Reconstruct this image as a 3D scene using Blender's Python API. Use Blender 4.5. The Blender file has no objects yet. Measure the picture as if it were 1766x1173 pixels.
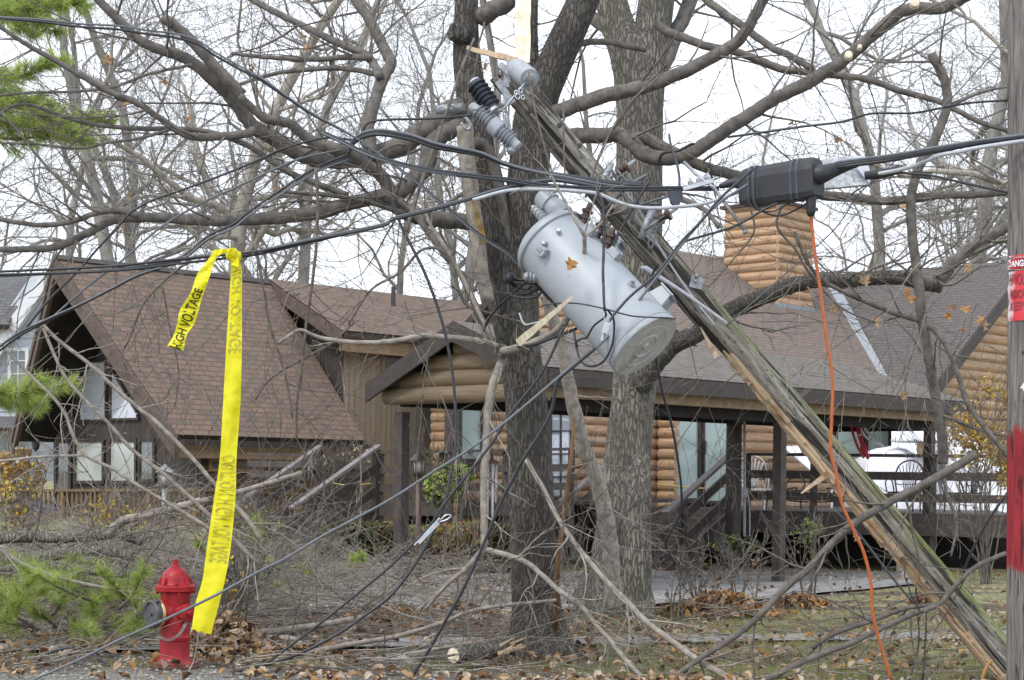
import bpy, math, random
from mathutils import Vector as V, Matrix, noise as mnoise

# ---------------------------------------------------------------- camera, sky, sun
F, CX, HY, EYE, ROLL = 2943.0, 883.0, 820.0, 1.45, 0.012
scn = bpy.context.scene
col = scn.collection
cd = bpy.data.cameras.new("camera")
cam = bpy.data.objects.new("camera", cd)
col.objects.link(cam)
cd.sensor_width = 36.0
cd.lens = 36.0 * F / 1766.0
cd.shift_y = (HY - 586.5) / 1766.0
cd.clip_end = 2000
cd.dof.use_dof = True
cd.dof.focus_distance = 12.6
cd.dof.aperture_fstop = 9.0
cam.location = (0, 0, EYE)
cam.rotation_euler = (Matrix.Rotation(math.radians(90), 4, 'X') @ Matrix.Rotation(ROLL, 4, 'Z')).to_euler()
scn.camera = cam
scn.view_settings.view_transform = 'Standard'
scn.view_settings.look = 'None'
scn.view_settings.gamma = 1
scn.view_settings.exposure = 0.65
scn.cycles.max_bounces = 6
scn.cycles.use_denoising = True

SUN_EL, SUN_AZ = math.radians(48), math.radians(-140)
w = bpy.data.worlds.new("World")
scn.world = w
w.use_nodes = True
nt = w.node_tree
bg = nt.nodes['Background']
sky = nt.nodes.new('ShaderNodeTexSky')
sky.sky_type = 'NISHITA'
sky.sun_disc = False
sky.sun_elevation = SUN_EL
sky.sun_rotation = SUN_AZ
sky.air_density = 1.5
sky.dust_density = 4.0
tc = nt.nodes.new('ShaderNodeTexCoord')
mp = nt.nodes.new('ShaderNodeMapping')
mp.inputs['Scale'].default_value = (1.6, 1.6, 4.0)
nz = nt.nodes.new('ShaderNodeTexNoise')
nz.inputs['Scale'].default_value = 2.2
nz.inputs['Detail'].default_value = 5
cr = nt.nodes.new('ShaderNodeValToRGB')
cr.color_ramp.elements[0].position = .3
cr.color_ramp.elements[0].color = (.86, .86, .86, 1)
cr.color_ramp.elements[1].position = .6
cr.color_ramp.elements[1].color = (.97, .97, .97, 1)
mx = nt.nodes.new('ShaderNodeMixRGB')
mx.inputs[2].default_value = (7.95, 8.5, 9.45, 1)
L_ = nt.links.new
L_(tc.outputs['Generated'], mp.inputs['Vector'])
L_(mp.outputs[0], nz.inputs['Vector'])
L_(nz.outputs['Fac'], cr.inputs[0])
L_(cr.outputs[0], mx.inputs[0])
L_(sky.outputs[0], mx.inputs[1])
L_(mx.outputs[0], bg.inputs['Color'])
bg.inputs['Strength'].default_value = 0.12

sd = bpy.data.lights.new("sun", 'SUN')
sd.energy = 1.1
sd.angle = math.radians(14)
sd.color = (1, .96, .9)
sun = bpy.data.objects.new("sun", sd)
col.objects.link(sun)
# light comes from behind-left of the camera, high
sdir = V((math.sin(SUN_AZ) * math.cos(SUN_EL), math.cos(SUN_AZ) * math.cos(SUN_EL), math.sin(SUN_EL)))
sun.rotation_euler = sdir.to_track_quat('Z', 'Y').to_euler()

# ---------------------------------------------------------------- helpers: projection
CR_, SR_ = math.cos(ROLL), math.sin(ROLL)


def ray(px, py):
    dx, dy = px - CX, py - HY
    return V(((dx * CR_ + dy * SR_) / F, 1.0, -(-dx * SR_ + dy * CR_) / F))


def at(px, py, Y):
    d = ray(px, py)
    return V((d.x * Y, Y, EYE + d.z * Y))


def gz(x, y):
    def ss(t):
        t = max(0, min(1, t))
        return t * t * (3 - 2 * t)
    return .5 * ss((y - 20.5) / 9) * ss((1.0 - x) / 4) + .03 * mnoise.noise(V((x * .5, y * .5, 0)))


def onground(px, py):
    d = ray(px, py)
    Y = 4.0
    z = 0
    for _ in range(12):
        Y = (EYE - z) / max(1e-4, -d.z)
        z = gz(d.x * Y, Y)
    return V((d.x * Y, Y, gz(d.x * Y, Y)))


O3 = V((.378, 19.5, 0))
A3 = V((.676, .737, 0)).normalized()
B3 = V((-.737, .676, 0)).normalized()
Z3 = V((0, 0, 1))


def HP(u, v, z):
    return O3 + A3 * u + B3 * v + Z3 * z


def onplane(px, py, p, n):
    d = ray(px, py)
    c = V((0, 0, EYE))
    t = (p - c).dot(n) / d.dot(n)
    return c + d * t


def onU(px, py, U):
    return onplane(px, py, HP(U, 0, 0), A3)


def onV(px, py, W):
    return onplane(px, py, HP(0, W, 0), B3)


def px2m(p, Y):
    return p * Y / F


# ---------------------------------------------------------------- helpers: mesh
class MB:
    def __init__(s):
        s.v, s.f, s.m, s.uv = [], [], [], {}

    def vert(s, p):
        s.v.append(tuple(p))
        return len(s.v) - 1

    def face(s, idx, mi=0, uv=None):
        if uv:
            s.uv[len(s.f)] = uv
        s.f.append(tuple(idx))
        s.m.append(mi)

    def poly(s, pts, mi=0, uv=None):
        s.face([s.vert(p) for p in pts], mi, uv)

    def obox(s, o, x, y, z, mi=0):
        o, x, y, z = V(o), V(x), V(y), V(z)
        if x.cross(y).dot(z) < 0:
            x, y = y, x
        b = len(s.v)
        for c in (o, o + x, o + x + y, o + y, o + z, o + x + z, o + x + y + z, o + y + z):
            s.v.append(tuple(c))
        for q in ((0, 3, 2, 1), (4, 5, 6, 7), (0, 1, 5, 4), (1, 2, 6, 5), (2, 3, 7, 6), (3, 0, 4, 7)):
            s.face([b + i for i in q], mi)

    def beam(s, p, q, wid, hei, up=Z3, mi=0):
        p, q = V(p), V(q)
        d = (q - p)
        sd_ = d.cross(up)
        if sd_.length < 1e-6:
            sd_ = d.cross(V((1, 0, 0)))
        sd_.normalize()
        u = sd_.cross(d).normalized()
        s.obox(p - sd_ * wid / 2 - u * hei / 2, sd_ * wid, d, u * hei, mi)

    def prism(s, pts, ex, mi=0):
        pts = [V(p) for p in pts]
        ex = V(ex)
        n = V((0, 0, 0))
        for i in range(len(pts)):
            n += pts[i].cross(pts[(i + 1) % len(pts)])
        if n.dot(ex) > 0:
            pts = pts[::-1]
        a = [s.vert(p) for p in pts]
        b = [s.vert(p + ex) for p in pts]
        s.face(a, mi)
        s.face(b[::-1], mi)
        k = len(pts)
        for i in range(k):
            j = (i + 1) % k
            s.face((a[j], a[i], b[i], b[j]), mi)

    def tube(s, pts, rad, n=6, mi=0, jit=0, rng=None, cap=True):
        k = len(pts)
        if not hasattr(rad, '__len__'):
            rad = [rad] * k
        d0 = (pts[1] - pts[0])
        if d0.length < 1e-9:
            return
        d0 = d0.normalized()
        ref = V((0, 0, 1)) if abs(d0.z) < .9 else V((1, 0, 0))
        u = d0.cross(ref).normalized()
        b0 = len(s.v)
        cs = [(math.cos(2 * math.pi * i / n), math.sin(2 * math.pi * i / n)) for i in range(n)]
        for i in range(k):
            if i == 0:
                d = d0
            elif i == k - 1:
                d = pts[i] - pts[i - 1]
            else:
                d = pts[i + 1] - pts[i - 1]
            if d.length < 1e-9:
                d = d0
            d = d.normalized()
            u = (u - d * u.dot(d))
            if u.length < 1e-6:
                u = d.orthogonal()
            u.normalize()
            w_ = d.cross(u)
            p = pts[i]
            for c, t in cs:
                r = rad[i]
                if jit:
                    r *= 1 + jit * (rng.random() - .5)
                s.v.append((p.x + (u.x * c + w_.x * t) * r, p.y + (u.y * c + w_.y * t) * r, p.z + (u.z * c + w_.z * t) * r))
        for i in range(k - 1):
            a = b0 + i * n
            for j in range(n):
                j2 = (j + 1) % n
                s.f.append((a + j, a + j2, a + n + j2, a + n + j))
                s.m.append(mi)
        if cap:
            s.f.append(tuple(range(b0 + n - 1, b0 - 1, -1)))
            s.m.append(mi)
            e = b0 + (k - 1) * n
            s.f.append(tuple(range(e, e + n)))
            s.m.append(mi)

    def lathe(s, o, ax, prof, n=24, mi=0):
        """prof: (radius, height along ax)"""
        o, ax = V(o), V(ax).normalized()
        u = ax.orthogonal().normalized()
        w_ = ax.cross(u)
        b0 = len(s.v)
        for r, h in prof:
            for i in range(n):
                t = 2 * math.pi * i / n
                s.v.append(tuple(o + ax * h + (u * math.cos(t) + w_ * math.sin(t)) * max(r, 1e-4)))
        for k in range(len(prof) - 1):
            a = b0 + k * n
            for j in range(n):
                j2 = (j + 1) % n
                s.face((a + j, a + j2, a + n + j2, a + n + j), mi)
        s.face(range(b0 + n - 1, b0 - 1, -1), mi)
        e = b0 + (len(prof) - 1) * n
        s.face(range(e, e + n), mi)

    def build(s, name, mats, parent=None, smooth=False, M=None, flat_angle=None):
        me = bpy.data.meshes.new(name)
        off = V((0, 0, 0))
        if parent is not None and M is None:
            off = parent.matrix_basis.translation
            pp = parent.parent
            while pp is not None:
                off = off + pp.matrix_basis.translation
                pp = pp.parent
        if off.length > 0:
            ox, oy, oz = off
            vv = [(a - ox, b - oy, c - oz) for a, b, c in s.v]
        else:
            vv = s.v
        me.from_pydata(vv, [], s.f)
        if not isinstance(mats, (list, tuple)):
            mats = [mats]
        for m in mats:
            me.materials.append(m)
        if len(mats) > 1:
            me.polygons.foreach_set('material_index', s.m)
        if s.uv:
            ul = me.uv_layers.new(name='UVMap')
            for fi, uvs in s.uv.items():
                ls = me.polygons[fi].loop_start
                for k, q in enumerate(uvs):
                    ul.data[ls + k].uv = q
        if smooth:
            me.polygons.foreach_set('use_smooth', [True] * len(me.polygons))
            if flat_angle:
                me.set_sharp_from_angle(angle=math.radians(flat_angle))
        me.update()
        o = bpy.data.objects.new(name, me)
        col.objects.link(o)
        if M is not None:
            o.matrix_basis = M
        if parent is not None:
            o.parent = parent
        return o


def tag(o, label=None, cat=None, group=None, kind=None):
    if label:
        o['label'] = label
    if cat:
        o['category'] = cat
    if group:
        o['group'] = group
    if kind:
        o['kind'] = kind
    return o


def thing(name, label, cat, loc=(0, 0, 0), group=None):
    o = bpy.data.objects.new(name, None)
    o.empty_display_size = .2
    o.location = loc
    o.matrix_basis = Matrix.Translation(V(loc))
    col.objects.link(o)
    return tag(o, label, cat, group)


def cr_spline(P, n=5):
    P = [V(p) for p in P]
    if len(P) < 3:
        return [P[0].lerp(P[-1], i / n) for i in range(n + 1)]
    Q = [P[0] * 2 - P[1]] + P + [P[-1] * 2 - P[-2]]
    out = []
    for i in range(1, len(Q) - 2):
        p0, p1, p2, p3 = Q[i - 1:i + 3]
        for k in range(n):
            t = k / n
            out.append(.5 * ((2 * p1) + (p2 - p0) * t + (2 * p0 - 5 * p1 + 4 * p2 - p3) * t * t + (3 * p1 - p0 - 3 * p2 + p3) * t ** 3))
    out.append(P[-1])
    return out


def pxpath(s):
    return [tuple(float(c) for c in t.split(',')) for t in s.split()]


# ---------------------------------------------------------------- materials
def mat(name):
    m = bpy.data.materials.new(name)
    m.use_nodes = True
    b = m.node_tree.nodes['Principled BSDF']
    return m, m.node_tree, b


def N(t, kind, **kw):
    n = t.nodes.new(kind)
    for k, v in kw.items():
        if k in n.inputs.keys():
            n.inputs[k].default_value = v
        else:
            setattr(n, k, v)
    return n


def ramp(t, fac, stops):
    r = t.nodes.new('ShaderNodeValToRGB')
    e = r.color_ramp.elements
    while len(e) < len(stops):
        e.new(.5)
    for i, (p, c) in enumerate(stops):
        e[i].position = p
        e[i].color = (*c, 1)
    t.links.new(fac, r.inputs[0])
    return r.outputs[0]


def coords(t, scale=(1, 1, 1), kind='Object'):
    c = t.nodes.new('ShaderNodeTexCoord')
    m_ = t.nodes.new('ShaderNodeMapping')
    m_.inputs['Scale'].default_value = scale
    t.links.new(c.outputs[kind], m_.inputs['Vector'])
    return m_.outputs[0]


def bump(t, b, h, strength=.5, dist=.02):
    n = N(t, 'ShaderNodeBump')
    n.inputs['Strength'].default_value = strength
    n.inputs['Distance'].default_value = dist
    t.links.new(h, n.inputs['Height'])
    t.links.new(n.outputs[0], b.inputs['Normal'])


def mixc(t, fac, a, b_):
    m_ = t.nodes.new('ShaderNodeMixRGB')
    for i, x in ((0, fac), (1, a), (2, b_)):
        if hasattr(x, 'is_linked') or hasattr(x, 'node'):
            t.links.new(x, m_.inputs[i])
        elif isinstance(x, (int, float)):
            m_.inputs[i].default_value = x
        else:
            m_.inputs[i].default_value = (*x, 1)
    return m_.outputs[0]


def noisy(name, c1, c2, scale=(8, 8, 8), rough=.7, bstr=.3, bdist=.01, detail=5, metallic=0, spec=.4, lo=.35, hi=.65, c3=None, c3scale=1.5, c3lo=.5, c3hi=.62, coat=0):
    m, t, b = mat(name)
    n = N(t, 'ShaderNodeTexNoise', Scale=1.0, Detail=detail)
    n.inputs['Roughness'].default_value = .65
    t.links.new(coords(t, scale), n.inputs['Vector'])
    c = ramp(t, n.outputs['Fac'], [(lo, c1), (hi, c2)])
    if c3:
        n2 = N(t, 'ShaderNodeTexNoise', Scale=c3scale, Detail=4.0)
        t.links.new(coords(t), n2.inputs['Vector'])
        f = ramp(t, n2.outputs['Fac'], [(c3lo, (0, 0, 0)), (c3hi, (1, 1, 1))])
        c = mixc(t, f, c, c3)
    t.links.new(c, b.inputs['Base Color'])
    b.inputs['Roughness'].default_value = rough
    b.inputs['Metallic'].default_value = metallic
    b.inputs['Specular IOR Level'].default_value = spec
    if coat:
        b.inputs['Coat Weight'].default_value = coat
    if bstr:
        bump(t, b, n.outputs['Fac'], bstr, bdist)
    return m


def bark(name, c1, c2, furrow=22, zs=2.2, moss=None, bd=.02):
    m, t, b = mat(name)
    vec = coords(t, (furrow, furrow, zs))
    n0 = N(t, 'ShaderNodeTexNoise', Scale=1.2, Detail=3.0)
    t.links.new(vec, n0.inputs['Vector'])
    vv = t.nodes.new('ShaderNodeVectorMath')
    vv.operation = 'MULTIPLY_ADD'
    vv.inputs[1].default_value = (1.5, 1.5, 1.5)
    t.links.new(n0.outputs['Color'], vv.inputs[0])
    t.links.new(vec, vv.inputs[2])
    vo = N(t, 'ShaderNodeTexVoronoi', Scale=1.0)
    vo.feature = 'DISTANCE_TO_EDGE'
    t.links.new(vv.outputs[0], vo.inputs['Vector'])
    h = ramp(t, vo.outputs['Distance'], [(0, (0, 0, 0)), (.2, (1, 1, 1))])
    n1 = N(t, 'ShaderNodeTexNoise', Scale=3.0, Detail=6.0)
    t.links.new(coords(t, (1, 1, .5)), n1.inputs['Vector'])
    base = ramp(t, n1.outputs['Fac'], [(.35, c1), (.65, c2)])
    c = mixc(t, h, tuple(x * .55 for x in c1), base)
    if moss:
        n2 = N(t, 'ShaderNodeTexNoise', Scale=1.3, Detail=5.0)
        t.links.new(coords(t), n2.inputs['Vector'])
        c = mixc(t, ramp(t, n2.outputs['Fac'], [(.5, (0, 0, 0)), (.75, (.45, .45, .45))]), c, moss)
    t.links.new(c, b.inputs['Base Color'])
    b.inputs['Roughness'].default_value = .9
    b.inputs['Specular IOR Level'].default_value = .2
    bump(t, b, h, .75, bd)
    return m


def shingles(name, c1, c2, c3, bw=.30, rh=.125):
    m, t, b = mat(name)
    c = t.nodes.new('ShaderNodeTexCoord')
    br = N(t, 'ShaderNodeTexBrick')
    br.inputs['Scale'].default_value = 1
    br.inputs['Mortar Size'].default_value = .013
    br.inputs['Mortar Smooth'].default_value = .2
    br.inputs['Brick Width'].default_value = bw
    br.inputs['Row Height'].default_value = rh
    br.inputs['Color1'].default_value = (*c1, 1)
    br.inputs['Color2'].default_value = (*c2, 1)
    br.inputs['Mortar'].default_value = (*[x * .35 for x in c1], 1)
    br.offset = .43
    t.links.new(c.outputs['UV'], br.inputs['Vector'])
    # second random layer of tab tones
    br2 = N(t, 'ShaderNodeTexBrick')
    br2.inputs['Scale'].default_value = 1
    br2.inputs['Mortar Size'].default_value = 0
    br2.inputs['Brick Width'].default_value = bw * .47
    br2.inputs['Row Height'].default_value = rh
    br2.inputs['Color1'].default_value = (0, 0, 0, 1)
    br2.inputs['Color2'].default_value = (1, 1, 1, 1)
    br2.offset = .31
    t.links.new(c.outputs['UV'], br2.inputs['Vector'])
    f = ramp(t, br2.outputs['Color'], [(.5, (0, 0, 0)), (.8, (.7, .7, .7))])
    cc = mixc(t, f, br.outputs['Color'], c3)
    n1 = N(t, 'ShaderNodeTexNoise', Scale=.9, Detail=4.0)
    t.links.new(c.outputs['UV'], n1.inputs['Vector'])
    cc = mixc(t, ramp(t, n1.outputs['Fac'], [(.4, (0, 0, 0)), (.75, (.45, .45, .45))]), cc, tuple(x * .7 + .02 for x in c2))
    n2 = N(t, 'ShaderNodeTexNoise', Scale=60.0, Detail=2.0)
    t.links.new(c.outputs['UV'], n2.inputs['Vector'])
    cc = mixc(t, ramp(t, n2.outputs['Fac'], [(.3, (0, 0, 0)), (.8, (.4, .4, .4))]), cc, (.3, .28, .26))
    t.links.new(cc, b.inputs['Base Color'])
    b.inputs['Roughness'].default_value = .9
    b.inputs['Specular IOR Level'].default_value = .2
    # saw-tooth height per course
    sep = t.nodes.new('ShaderNodeSeparateXYZ')
    t.links.new(c.outputs['UV'], sep.inputs[0])
    dv = t.nodes.new('ShaderNodeMath'); dv.operation = 'DIVIDE'; dv.inputs[1].default_value = rh
    t.links.new(sep.outputs[1], dv.inputs[0])
    fr = t.nodes.new('ShaderNodeMath'); fr.operation = 'FRACT'
    t.links.new(dv.outputs[0], fr.inputs[0])
    inv = t.nodes.new('ShaderNodeMath'); inv.operation = 'SUBTRACT'; inv.inputs[0].default_value = 1
    t.links.new(fr.outputs[0], inv.inputs[1])
    ad = t.nodes.new('ShaderNodeMath'); ad.operation = 'MULTIPLY_ADD'; ad.inputs[1].default_value = .4
    t.links.new(br2.outputs['Color'], ad.inputs[0])
    t.links.new(inv.outputs[0], ad.inputs[2])
    bump(t, b, ad.outputs[0], .9, .02)
    return m


def plain(name, c, rough=.5, metallic=0, spec=.5, var=.12, scale=6, bstr=.05):
    return noisy(name, tuple(x * (1 - var) for x in c), tuple(min(1, x * (1 + var)) for x in c), (scale,) * 3, rough, bstr, .004, 4, metallic, spec)


def siding(name, c1, c2, sp=.14, axis='u', dark=.35):
    """vertical boards: stripes along UV.x"""
    m, t, b = mat(name)
    c = t.nodes.new('ShaderNodeTexCoord')
    br = N(t, 'ShaderNodeTexBrick')
    br.inputs['Scale'].default_value = 1
    br.inputs['Mortar Size'].default_value = .008
    br.inputs['Brick Width'].default_value = sp
    br.inputs['Row Height'].default_value = 40
    br.offset = 0
    br.inputs['Color1'].default_value = (*c1, 1)
    br.inputs['Color2'].default_value = (*c2, 1)
    br.inputs['Mortar'].default_value = (*[x * dark for x in c1], 1)
    t.links.new(c.outputs['UV'], br.inputs['Vector'])
    n1 = N(t, 'ShaderNodeTexNoise', Scale=1.0, Detail=6.0)
    m_ = t.nodes.new('ShaderNodeMapping'); m_.inputs['Scale'].default_value = (30, 1.2, 1)
    t.links.new(c.outputs['UV'], m_.inputs[0]); t.links.new(m_.outputs[0], n1.inputs['Vector'])
    cc = mixc(t, ramp(t, n1.outputs['Fac'], [(.35, (0, 0, 0)), (.7, (.7, .7, .7))]), br.outputs['Color'], tuple(x * .6 for x in c2))
    t.links.new(cc, b.inputs['Base Color'])
    b.inputs['Roughness'].default_value = .8
    bump(t, b, br.outputs['Fac'], -.8, .02)
    return m


def glass(name, c, rough=.04, spec=.8):
    m, t, b = mat(name)
    n = N(t, 'ShaderNodeTexNoise', Scale=1.4, Detail=2.0)
    t.links.new(coords(t), n.inputs['Vector'])
    t.links.new(ramp(t, n.outputs['Fac'], [(.3, tuple(x * .8 for x in c)), (.7, c)]), b.inputs['Base Color'])
    b.inputs['Roughness'].default_value = rough
    b.inputs['Specular IOR Level'].default_value = spec
    b.inputs['IOR'].default_value = 1.55
    bump(t, b, n.outputs['Fac'], .05, .02)
    return m


def leafmat(name, c1, c2, tr=.3, rough=.6):
    m, t, b = mat(name)
    n = N(t, 'ShaderNodeTexNoise', Scale=9.0, Detail=3.0)
    t.links.new(coords(t), n.inputs['Vector'])
    c = ramp(t, n.outputs['Fac'], [(.35, c1), (.65, c2)])
    t.links.new(c, b.inputs['Base Color'])
    b.inputs['Roughness'].default_value = rough
    b.inputs['Specular IOR Level'].default_value = .25
    if tr:
        out = t.nodes['Material Output']
        tl = t.nodes.new('ShaderNodeBsdfTranslucent')
        t.links.new(c, tl.inputs['Color'])
        ms = t.nodes.new('ShaderNodeMixShader')
        ms.inputs[0].default_value = tr
        t.links.new(b.outputs[0], ms.inputs[1])
        t.links.new(tl.outputs[0], ms.inputs[2])
        t.links.new(ms.outputs[0], out.inputs['Surface'])
    return m


def oldpole():
    m, t, b = mat('old_pole_wood')
    n1 = N(t, 'ShaderNodeTexNoise', Scale=1.0, Detail=8.0); t.links.new(coords(t, (46, 46, 4.5)), n1.inputs['Vector'])
    n1.inputs['Roughness'].default_value = .7
    n2 = N(t, 'ShaderNodeTexNoise', Scale=1.0, Detail=3.0); t.links.new(coords(t, (22, 22, 1.3)), n2.inputs['Vector'])
    n3 = N(t, 'ShaderNodeTexNoise', Scale=2.6, Detail=6.0); t.links.new(coords(t), n3.inputs['Vector'])
    n4 = N(t, 'ShaderNodeTexVoronoi', Scale=1.0); t.links.new(coords(t, (30, 30, 14)), n4.inputs['Vector'])
    c = ramp(t, n1.outputs['Fac'], [(.33, (.045, .041, .036)), (.46, (.165, .152, .132)), (.62, (.36, .34, .30))])
    c = mixc(t, ramp(t, n3.outputs['Fac'], [(.42, (0, 0, 0)), (.66, (.65, .65, .65))]), c, (.22, .185, .145))
    crack = ramp(t, n2.outputs['Fac'], [(.41, (1, 1, 1)), (.45, (0, 0, 0))])
    pit = ramp(t, n4.outputs['Distance'], [(.12, (.85, .85, .85)), (.26, (0, 0, 0))])
    sp = t.nodes.new('ShaderNodeSeparateXYZ'); t.links.new(coords(t), sp.inputs[0])
    a = t.nodes.new('ShaderNodeMath'); a.operation = 'MULTIPLY_ADD'; a.inputs[1].default_value = .16
    t.links.new(n3.outputs['Fac'], a.inputs[0]); t.links.new(sp.outputs[0], a.inputs[2])
    r1 = t.nodes.new('ShaderNodeMapRange'); r1.inputs['From Min'].default_value = .10; r1.inputs['From Max'].default_value = .21
    t.links.new(a.outputs[0], r1.inputs['Value'])
    r2 = t.nodes.new('ShaderNodeMapRange'); r2.inputs['From Min'].default_value = 5.0; r2.inputs['From Max'].default_value = 1.2
    r2.inputs['To Min'].default_value = .12; r2.inputs['To Max'].default_value = .9
    t.links.new(sp.outputs[2], r2.inputs['Value'])
    mu = t.nodes.new('ShaderNodeMath'); mu.operation = 'MULTIPLY'; t.links.new(r1.outputs[0], mu.inputs[0]); t.links.new(r2.outputs[0], mu.inputs[1])
    mossc = ramp(t, n1.outputs['Fac'], [(.35, (.05, .065, .015)), (.6, (.25, .29, .085))])
    c = mixc(t, mu.outputs[0], c, mossc)
    c = mixc(t, crack, c, (.045, .04, .035))
    c = mixc(t, pit, c, (.06, .053, .046))
    t.links.new(c, b.inputs['Base Color'])
    b.inputs['Roughness'].default_value = .92
    b.inputs['Specular IOR Level'].default_value = .2
    h = t.nodes.new('ShaderNodeMath'); h.operation = 'SUBTRACT'
    t.links.new(n1.outputs['Fac'], h.inputs[0]); t.links.new(crack, h.inputs[1])
    bump(t, b, h.outputs[0], .9, .012)
    return m


def logmat(name, c1, c2):
    m, t, b = mat(name)
    n1 = N(t, 'ShaderNodeTexNoise', Scale=1.0, Detail=7.0); t.links.new(coords(t, (2.2, 2.2, 34)), n1.inputs['Vector'])
    n2 = N(t, 'ShaderNodeTexNoise', Scale=1.0, Detail=3.0); t.links.new(coords(t, (.5, .5, 5.2)), n2.inputs['Vector'])
    n3 = N(t, 'ShaderNodeTexVoronoi', Scale=1.0); t.links.new(coords(t, (2.4, 2.4, 5.2)), n3.inputs['Vector'])
    c = ramp(t, n1.outputs['Fac'], [(.3, tuple(x * .8 for x in c1)), (.5, c1), (.68, c2)])
    c = mixc(t, ramp(t, n2.outputs['Fac'], [(.38, (0, 0, 0)), (.62, (.6, .6, .6))]), c, tuple(x * .68 for x in c1))
    c = mixc(t, ramp(t, n3.outputs['Distance'], [(.06, (.75, .75, .75)), (.13, (0, 0, 0))]), c, tuple(x * .35 for x in c1))
    t.links.new(c, b.inputs['Base Color'])
    b.inputs['Roughness'].default_value = .6
    bump(t, b, n1.outputs['Fac'], .35, .01)
    return m


def greypole(t):
    n1 = N(t, 'ShaderNodeTexNoise', Scale=1.0, Detail=8.0); t.links.new(coords(t, (55, 55, 2.4)), n1.inputs['Vector'])
    n1.inputs['Roughness'].default_value = .7
    n2 = N(t, 'ShaderNodeTexNoise', Scale=1.0, Detail=4.0); t.links.new(coords(t, (34, 34, 3.2)), n2.inputs['Vector'])
    c = ramp(t, n1.outputs['Fac'], [(.32, (.04, .036, .034)), (.46, (.12, .108, .10)), (.62, (.24, .222, .205))])
    crack = ramp(t, n2.outputs['Fac'], [(.34, (1, 1, 1)), (.38, (0, 0, 0))])
    return c, crack, n1


def hydrantpaint():
    m, t, b = mat('worn_red_paint')
    n1 = N(t, 'ShaderNodeTexNoise', Scale=9.0, Detail=6.0); t.links.new(coords(t), n1.inputs['Vector'])
    n2 = N(t, 'ShaderNodeTexNoise', Scale=26.0, Detail=6.0); t.links.new(coords(t), n2.inputs['Vector'])
    n3 = N(t, 'ShaderNodeTexNoise', Scale=120.0, Detail=3.0); t.links.new(coords(t), n3.inputs['Vector'])
    c = ramp(t, n1.outputs['Fac'], [(.3, (.22, .006, .012)), (.55, (.35, .012, .02)), (.75, (.43, .03, .035))])
    chip = ramp(t, n2.outputs['Fac'], [(.66, (0, 0, 0)), (.69, (1, 1, 1))])
    c = mixc(t, chip, c, (.10, .03, .022))
    sp = t.nodes.new('ShaderNodeSeparateXYZ'); t.links.new(coords(t), sp.inputs[0])
    a = t.nodes.new('ShaderNodeMath'); a.operation = 'MULTIPLY_ADD'; a.inputs[1].default_value = -.16
    t.links.new(n2.outputs['Fac'], a.inputs[0]); t.links.new(sp.outputs[2], a.inputs[2])
    mr = t.nodes.new('ShaderNodeMapRange'); mr.inputs['From Min'].default_value = .02; mr.inputs['From Max'].default_value = -.06
    t.links.new(a.outputs[0], mr.inputs['Value'])
    c = mixc(t, mr.outputs[0], c, (.10, .07, .05))
    t.links.new(c, b.inputs['Base Color'])
    t.links.new(ramp(t, n1.outputs['Fac'], [(.3, (.28, .28, .28)), (.7, (.5, .5, .5))]), b.inputs['Roughness'])
    b.inputs['Specular IOR Level'].default_value = .4
    bump(t, b, n3.outputs['Fac'], .35, .004)
    return m


M = {}
M['bark_dark'] = bark('bark_dark', (.085, .077, .069), (.17, .155, .138), 40, 8, (.13, .13, .10), .014)
M['bark_light'] = bark('bark_light', (.15, .136, .115), (.285, .265, .225), 32, 6.0, (.2, .2, .14), .022)
M['limb'] = noisy('limb_bark', (.085, .076, .068), (.185, .166, .147), (14, 14, 14), .85, .5, .008, 6, 0, .25)
M['twig'] = noisy('twig_bark', (.095, .082, .071), (.21, .185, .158), (20, 20, 20), .85, .3, .003, 4, 0, .25)
M['pale_twig'] = noisy('pale_twig_bark', (.20, .178, .15), (.40, .36, .31), (16, 16, 16), .85, .4, .004, 5, 0, .25)
M['bg_bark'] = noisy('hazy_far_bark', (.17, .16, .148), (.35, .33, .305), (3, 3, 1.2), .9, .6, .03, 6, 0, .2)  # lightened bark, distance haze is put into the colour
M['bg_twig'] = noisy('hazy_far_twig', (.22, .205, .188), (.38, .355, .325), (5, 5, 5), .9, 0, .01, 3, 0, .2)  # twigs lightened for haze like the far bark
M['bg_pale'] = noisy('bare_heartwood', (.22, .195, .165), (.42, .385, .33), (4, 4, 1.0), .9, .8, .04, 6, 0, .2)
M['freshwood'] = noisy('splintered_wood', (.40, .285, .18), (.62, .48, .33), (26, 26, 1.6), .8, .9, .012, 6, 0, .3, c3=(.26, .15, .08), c3scale=3, c3lo=.56, c3hi=.66)
M['palewood'] = noisy('fresh_pale_wood', (.66, .55, .38), (.85, .78, .62), (30, 30, 3), .75, .5, .004, 5)
M['poleold'] = oldpole()
M['polegrey'] = bark('standing_pole_wood', (.16, .14, .125), (.36, .33, .30), 52, 1.3, None, .012)
M['black'] = plain('black_rubber', (.022, .023, .027), .5, 0, .5)
M['cable'] = plain('black_cable', (.028, .03, .036), .42, 0, .5, .2, 30)
M['gcable'] = plain('grey_cable', (.12, .13, .145), .45, 0, .5, .15, 20)
M['lcable'] = plain('light_grey_cable', (.42, .44, .47), .4, 0, .5, .12, 20)
M['alu'] = plain('aluminium', (.5, .52, .55), .35, .8, .5, .2, 25)
M['galv'] = plain('galvanised_steel', (.33, .35, .37), .5, .5, .5, .3, 30, .15)
M['tank'] = noisy('grey_tank_paint', (.325, .355, .385), (.385, .415, .445), (2.5, 2.5, 2.5), .42, .04, .003, 5, 0, .5, c3=(.30, .33, .36), c3scale=3.2, c3lo=.56, c3hi=.8)
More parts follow.
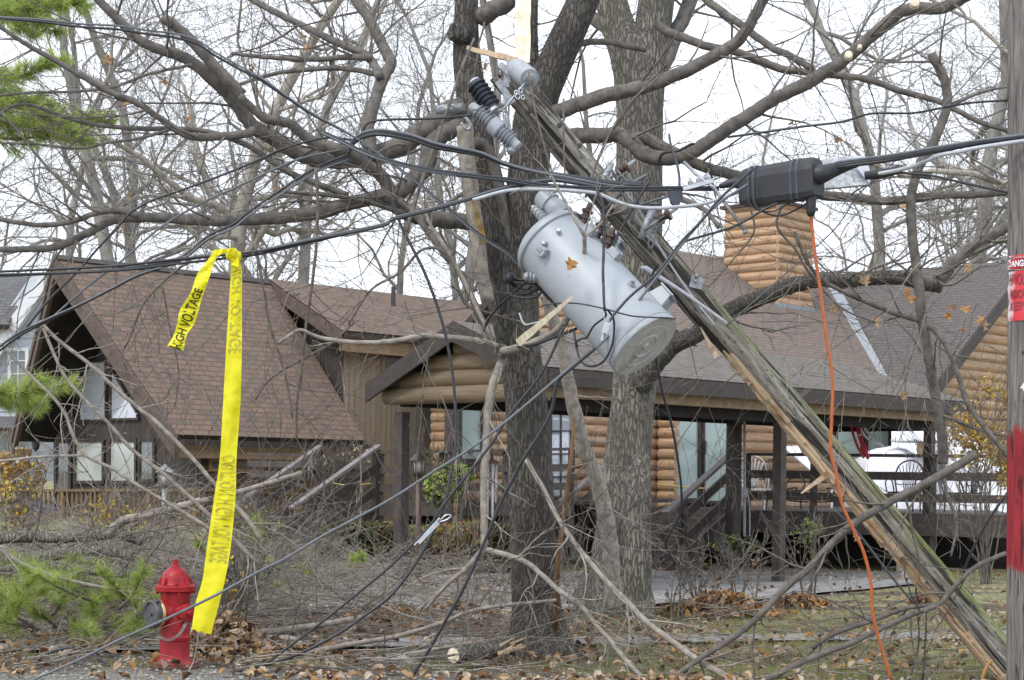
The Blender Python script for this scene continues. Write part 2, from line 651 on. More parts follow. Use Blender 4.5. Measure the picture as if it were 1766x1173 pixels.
M['tankbot'] = noisy('bare_tank_bottom', (.40, .41, .40), (.56, .56, .53), (5, 5, 5), .55, .2, .004, 5, .2, .5, c3=(.2, .18, .15), c3scale=5, c3lo=.55, c3hi=.75)
M['polymer'] = plain('grey_polymer', (.34, .36, .39), .5, 0, .5, .1, 14)
M['porcelain'] = plain('grey_porcelain', (.42, .45, .45), .15, 0, .6, .1, 14)
M['brownporc'] = plain('brown_porcelain', (.075, .04, .028), .15, 0, .6, .2, 20)
M['darkpoly'] = plain('dark_polymer', (.045, .05, .065), .45, 0, .5, .1, 14)
M['orange'] = plain('orange_cord', (.46, .12, .035), .4, 0, .5, .12, 14)
M['tape'] = leafmat('yellow_tape', (.86, .78, .02), (.93, .86, .045), .35, .3)
M['ink'] = plain('tape_print', (.06, .055, .01), .5, 0, .3, .1)
M['inkback'] = plain('tape_print_through', (.44, .40, .045), .5, 0, .3, .3, 40)
M['red'] = hydrantpaint()
M['iron'] = plain('dark_iron', (.055, .055, .06), .6, .2, .4, .25, 25, .2)
M['brass'] = plain('brass_ring', (.62, .47, .22), .4, .7, .5, .15, 25)
M['chain'] = plain('steel_chain', (.33, .32, .31), .45, .7, .5, .2, 30)
M['roof_brown'] = shingles('brown_shingles', (.195, .118, .078), (.155, .102, .070), (.080, .064, .052))
M['roof_log'] = shingles('mixed_shingles', (.20, .132, .095), (.16, .122, .10), (.092, .086, .088))
M['roof_dark'] = shingles('dark_shingles', (.092, .078, .078), (.118, .092, .084), (.064, .058, .062))
M['roof_porch'] = shingles('porch_shingles', (.118, .10, .086), (.158, .135, .114), (.078, .067, .06))
M['roof_grey'] = shingles('grey_shingles', (.11, .115, .125), (.14, .145, .155), (.09, .09, .1))
M['brown_trim'] = noisy('dark_brown_paint', (.04, .031, .027), (.066, .052, .045), (9, 9, 9), .6, .15, .005, 5, 0, .4)
M['brown_rail'] = noisy('brown_rail_paint', (.047, .037, .033), (.082, .065, .058), (9, 9, 9), .6, .15, .005, 5, 0, .4)
M['rail_top'] = noisy('lighter_rail_top', (.14, .115, .115), (.22, .19, .19), (7, 7, 7), .6, .15, .005, 5, 0, .4)  # lighter than the brown rails, for the stair handrails
M['tan_trim'] = noisy('tan_trim', (.24, .165, .10), (.36, .26, .165), (8, 8, 8), .7, .15, .005)
M['rake'] = noisy('weathered_rake_board', (.085, .062, .05), (.14, .105, .085), (6, 6, 6), .75, .2, .006)
M['soffit'] = noisy('dark_soffit_and_shade', (.012, .010, .009), (.026, .02, .018), (6, 6, 6), .9, .1, .005)  # also colours the sheets that stand in for shade under the decks
M['brown_siding'] = siding('brown_board_siding', (.062, .05, .045), (.085, .068, .06), .10)
M['mid_siding'] = siding('stained_board_siding', (.15, .092, .045), (.10, .07, .045), .13)
M['tan_siding'] = siding('tan_board_siding', (.345, .285, .205), (.27, .22, .16), .15)
M['log'] = logmat('honey_log_stain', (.43, .27, .155), (.60, .41, .25))
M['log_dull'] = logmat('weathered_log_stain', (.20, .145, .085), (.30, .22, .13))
M['pane_sky'] = glass('painted_sky_pane', (.60, .64, .70), .03, 1.0)  # pale base colour stands in for sky reflected in the glass
M['pane_sky'].node_tree.nodes['Principled BSDF'].inputs['Metallic'].default_value = .12
M['pane_curtain'] = glass('curtained_pane', (.50, .53, .50), .12, .6)
M['pane_green'] = glass('greenish_pane', (.40, .49, .455), .1, .6)
M['pane_dim'] = glass('dim_pane', (.16, .17, .17), .04, .9)
M['white'] = plain('white_paint', (.72, .74, .76), .5, 0, .4, .05)
M['white_siding'] = plain('pale_lap_siding', (.50, .54, .58), .6, 0, .4, .06)
M['tarp'] = noisy('white_tarp', (.70, .71, .77), (.84, .85, .89), (3, 3, 3), .45, .4, .03, 4)
M['concrete'] = noisy('asphalt_grey', (.23, .22, .215), (.34, .33, .32), (5, 5, 5), .9, .3, .006, 8, 0, .3, c3=(.19, .18, .165), c3scale=1.1)
M['stone'] = noisy('stone', (.28, .26, .24), (.46, .43, .40), (9, 9, 9), .9, .5, .01, 6)
M['deckwood'] = noisy('ochre_deck_wood', (.125, .082, .036), (.20, .135, .065), (8, 8, 3), .75, .2, .005)
M['redstrap'] = plain('red_strap', (.5, .02, .05), .5)
M['copper'] = plain('aged_copper', (.15, .10, .08), .5, .3)
M['clearglass'] = plain('lantern_glass', (.55, .57, .56), .1, 0, .7)
M['blue'] = plain('blue_canvas', (.05, .12, .42), .6)
M['rope'] = plain('yellow_rope', (.55, .42, .14), .7)
M['leaf_brown'] = leafmat('brown_leaf', (.17, .095, .05), (.29, .165, .085), .2)
M['leaf_tan'] = leafmat('tan_leaf', (.38, .25, .14), (.52, .37, .23), .2)
M['leaf_orange'] = leafmat('orange_leaf', (.44, .23, .085), (.58, .34, .14), .25)
M['leaf_dark'] = leafmat('dark_dead_leaf', (.065, .04, .026), (.12, .075, .048), .1)
M['leaf_pale'] = leafmat('pale_leaf', (.48, .39, .29), (.62, .52, .42), .2)
M['leaf_yellow'] = leafmat('yellow_leaf', (.58, .42, .05), (.75, .58, .10), .3)
M['leaf_green'] = leafmat('dark_green_leaf', (.035, .06, .018), (.075, .11, .035), .2)
M['leaf_lime'] = leafmat('light_green_leaf', (.14, .2, .04), (.25, .31, .08), .3)
M['leaf_ochre'] = leafmat('ochre_leaf', (.34, .22, .07), (.5, .35, .13), .3)
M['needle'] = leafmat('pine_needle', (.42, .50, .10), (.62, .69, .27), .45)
M['needle_dark'] = leafmat('dark_pine_needle', (.24, .33, .07), (.36, .45, .14), .35)  # darker needle green, mixed at random with the lighter one
M['grass'] = leafmat('grass_blade', (.19, .21, .075), (.32, .33, .14), .3)
M['drygrass'] = leafmat('dry_grass_blade', (.36, .31, .16), (.48, .42, .25), .3)


def signface():
    m, t, b = mat('red_faded_sign')
    n = N(t, 'ShaderNodeTexNoise', Scale=14.0, Detail=5.0)
    t.links.new(coords(t), n.inputs['Vector'])
    sp = t.nodes.new('ShaderNodeSeparateXYZ')
    t.links.new(coords(t), sp.inputs[0])
    ad = t.nodes.new('ShaderNodeMath'); ad.operation = 'MULTIPLY_ADD'; ad.inputs[1].default_value = .06
    t.links.new(n.outputs['Fac'], ad.inputs[0]); t.links.new(sp.outputs[0], ad.inputs[2])
    f = ramp(t, ad.outputs[0], [(0.0, (0, 0, 0)), (1.0, (1, 1, 1))])
    mr = t.nodes.new('ShaderNodeMapRange')
    mr.inputs['From Min'].default_value = -.118
    mr.inputs['From Max'].default_value = -.098
    t.links.new(ad.outputs[0], mr.inputs['Value'])
    c = mixc(t, mr.outputs[0], (.66, .64, .66), (.62, .035, .05))
    t.links.new(c, b.inputs['Base Color'])
    b.inputs['Roughness'].default_value = .4
    return m


def ground_mat():
    m, t, b = mat('yard_ground')
    vec = coords(t)
    n1 = N(t, 'ShaderNodeTexNoise', Scale=.55, Detail=5.0); t.links.new(vec, n1.inputs['Vector'])
    n2 = N(t, 'ShaderNodeTexNoise', Scale=9.0, Detail=8.0); t.links.new(vec, n2.inputs['Vector'])
    n3 = N(t, 'ShaderNodeTexNoise', Scale=60.0, Detail=4.0); t.links.new(vec, n3.inputs['Vector'])
    soil = ramp(t, n2.outputs['Fac'], [(.3, (.05, .04, .033)), (.55, (.12, .096, .075)), (.75, (.22, .185, .145))])
    lawn = ramp(t, n2.outputs['Fac'], [(.3, (.12, .11, .06)), (.5, (.21, .20, .10)), (.7, (.34, .315, .185))])
    grav = ramp(t, n3.outputs['Fac'], [(.3, (.07, .066, .055)), (.5, (.165, .158, .135)), (.68, (.38, .365, .33))])
    sp = t.nodes.new('ShaderNodeSeparateXYZ'); t.links.new(vec, sp.inputs[0])

    def edge(sock, lo, hi, amp):
        a = t.nodes.new('ShaderNodeMath'); a.operation = 'MULTIPLY_ADD'; a.inputs[1].default_value = amp
        t.links.new(n1.outputs['Fac'], a.inputs[0]); t.links.new(sock, a.inputs[2])
        r = t.nodes.new('ShaderNodeMapRange')
        r.inputs['From Min'].default_value = lo; r.inputs['From Max'].default_value = hi
        t.links.new(a.outputs[0], r.inputs['Value'])
        return r.outputs[0]
    # lawn towards the right, bare soil on the left and under the trees
    lx = edge(sp.outputs[0], 2.2, 3.4, 2.6)
    n5 = N(t, 'ShaderNodeTexNoise', Scale=.8, Detail=5.0); t.links.new(coords(t, (.6, 1.6, 1)), n5.inputs['Vector'])
    lm = t.nodes.new('ShaderNodeMath'); lm.operation = 'MULTIPLY'
    t.links.new(lx, lm.inputs[0]); t.links.new(ramp(t, n5.outputs['Fac'], [(.42, (0, 0, 0)), (.5, (1, 1, 1))]), lm.inputs[1])
    lx = lm.outputs[0]
    c = mixc(t, lx, soil, lawn)
    far = edge(sp.outputs[1], 24, 30, 3)
    c = mixc(t, far, c, lawn)
    gr = edge(sp.outputs[1], 13.1, 12.6, 1.1)
    c = mixc(t, gr, c, grav)
    t.links.new(c, b.inputs['Base Color'])
    b.inputs['Roughness'].default_value = .95
    b.inputs['Specular IOR Level'].default_value = .15
    bump(t, b, n2.outputs['Fac'], .8, .05)
    return m


def redpole():
    m, t, b = mat('standing_pole_painted')
    base = M['polegrey']
    c0, h, n1 = greypole(t)
    wood = mixc(t, h, c0, (.045, .04, .036))
    red = mixc(t, h, ramp(t, n1.outputs['Fac'], [(.33, (.13, .010, .014)), (.65, (.36, .026, .034))]), (.07, .012, .014))
    sp = t.nodes.new('ShaderNodeSeparateXYZ'); t.links.new(coords(t), sp.inputs[0])
    n2 = N(t, 'ShaderNodeTexNoise', Scale=6.0, Detail=5.0); t.links.new(coords(t, (3, 3, 1)), n2.inputs['Vector'])
    a = t.nodes.new('ShaderNodeMath'); a.operation = 'MULTIPLY_ADD'; a.inputs[1].default_value = .28
    t.links.new(n2.outputs['Fac'], a.inputs[0]); t.links.new(sp.outputs[2], a.inputs[2])
    r1 = t.nodes.new('ShaderNodeMapRange'); r1.inputs['From Min'].default_value = .98; r1.inputs['From Max'].default_value = 1.03
    t.links.new(a.outputs[0], r1.inputs['Value'])
    r2 = t.nodes.new('ShaderNodeMapRange'); r2.inputs['From Min'].default_value = 1.95; r2.inputs['From Max'].default_value = 1.88
    t.links.new(a.outputs[0], r2.inputs['Value'])
    mu = t.nodes.new('ShaderNodeMath'); mu.operation = 'MULTIPLY'
    t.links.new(r1.outputs[0], mu.inputs[0]); t.links.new(r2.outputs[0], mu.inputs[1])
    t.links.new(mixc(t, mu.outputs[0], wood, red), b.inputs['Base Color'])
    b.inputs['Roughness'].default_value = .85
    bump(t, b, h, .8, .012)
    return m


# ---------------------------------------------------------------- growth
def rdir(rng):
    while True:
        v = V((rng.uniform(-1, 1), rng.uniform(-1, 1), rng.uniform(-1, 1)))
        if .05 < v.length < 1:
            return v.normalized()


def grow(mb, p, d, L, r, lev, rng, wob=.22, up=.03, kids=(3, 5), ang=(.45, 1.0), lr=(.45, .7), rr=.55, sides=(3, 3, 4, 5, 6, 7), tmin=.25, tip=.35, n=None, minr=.002, mi=0, flat=0, tips=None):
    n = n or (3 + lev)
    pts, rad = [p.copy()], [r]
    d = d.normalized()
    st = L / n
    for i in range(n):
        d = d + rdir(rng) * wob
        d.z += up
        if flat:
            d.y *= (1 - flat)
        d.normalize()
        pts.append(pts[-1] + d * st * rng.uniform(.8, 1.2))
        rad.append(max(minr, r * (1 - (1 - tip) * (i + 1) / n)))
    mb.tube(pts, rad, sides[min(lev, len(sides) - 1)], mi, cap=False)
    if tips is not None and lev <= 1:
        tips.append(pts[-1])
    if lev > 0:
        k = rng.randint(*kids)
        for j in range(k):
            t = rng.uniform(tmin, 1) if j else 1.0
            x = t * n
            i = min(n - 1, int(x))
            q = pts[i].lerp(pts[i + 1], x - i)
            dd = (pts[i + 1] - pts[i]).normalized()
            ax = dd.cross(rdir(rng))
            if ax.length < 1e-3:
                continue
            a = rng.uniform(*ang) * (.5 if j == 0 else 1)
            nd = Matrix.Rotation(a, 3, ax.normalized()) @ dd
            nr = max(minr, (rad[i] * (1 - x + i) + rad[i + 1] * (x - i)) * (rr if j else .85))
            grow(mb, q, nd, L * rng.uniform(*lr), nr, lev - 1, rng, wob, up, kids, ang, lr, rr, sides, tmin, tip, None, minr, mi, flat, tips)
    return pts, rad


def limb_px(mb, path, Y, r0, r1, Y1=None, n=5, sides=10, rough=.10, rng=None):
    """a limb that runs through measured points; Y at the first and last point"""
    rng = rng or random.Random(1)
    P = []
    k = len(path)
    for i, q in enumerate(path):
        yy = q[2] if len(q) > 2 else Y + ((Y1 if Y1 is not None else Y) - Y) * i / max(1, k - 1)
        P.append(at(q[0], q[1], yy))
    pts = cr_spline(P, n)
    m_ = len(pts)
    Ym = [p.y for p in pts]
    rad = [px2m(r0 + (r1 - r0) * (i / (m_ - 1)), Ym[i]) for i in range(m_)]
    for i in range(1, m_ - 1):
        pts[i] = pts[i] + rdir(rng) * rad[i] * .09
        rad[i] *= rng.uniform(.975, 1.03)
    mb.tube(pts, rad, sides, 0, rough, rng)
    return pts, rad


def sprout(mb, pts, rad, count, L, rng, lev=2, rk=.35, tmin=.15, minr=.0025, up=.03, maxr=.02, kids=(2, 4), tips=None, wob=.2):
    n = len(pts)
    for _ in range(count):
        i = rng.randint(int(tmin * (n - 1)), n - 2)
        q = pts[i].lerp(pts[i + 1], rng.random())
        dd = (pts[i + 1] - pts[i]).normalized()
        ax = dd.cross(rdir(rng))
        if ax.length < 1e-3:
            continue
        nd = Matrix.Rotation(rng.uniform(.5, 1.25), 3, ax.normalized()) @ dd
        grow(mb, q, nd, L * rng.uniform(.5, 1.3), min(maxr, max(minr, rad[i] * rk * rng.uniform(.6, 1.1))), lev, rng, wob, up, kids, (.4, .95), (.45, .75), .62, (3, 4, 5, 6), .2, .4, None, minr, tips=tips)


def maple_leaf(mb, p, s, rng, mi=0, nrm=None):
    nrm = nrm or rdir(rng)
    u = nrm.orthogonal().normalized()
    u = Matrix.Rotation(rng.uniform(0, 6.28), 3, nrm) @ u
    w_ = nrm.cross(u)
    prof = [(-.1, -.5), (.12, -.38), (.45, -.42), (.36, -.12), (.55, .12), (.27, .16), (.2, .34), (0, .6), (-.2, .34), (-.27, .16), (-.55, .12), (-.36, -.12), (-.45, -.42), (-.12, -.38)]
    c = mb.vert(p)
    ids = []
    for a, b in prof:
        q = p + (u * a + w_ * b) * s + nrm * s * (abs(a) * rng.uniform(.1, .7) + rng.uniform(-.22, .22))
        ids.append(mb.vert(q))
    for i in range(len(ids)):
        mb.face((c, ids[i], ids[(i + 1) % len(ids)]), mi)


def simple_leaf(mb, p, s, rng, mi=0, nrm=None):
    nrm = nrm or rdir(rng)
    u = nrm.orthogonal().normalized()
    u = Matrix.Rotation(rng.uniform(0, 6.28), 3, nrm) @ u
    w_ = nrm.cross(u)
    f = rng.uniform(.1, .55) * s
    a, b, c, d, e, g = (p - u * s * .5, p - u * s * .15 + w_ * s * .33 + nrm * f, p + u * s * .3 + w_ * s * .25 + nrm * f * .8, p + u * s * .55, p + u * s * .3 - w_ * s * .25 + nrm * f, p - u * s * .15 - w_ * s * .33 + nrm * f)
    i = [mb.vert(q) for q in (a, b, c, d, e, g)]
    mb.face((i[0], i[1], i[2], i[3]), mi)
    mb.face((i[0], i[3], i[4], i[5]), mi)


def needles(mb, p, d, rng, n=26, L=.10, w_=.0022, mi=0, spread=.75):
    for _ in range(n):
        nd = (d + rdir(rng) * spread).normalized()
        sd_ = nd.cross(rdir(rng))
        if sd_.length < 1e-3:
            continue
        sd_ = sd_.normalized() * w_
        q = p + d * rng.uniform(-.05, .05)
        l_ = L * rng.uniform(.7, 1.2)
        mb.poly((q - sd_, q + sd_, q + nd * l_), mi)

# ================================================================ SETTING
rng = random.Random(7)
gm = ground_mat()
g = MB()
xs = [-60 + i * 4 for i in range(11)] + [-16 + i * .5 for i in range(65)] + [20 + i * 4 for i in range(11)]
ys = [-10, -4, 2, 6, 8] + [9 + i * .4 for i in range(60)] + [36, 42, 50, 60, 75, 95, 130, 200, 400, 900]
xs = [-900, -400, -150] + xs + [150, 400, 900]
idx = {}
for j, y in enumerate(ys):
    for i, x in enumerate(xs):
        idx[i, j] = g.vert((x, y, gz(x, y)))
for j in range(len(ys) - 1):
    for i in range(len(xs) - 1):
        g.face((idx[i, j], idx[i + 1, j], idx[i + 1, j + 1], idx[i, j + 1]))
tag(g.build('ground', gm, smooth=True), kind='structure')


def sheet(name, pix, m, h=.03):
    b = MB()
    pts = [onground(*p) for p in pix]
    # fan-subdivided sheet that follows the ground
    n = len(pts) // 2
    lo, hi = pts[:n], pts[n:][::-1]
    lo = cr_spline(lo, 6)
    hi = cr_spline(hi, 6)
    rows = 5
    ids = []
    for k in range(rows + 1):
        ids.append([])
        for p, q in zip(lo, hi):
            r = p.lerp(q, k / rows)
            r.z = gz(r.x, r.y) + h
            ids[-1].append(b.vert(r))
    for k in range(rows):
        for i in range(len(lo) - 1):
            b.face((ids[k][i], ids[k][i + 1], ids[k + 1][i + 1], ids[k + 1][i]))
    return tag(b.build(name, m, smooth=True), kind='structure')


sheet('driveway', [(520, 1062), (870, 1062), (1180, 1042), (1330, 1036), (1500, 1019), (1620, 1008),
                   (1620, 992), (1500, 988), (1330, 982), (1180, 982), (870, 992), (520, 1010)], M['concrete'], .03)
sheet('sidewalk', [(-60, 1127), (400, 1123), (800, 1118), (1200, 1112), (1480, 1108), (1740, 1104),
                   (1740, 1092), (1480, 1095), (1200, 1099), (800, 1104), (400, 1109), (-60, 1113)], M['concrete'], .025)


# ---------------------------------------------------------------- building helpers
def roofslab(name, quad, m, parent, thick=.12, edge=None, uvo=(0, 0)):
    """quad: eave start, eave end, ridge end, ridge start"""
    b = MB()
    p = [V(q) for q in quad]
    u = (p[1] - p[0]).normalized()
    n = (p[1] - p[0]).cross(p[-1] - p[0]).normalized()
    if n.z < 0:
        n = -n
    v_ = n.cross(u).normalized()
    if v_.z < 0:
        v_ = -v_
    uv = [((q - p[0]).dot(u) + uvo[0], (q - p[0]).dot(v_) + uvo[1]) for q in p]
    up = [b.vert(q) for q in p]
    lo = [b.vert(q - n * thick) for q in p]
    f = list(range(len(p)))
    nn = (p[1] - p[0]).cross(p[2] - p[1])
    if nn.dot(n) < 0:
        f = f[::-1]
    b.face([up[i] for i in f], 0, [uv[i] for i in f])
    b.face([lo[i] for i in f[::-1]], 1)
    for i in range(len(f)):
        a, c = f[i], f[(i + 1) % len(f)]
        b.face((up[c], up[a], lo[a], lo[c]), 1)
    return b.build(name, [m, edge or M['brown_trim']], parent)


def uvwall(name, pts, udir, m, parent, nrm=None, thick=.12):
    """flat wall with stripes along udir; thickness goes away from nrm"""
    b = MB()
    pts = [V(p) for p in pts]
    n = V((0, 0, 0))
    for i in range(len(pts)):
        n += pts[i].cross(pts[(i + 1) % len(pts)])
    n.normalize()
    if nrm is not None and n.dot(nrm) < 0:
        pts = pts[::-1]
        n = -n
    uv = [((p - pts[0]).dot(udir), p.z) for p in pts]
    a = [b.vert(p) for p in pts]
    c = [b.vert(p - n * thick) for p in pts]
    b.face(a, 0, uv)
    b.face(c[::-1], 0)
    k = len(pts)
    for i in range(k):
        j = (i + 1) % k
        b.face((a[j], a[i], c[i], c[j]), 0)
    return b.build(name, m, parent)


def window(name, pts, nrm, pane, frame, parent, fw=.06, out=.03, bars=0, cross=0):
    pts = [V(p) for p in pts]
    c = sum(pts, V((0, 0, 0))) / len(pts)
    b = MB()
    k = len(pts)
    for i in range(k):
        p, q = pts[i], pts[(i + 1) % k]
        d = (q - p).normalized()
        inn = nrm.cross(d)
        if inn.dot(c - p) < 0:
            inn = -inn
        # mitre: butt ends by shrinking alternate sides
        e = fw if i % 2 else 0
        b.obox(p + d * e, (q - p) - d * 2 * e, inn * fw, nrm * (out + .03 + .002 * (i % 2)))
    fr = b.build(name, frame, parent)
    pn = MB()
    qq = [p + (c - p).normalized() * fw * .6 + nrm * out for p in pts]
    pn.prism(qq, -nrm * .012)
    pn.build('pane', pane, fr)
    if bars or cross:
        mb2 = MB()
        for i in range(bars):
            t = (i + 1) / (bars + 1)
            mb2.beam(pts[0].lerp(pts[1], t) + nrm * (out + .012), pts[3].lerp(pts[2], t) + nrm * (out + .012), .025, .02, nrm)
        for i in range(cross):
            t = (i + 1) / (cross + 1)
            mb2.beam(pts[0].lerp(pts[3], t) + nrm * (out + .014), pts[1].lerp(pts[2], t) + nrm * (out + .014), .025, .02, nrm)
        mb2.build('muntin', frame, fr)
    return fr


def logwall(name, org, ax, nrm, z0, z1, pitch, span, m, parent, rad=None, n=7):
    """stacked half-log courses; span(z) -> (s0, s1) along ax"""
    b = MB()
    rg = random.Random(hash(name) % 1000 + 3)
    z = z0
    rad = rad or pitch * .56
    while z < z1 - .02:
        zc = z + pitch / 2
        s = span(zc)
        if s and s[1] - s[0] > .05:
            r = rad * rg.uniform(.96, 1.04)
            c0 = org + ax * s[0] + Z3 * zc
            c1 = org + ax * s[1] + Z3 * zc
            ring0, ring1 = [], []
            for i in range(n + 1):
                t = -math.pi / 2 + math.pi * i / n
                o_ = nrm * (math.cos(t) * r * .8) + Z3 * math.sin(t) * r
                ring0.append(b.vert(c0 + o_))
                ring1.append(b.vert(c1 + o_))
            for i in range(n):
                b.face((ring0[i], ring1[i], ring1[i + 1], ring0[i + 1]))
            b.face(ring0)
            b.face(ring1[::-1])
        z += pitch
    return b.build(name, m, parent, smooth=True, flat_angle=60)


# ---------------------------------------------------------------- brown A-frame house
aw = thing('brown_house', 'brown chalet with a steep windowed gable and brown shingle roof, behind the brush pile', 'house', HP(6, 14.5, .3))
EV, RV, EV2 = 12.56, 15.31, 18.06
UE, UA = 4.09, 3.28
ZE, ZR = 2.12, 5.53
roofslab('roof', [HP(UE, EV, ZE), HP(8.75, EV, ZE), HP(8.45, RV, ZR), HP(UA, RV, ZR)], M['roof_brown'], aw, .16)
roofslab('roof', [HP(UE, EV2, ZE), HP(16, EV2, ZE), HP(16, RV, ZR), HP(UA, RV, ZR)], M['roof_brown'], aw, .16)
# rake boards
b = MB()
for e in (EV, EV2):
    p, q = HP(UE - .03, e, ZE - .2), HP(UA - .03, RV, ZR - .2)
    b.prism([p, q, q - Z3 * .26, p - Z3 * .26], A3 * .09)
    p, q = HP(UE - .06, e, ZE - .02), HP(UA - .06, RV, ZR - .02)
    b.prism([p, q, q - Z3 * .175, p - Z3 * .175], A3 * .10)
b.build('rake_board', M['rake'], aw)
b = MB()
b.obox(HP(UE + .1, EV - .02, ZE - .2), A3 * 4.6, B3 * -.1, Z3 * .12)
b.build('gutter', M['brown_trim'], aw)
b = MB()
b.obox(HP(UE + .1, EV + .1, ZE - .42), A3 * 4.6, B3 * .1, Z3 * .26)
b.build('eave_board', M['tan_trim'], aw)
GU = 4.95
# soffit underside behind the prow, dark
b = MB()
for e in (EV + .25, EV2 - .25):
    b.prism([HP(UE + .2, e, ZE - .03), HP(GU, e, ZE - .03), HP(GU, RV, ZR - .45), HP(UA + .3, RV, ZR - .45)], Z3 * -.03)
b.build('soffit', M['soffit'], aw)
uvwall('wall', [HP(GU, 12.95, .2), HP(GU, 12.95, 2.2), HP(GU, RV, 5.1), HP(GU, 17.7, 2.2), HP(GU, 17.7, .2)], B3, M['brown_siding'], aw, -A3)
uvwall('wall', [HP(GU, 13.0, .2), HP(8.9, 13.0, .2), HP(8.9, 13.0, 2.1), HP(GU, 13.0, 2.1)], A3, M['mid_siding'], aw, -B3)


def gwin(pix, pane, **kw):
    window('window', [onU(x, y, GU) for x, y in pix], -A3, M[pane], M['brown_trim'], aw, **kw)


gwin([(137, 728), (187, 728), (187, 621), (150, 621)], 'pane_sky', fw=.05)
gwin([(192, 726), (243, 725), (240, 710), (193, 629)], 'pane_sky', fw=.05)
gwin([(118, 728), (131, 728), (131, 690), (118, 690)], 'pane_dim', fw=.04)
gwin([(131, 835), (183, 835), (183, 757), (131, 757)], 'pane_curtain', fw=.07)
gwin([(190, 835), (239, 835), (239, 757), (190, 757)], 'pane_curtain', fw=.07)
gwin([(242, 832), (270, 832), (270, 757), (242, 757)], 'pane_dim', fw=.06)
dr = window('door', [onU(x, y, GU) for x, y in [(97, 900), (126, 900), (126, 757), (97, 757)]], -A3, M['pane_dim'], M['brown_trim'], aw, .09)
window('window', [onV(x, y, 13.0) for x, y in [(358, 813), (452, 815), (452, 792), (358, 790)]], -B3, M['pane_dim'], M['tan_trim'], aw, .06)
b = MB()
lc = onU(75, 762, GU) - A3 * .18
b.lathe(lc - Z3 * .2, Z3, [(.02, 0), (.06, .05), (.075, .09), (.1, .3), (.12, .31), (.05, .4), (.015, .47)], 10)
b.beam(lc + Z3 * .12, lc + Z3 * .12 + A3 * .18, .03, .03)
b.build('wall_lamp', M['iron'], aw)
# wing with shallower roof and tan siding
DE = 12.98
roofslab('roof', [HP(8.45, DE, 4.35), HP(17, DE, 4.35), HP(17, RV, ZR + .02), HP(8.45, RV, ZR + .02)], M['roof_brown'], aw, .08)
b = MB()
p, q = HP(8.42, DE, 4.32), HP(8.42, RV, 5.5)
b.prism([p, q, q - Z3 * .28, p - Z3 * .28], A3 * .05)
b.build('rake_board', M['rake'], aw)
b = MB()
b.obox(HP(8.5, DE - .02, 4.2), A3 * 8.4, B3 * -.09, Z3 * .1)
b.build('gutter', M['brown_trim'], aw)
b = MB()
b.obox(HP(8.5, DE + .06, 3.93), A3 * 8.4, B3 * .06, Z3 * .27)
b.build('eave_board', M['tan_trim'], aw)
uvwall('wall', [HP(8.95, 13.45, .2), HP(16.8, 13.45, .2), HP(16.8, 13.45, 4.4), HP(8.95, 13.45, 4.4)], A3, M['tan_siding'], aw, -B3)
uvwall('wall', [HP(8.93, 13.47, 1.5), HP(8.93, 15.3, 1.5), HP(8.93, 15.3, 5.3), HP(8.93, 13.47, 4.4)], B3, M['brown_siding'], aw, -A3)  # dark siding puts the shade on this side wall into its colour
window('window', [onV(x, y, 13.45) for x, y in [(657, 642), (700, 642), (700, 602), (657, 600)]], -B3, M['pane_dim'], M['tan_trim'], aw, .06)
b = MB()
vp = HP(11.4, 14.6, 5.1)
b.tube([vp, vp + Z3 * .5], .05, 8)
b.lathe(vp - Z3 * .05, Z3, [(.16, 0), (.06, .12)], 8)
b.build('vent_pipe', M['iron'], aw)
# ochre deck railing in front of the gable
rl = MB()
rpts = [at(40, 846, 32.2), at(338, 845, 29.6), at(535, 853, 31.5)]
for p, q in zip(rpts, rpts[1:]):
    L = (q - p).length
    d = (q - p).normalized()
    zb = .55
    rl.beam(p, q, .13, .045)
    rl.beam(V((p.x, p.y, zb)), V((q.x, q.y, zb)), .05, .09)
    k = int(L / .125)
    for i in range(k + 1):
        s = p + (q - p) * (i / k)
        wd = .1 if i % 9 == 0 else .042
        rl.beam(V((s.x, s.y, .1 if wd > .05 else .5)), V((s.x, s.y, s.z - .023)), wd, wd, d)
rl.build('deck_railing', M['deckwood'], aw)

# ---------------------------------------------------------------- white house next door
wh = thing('white_house', 'pale lap-sided house with white gable trim and a dark grey roof at the left edge', 'house', at(20, 800, 46))
b = MB()
hwY = 46
pl = at(-140, 820, hwY)
b.prism([at(-150, 830, hwY), at(73, 830, hwY), at(73, 470, hwY), at(50, 480, hwY), at(-30, 600, hwY), at(-150, 600, hwY)], V((0, 6, 0)))
b.build('wall', M['white_siding'], wh)
b = MB()
for i in range(24):
    y = 560 + i * 11.5
    if 590 < y < 690:
        seg = ((-150, 12), (52, 73))
    else:
        seg = ((-150, 73),)
    for s0, s1 in seg:
        b.obox(at(s0, y, hwY - .012), at(s1, y, hwY - .012) - at(s0, y, hwY - .012), V((0, -.02, 0)), Z3 * .03)
b.build('siding_lap', M['white_siding'], wh)
b = MB()
b.prism([at(-60, 655, hwY - .35), at(75, 470, hwY - .35), at(75, 500, hwY - .35), at(-60, 700, hwY - .35)], V((0, .3, 0)))
b.build('gable_trim', M['white'], wh)
b = MB()
b.beam(at(-150, 742, hwY - .2), at(75, 742, hwY - .2), .3, .16)
b.build('belt_trim', M['white'], wh)
roofslab('roof', [at(-150, 560, hwY - .6), at(12, 560, hwY - .6), at(62, 476, hwY + 1), at(-150, 482, hwY + 3)], M['roof_grey'], wh, .15)
roofslab('roof', [at(-150, 738, hwY - 1.2), at(38, 738, hwY - 1.2), at(38, 718, hwY - .1), at(-150, 718, hwY - .1)], M['roof_grey'], wh, .1)
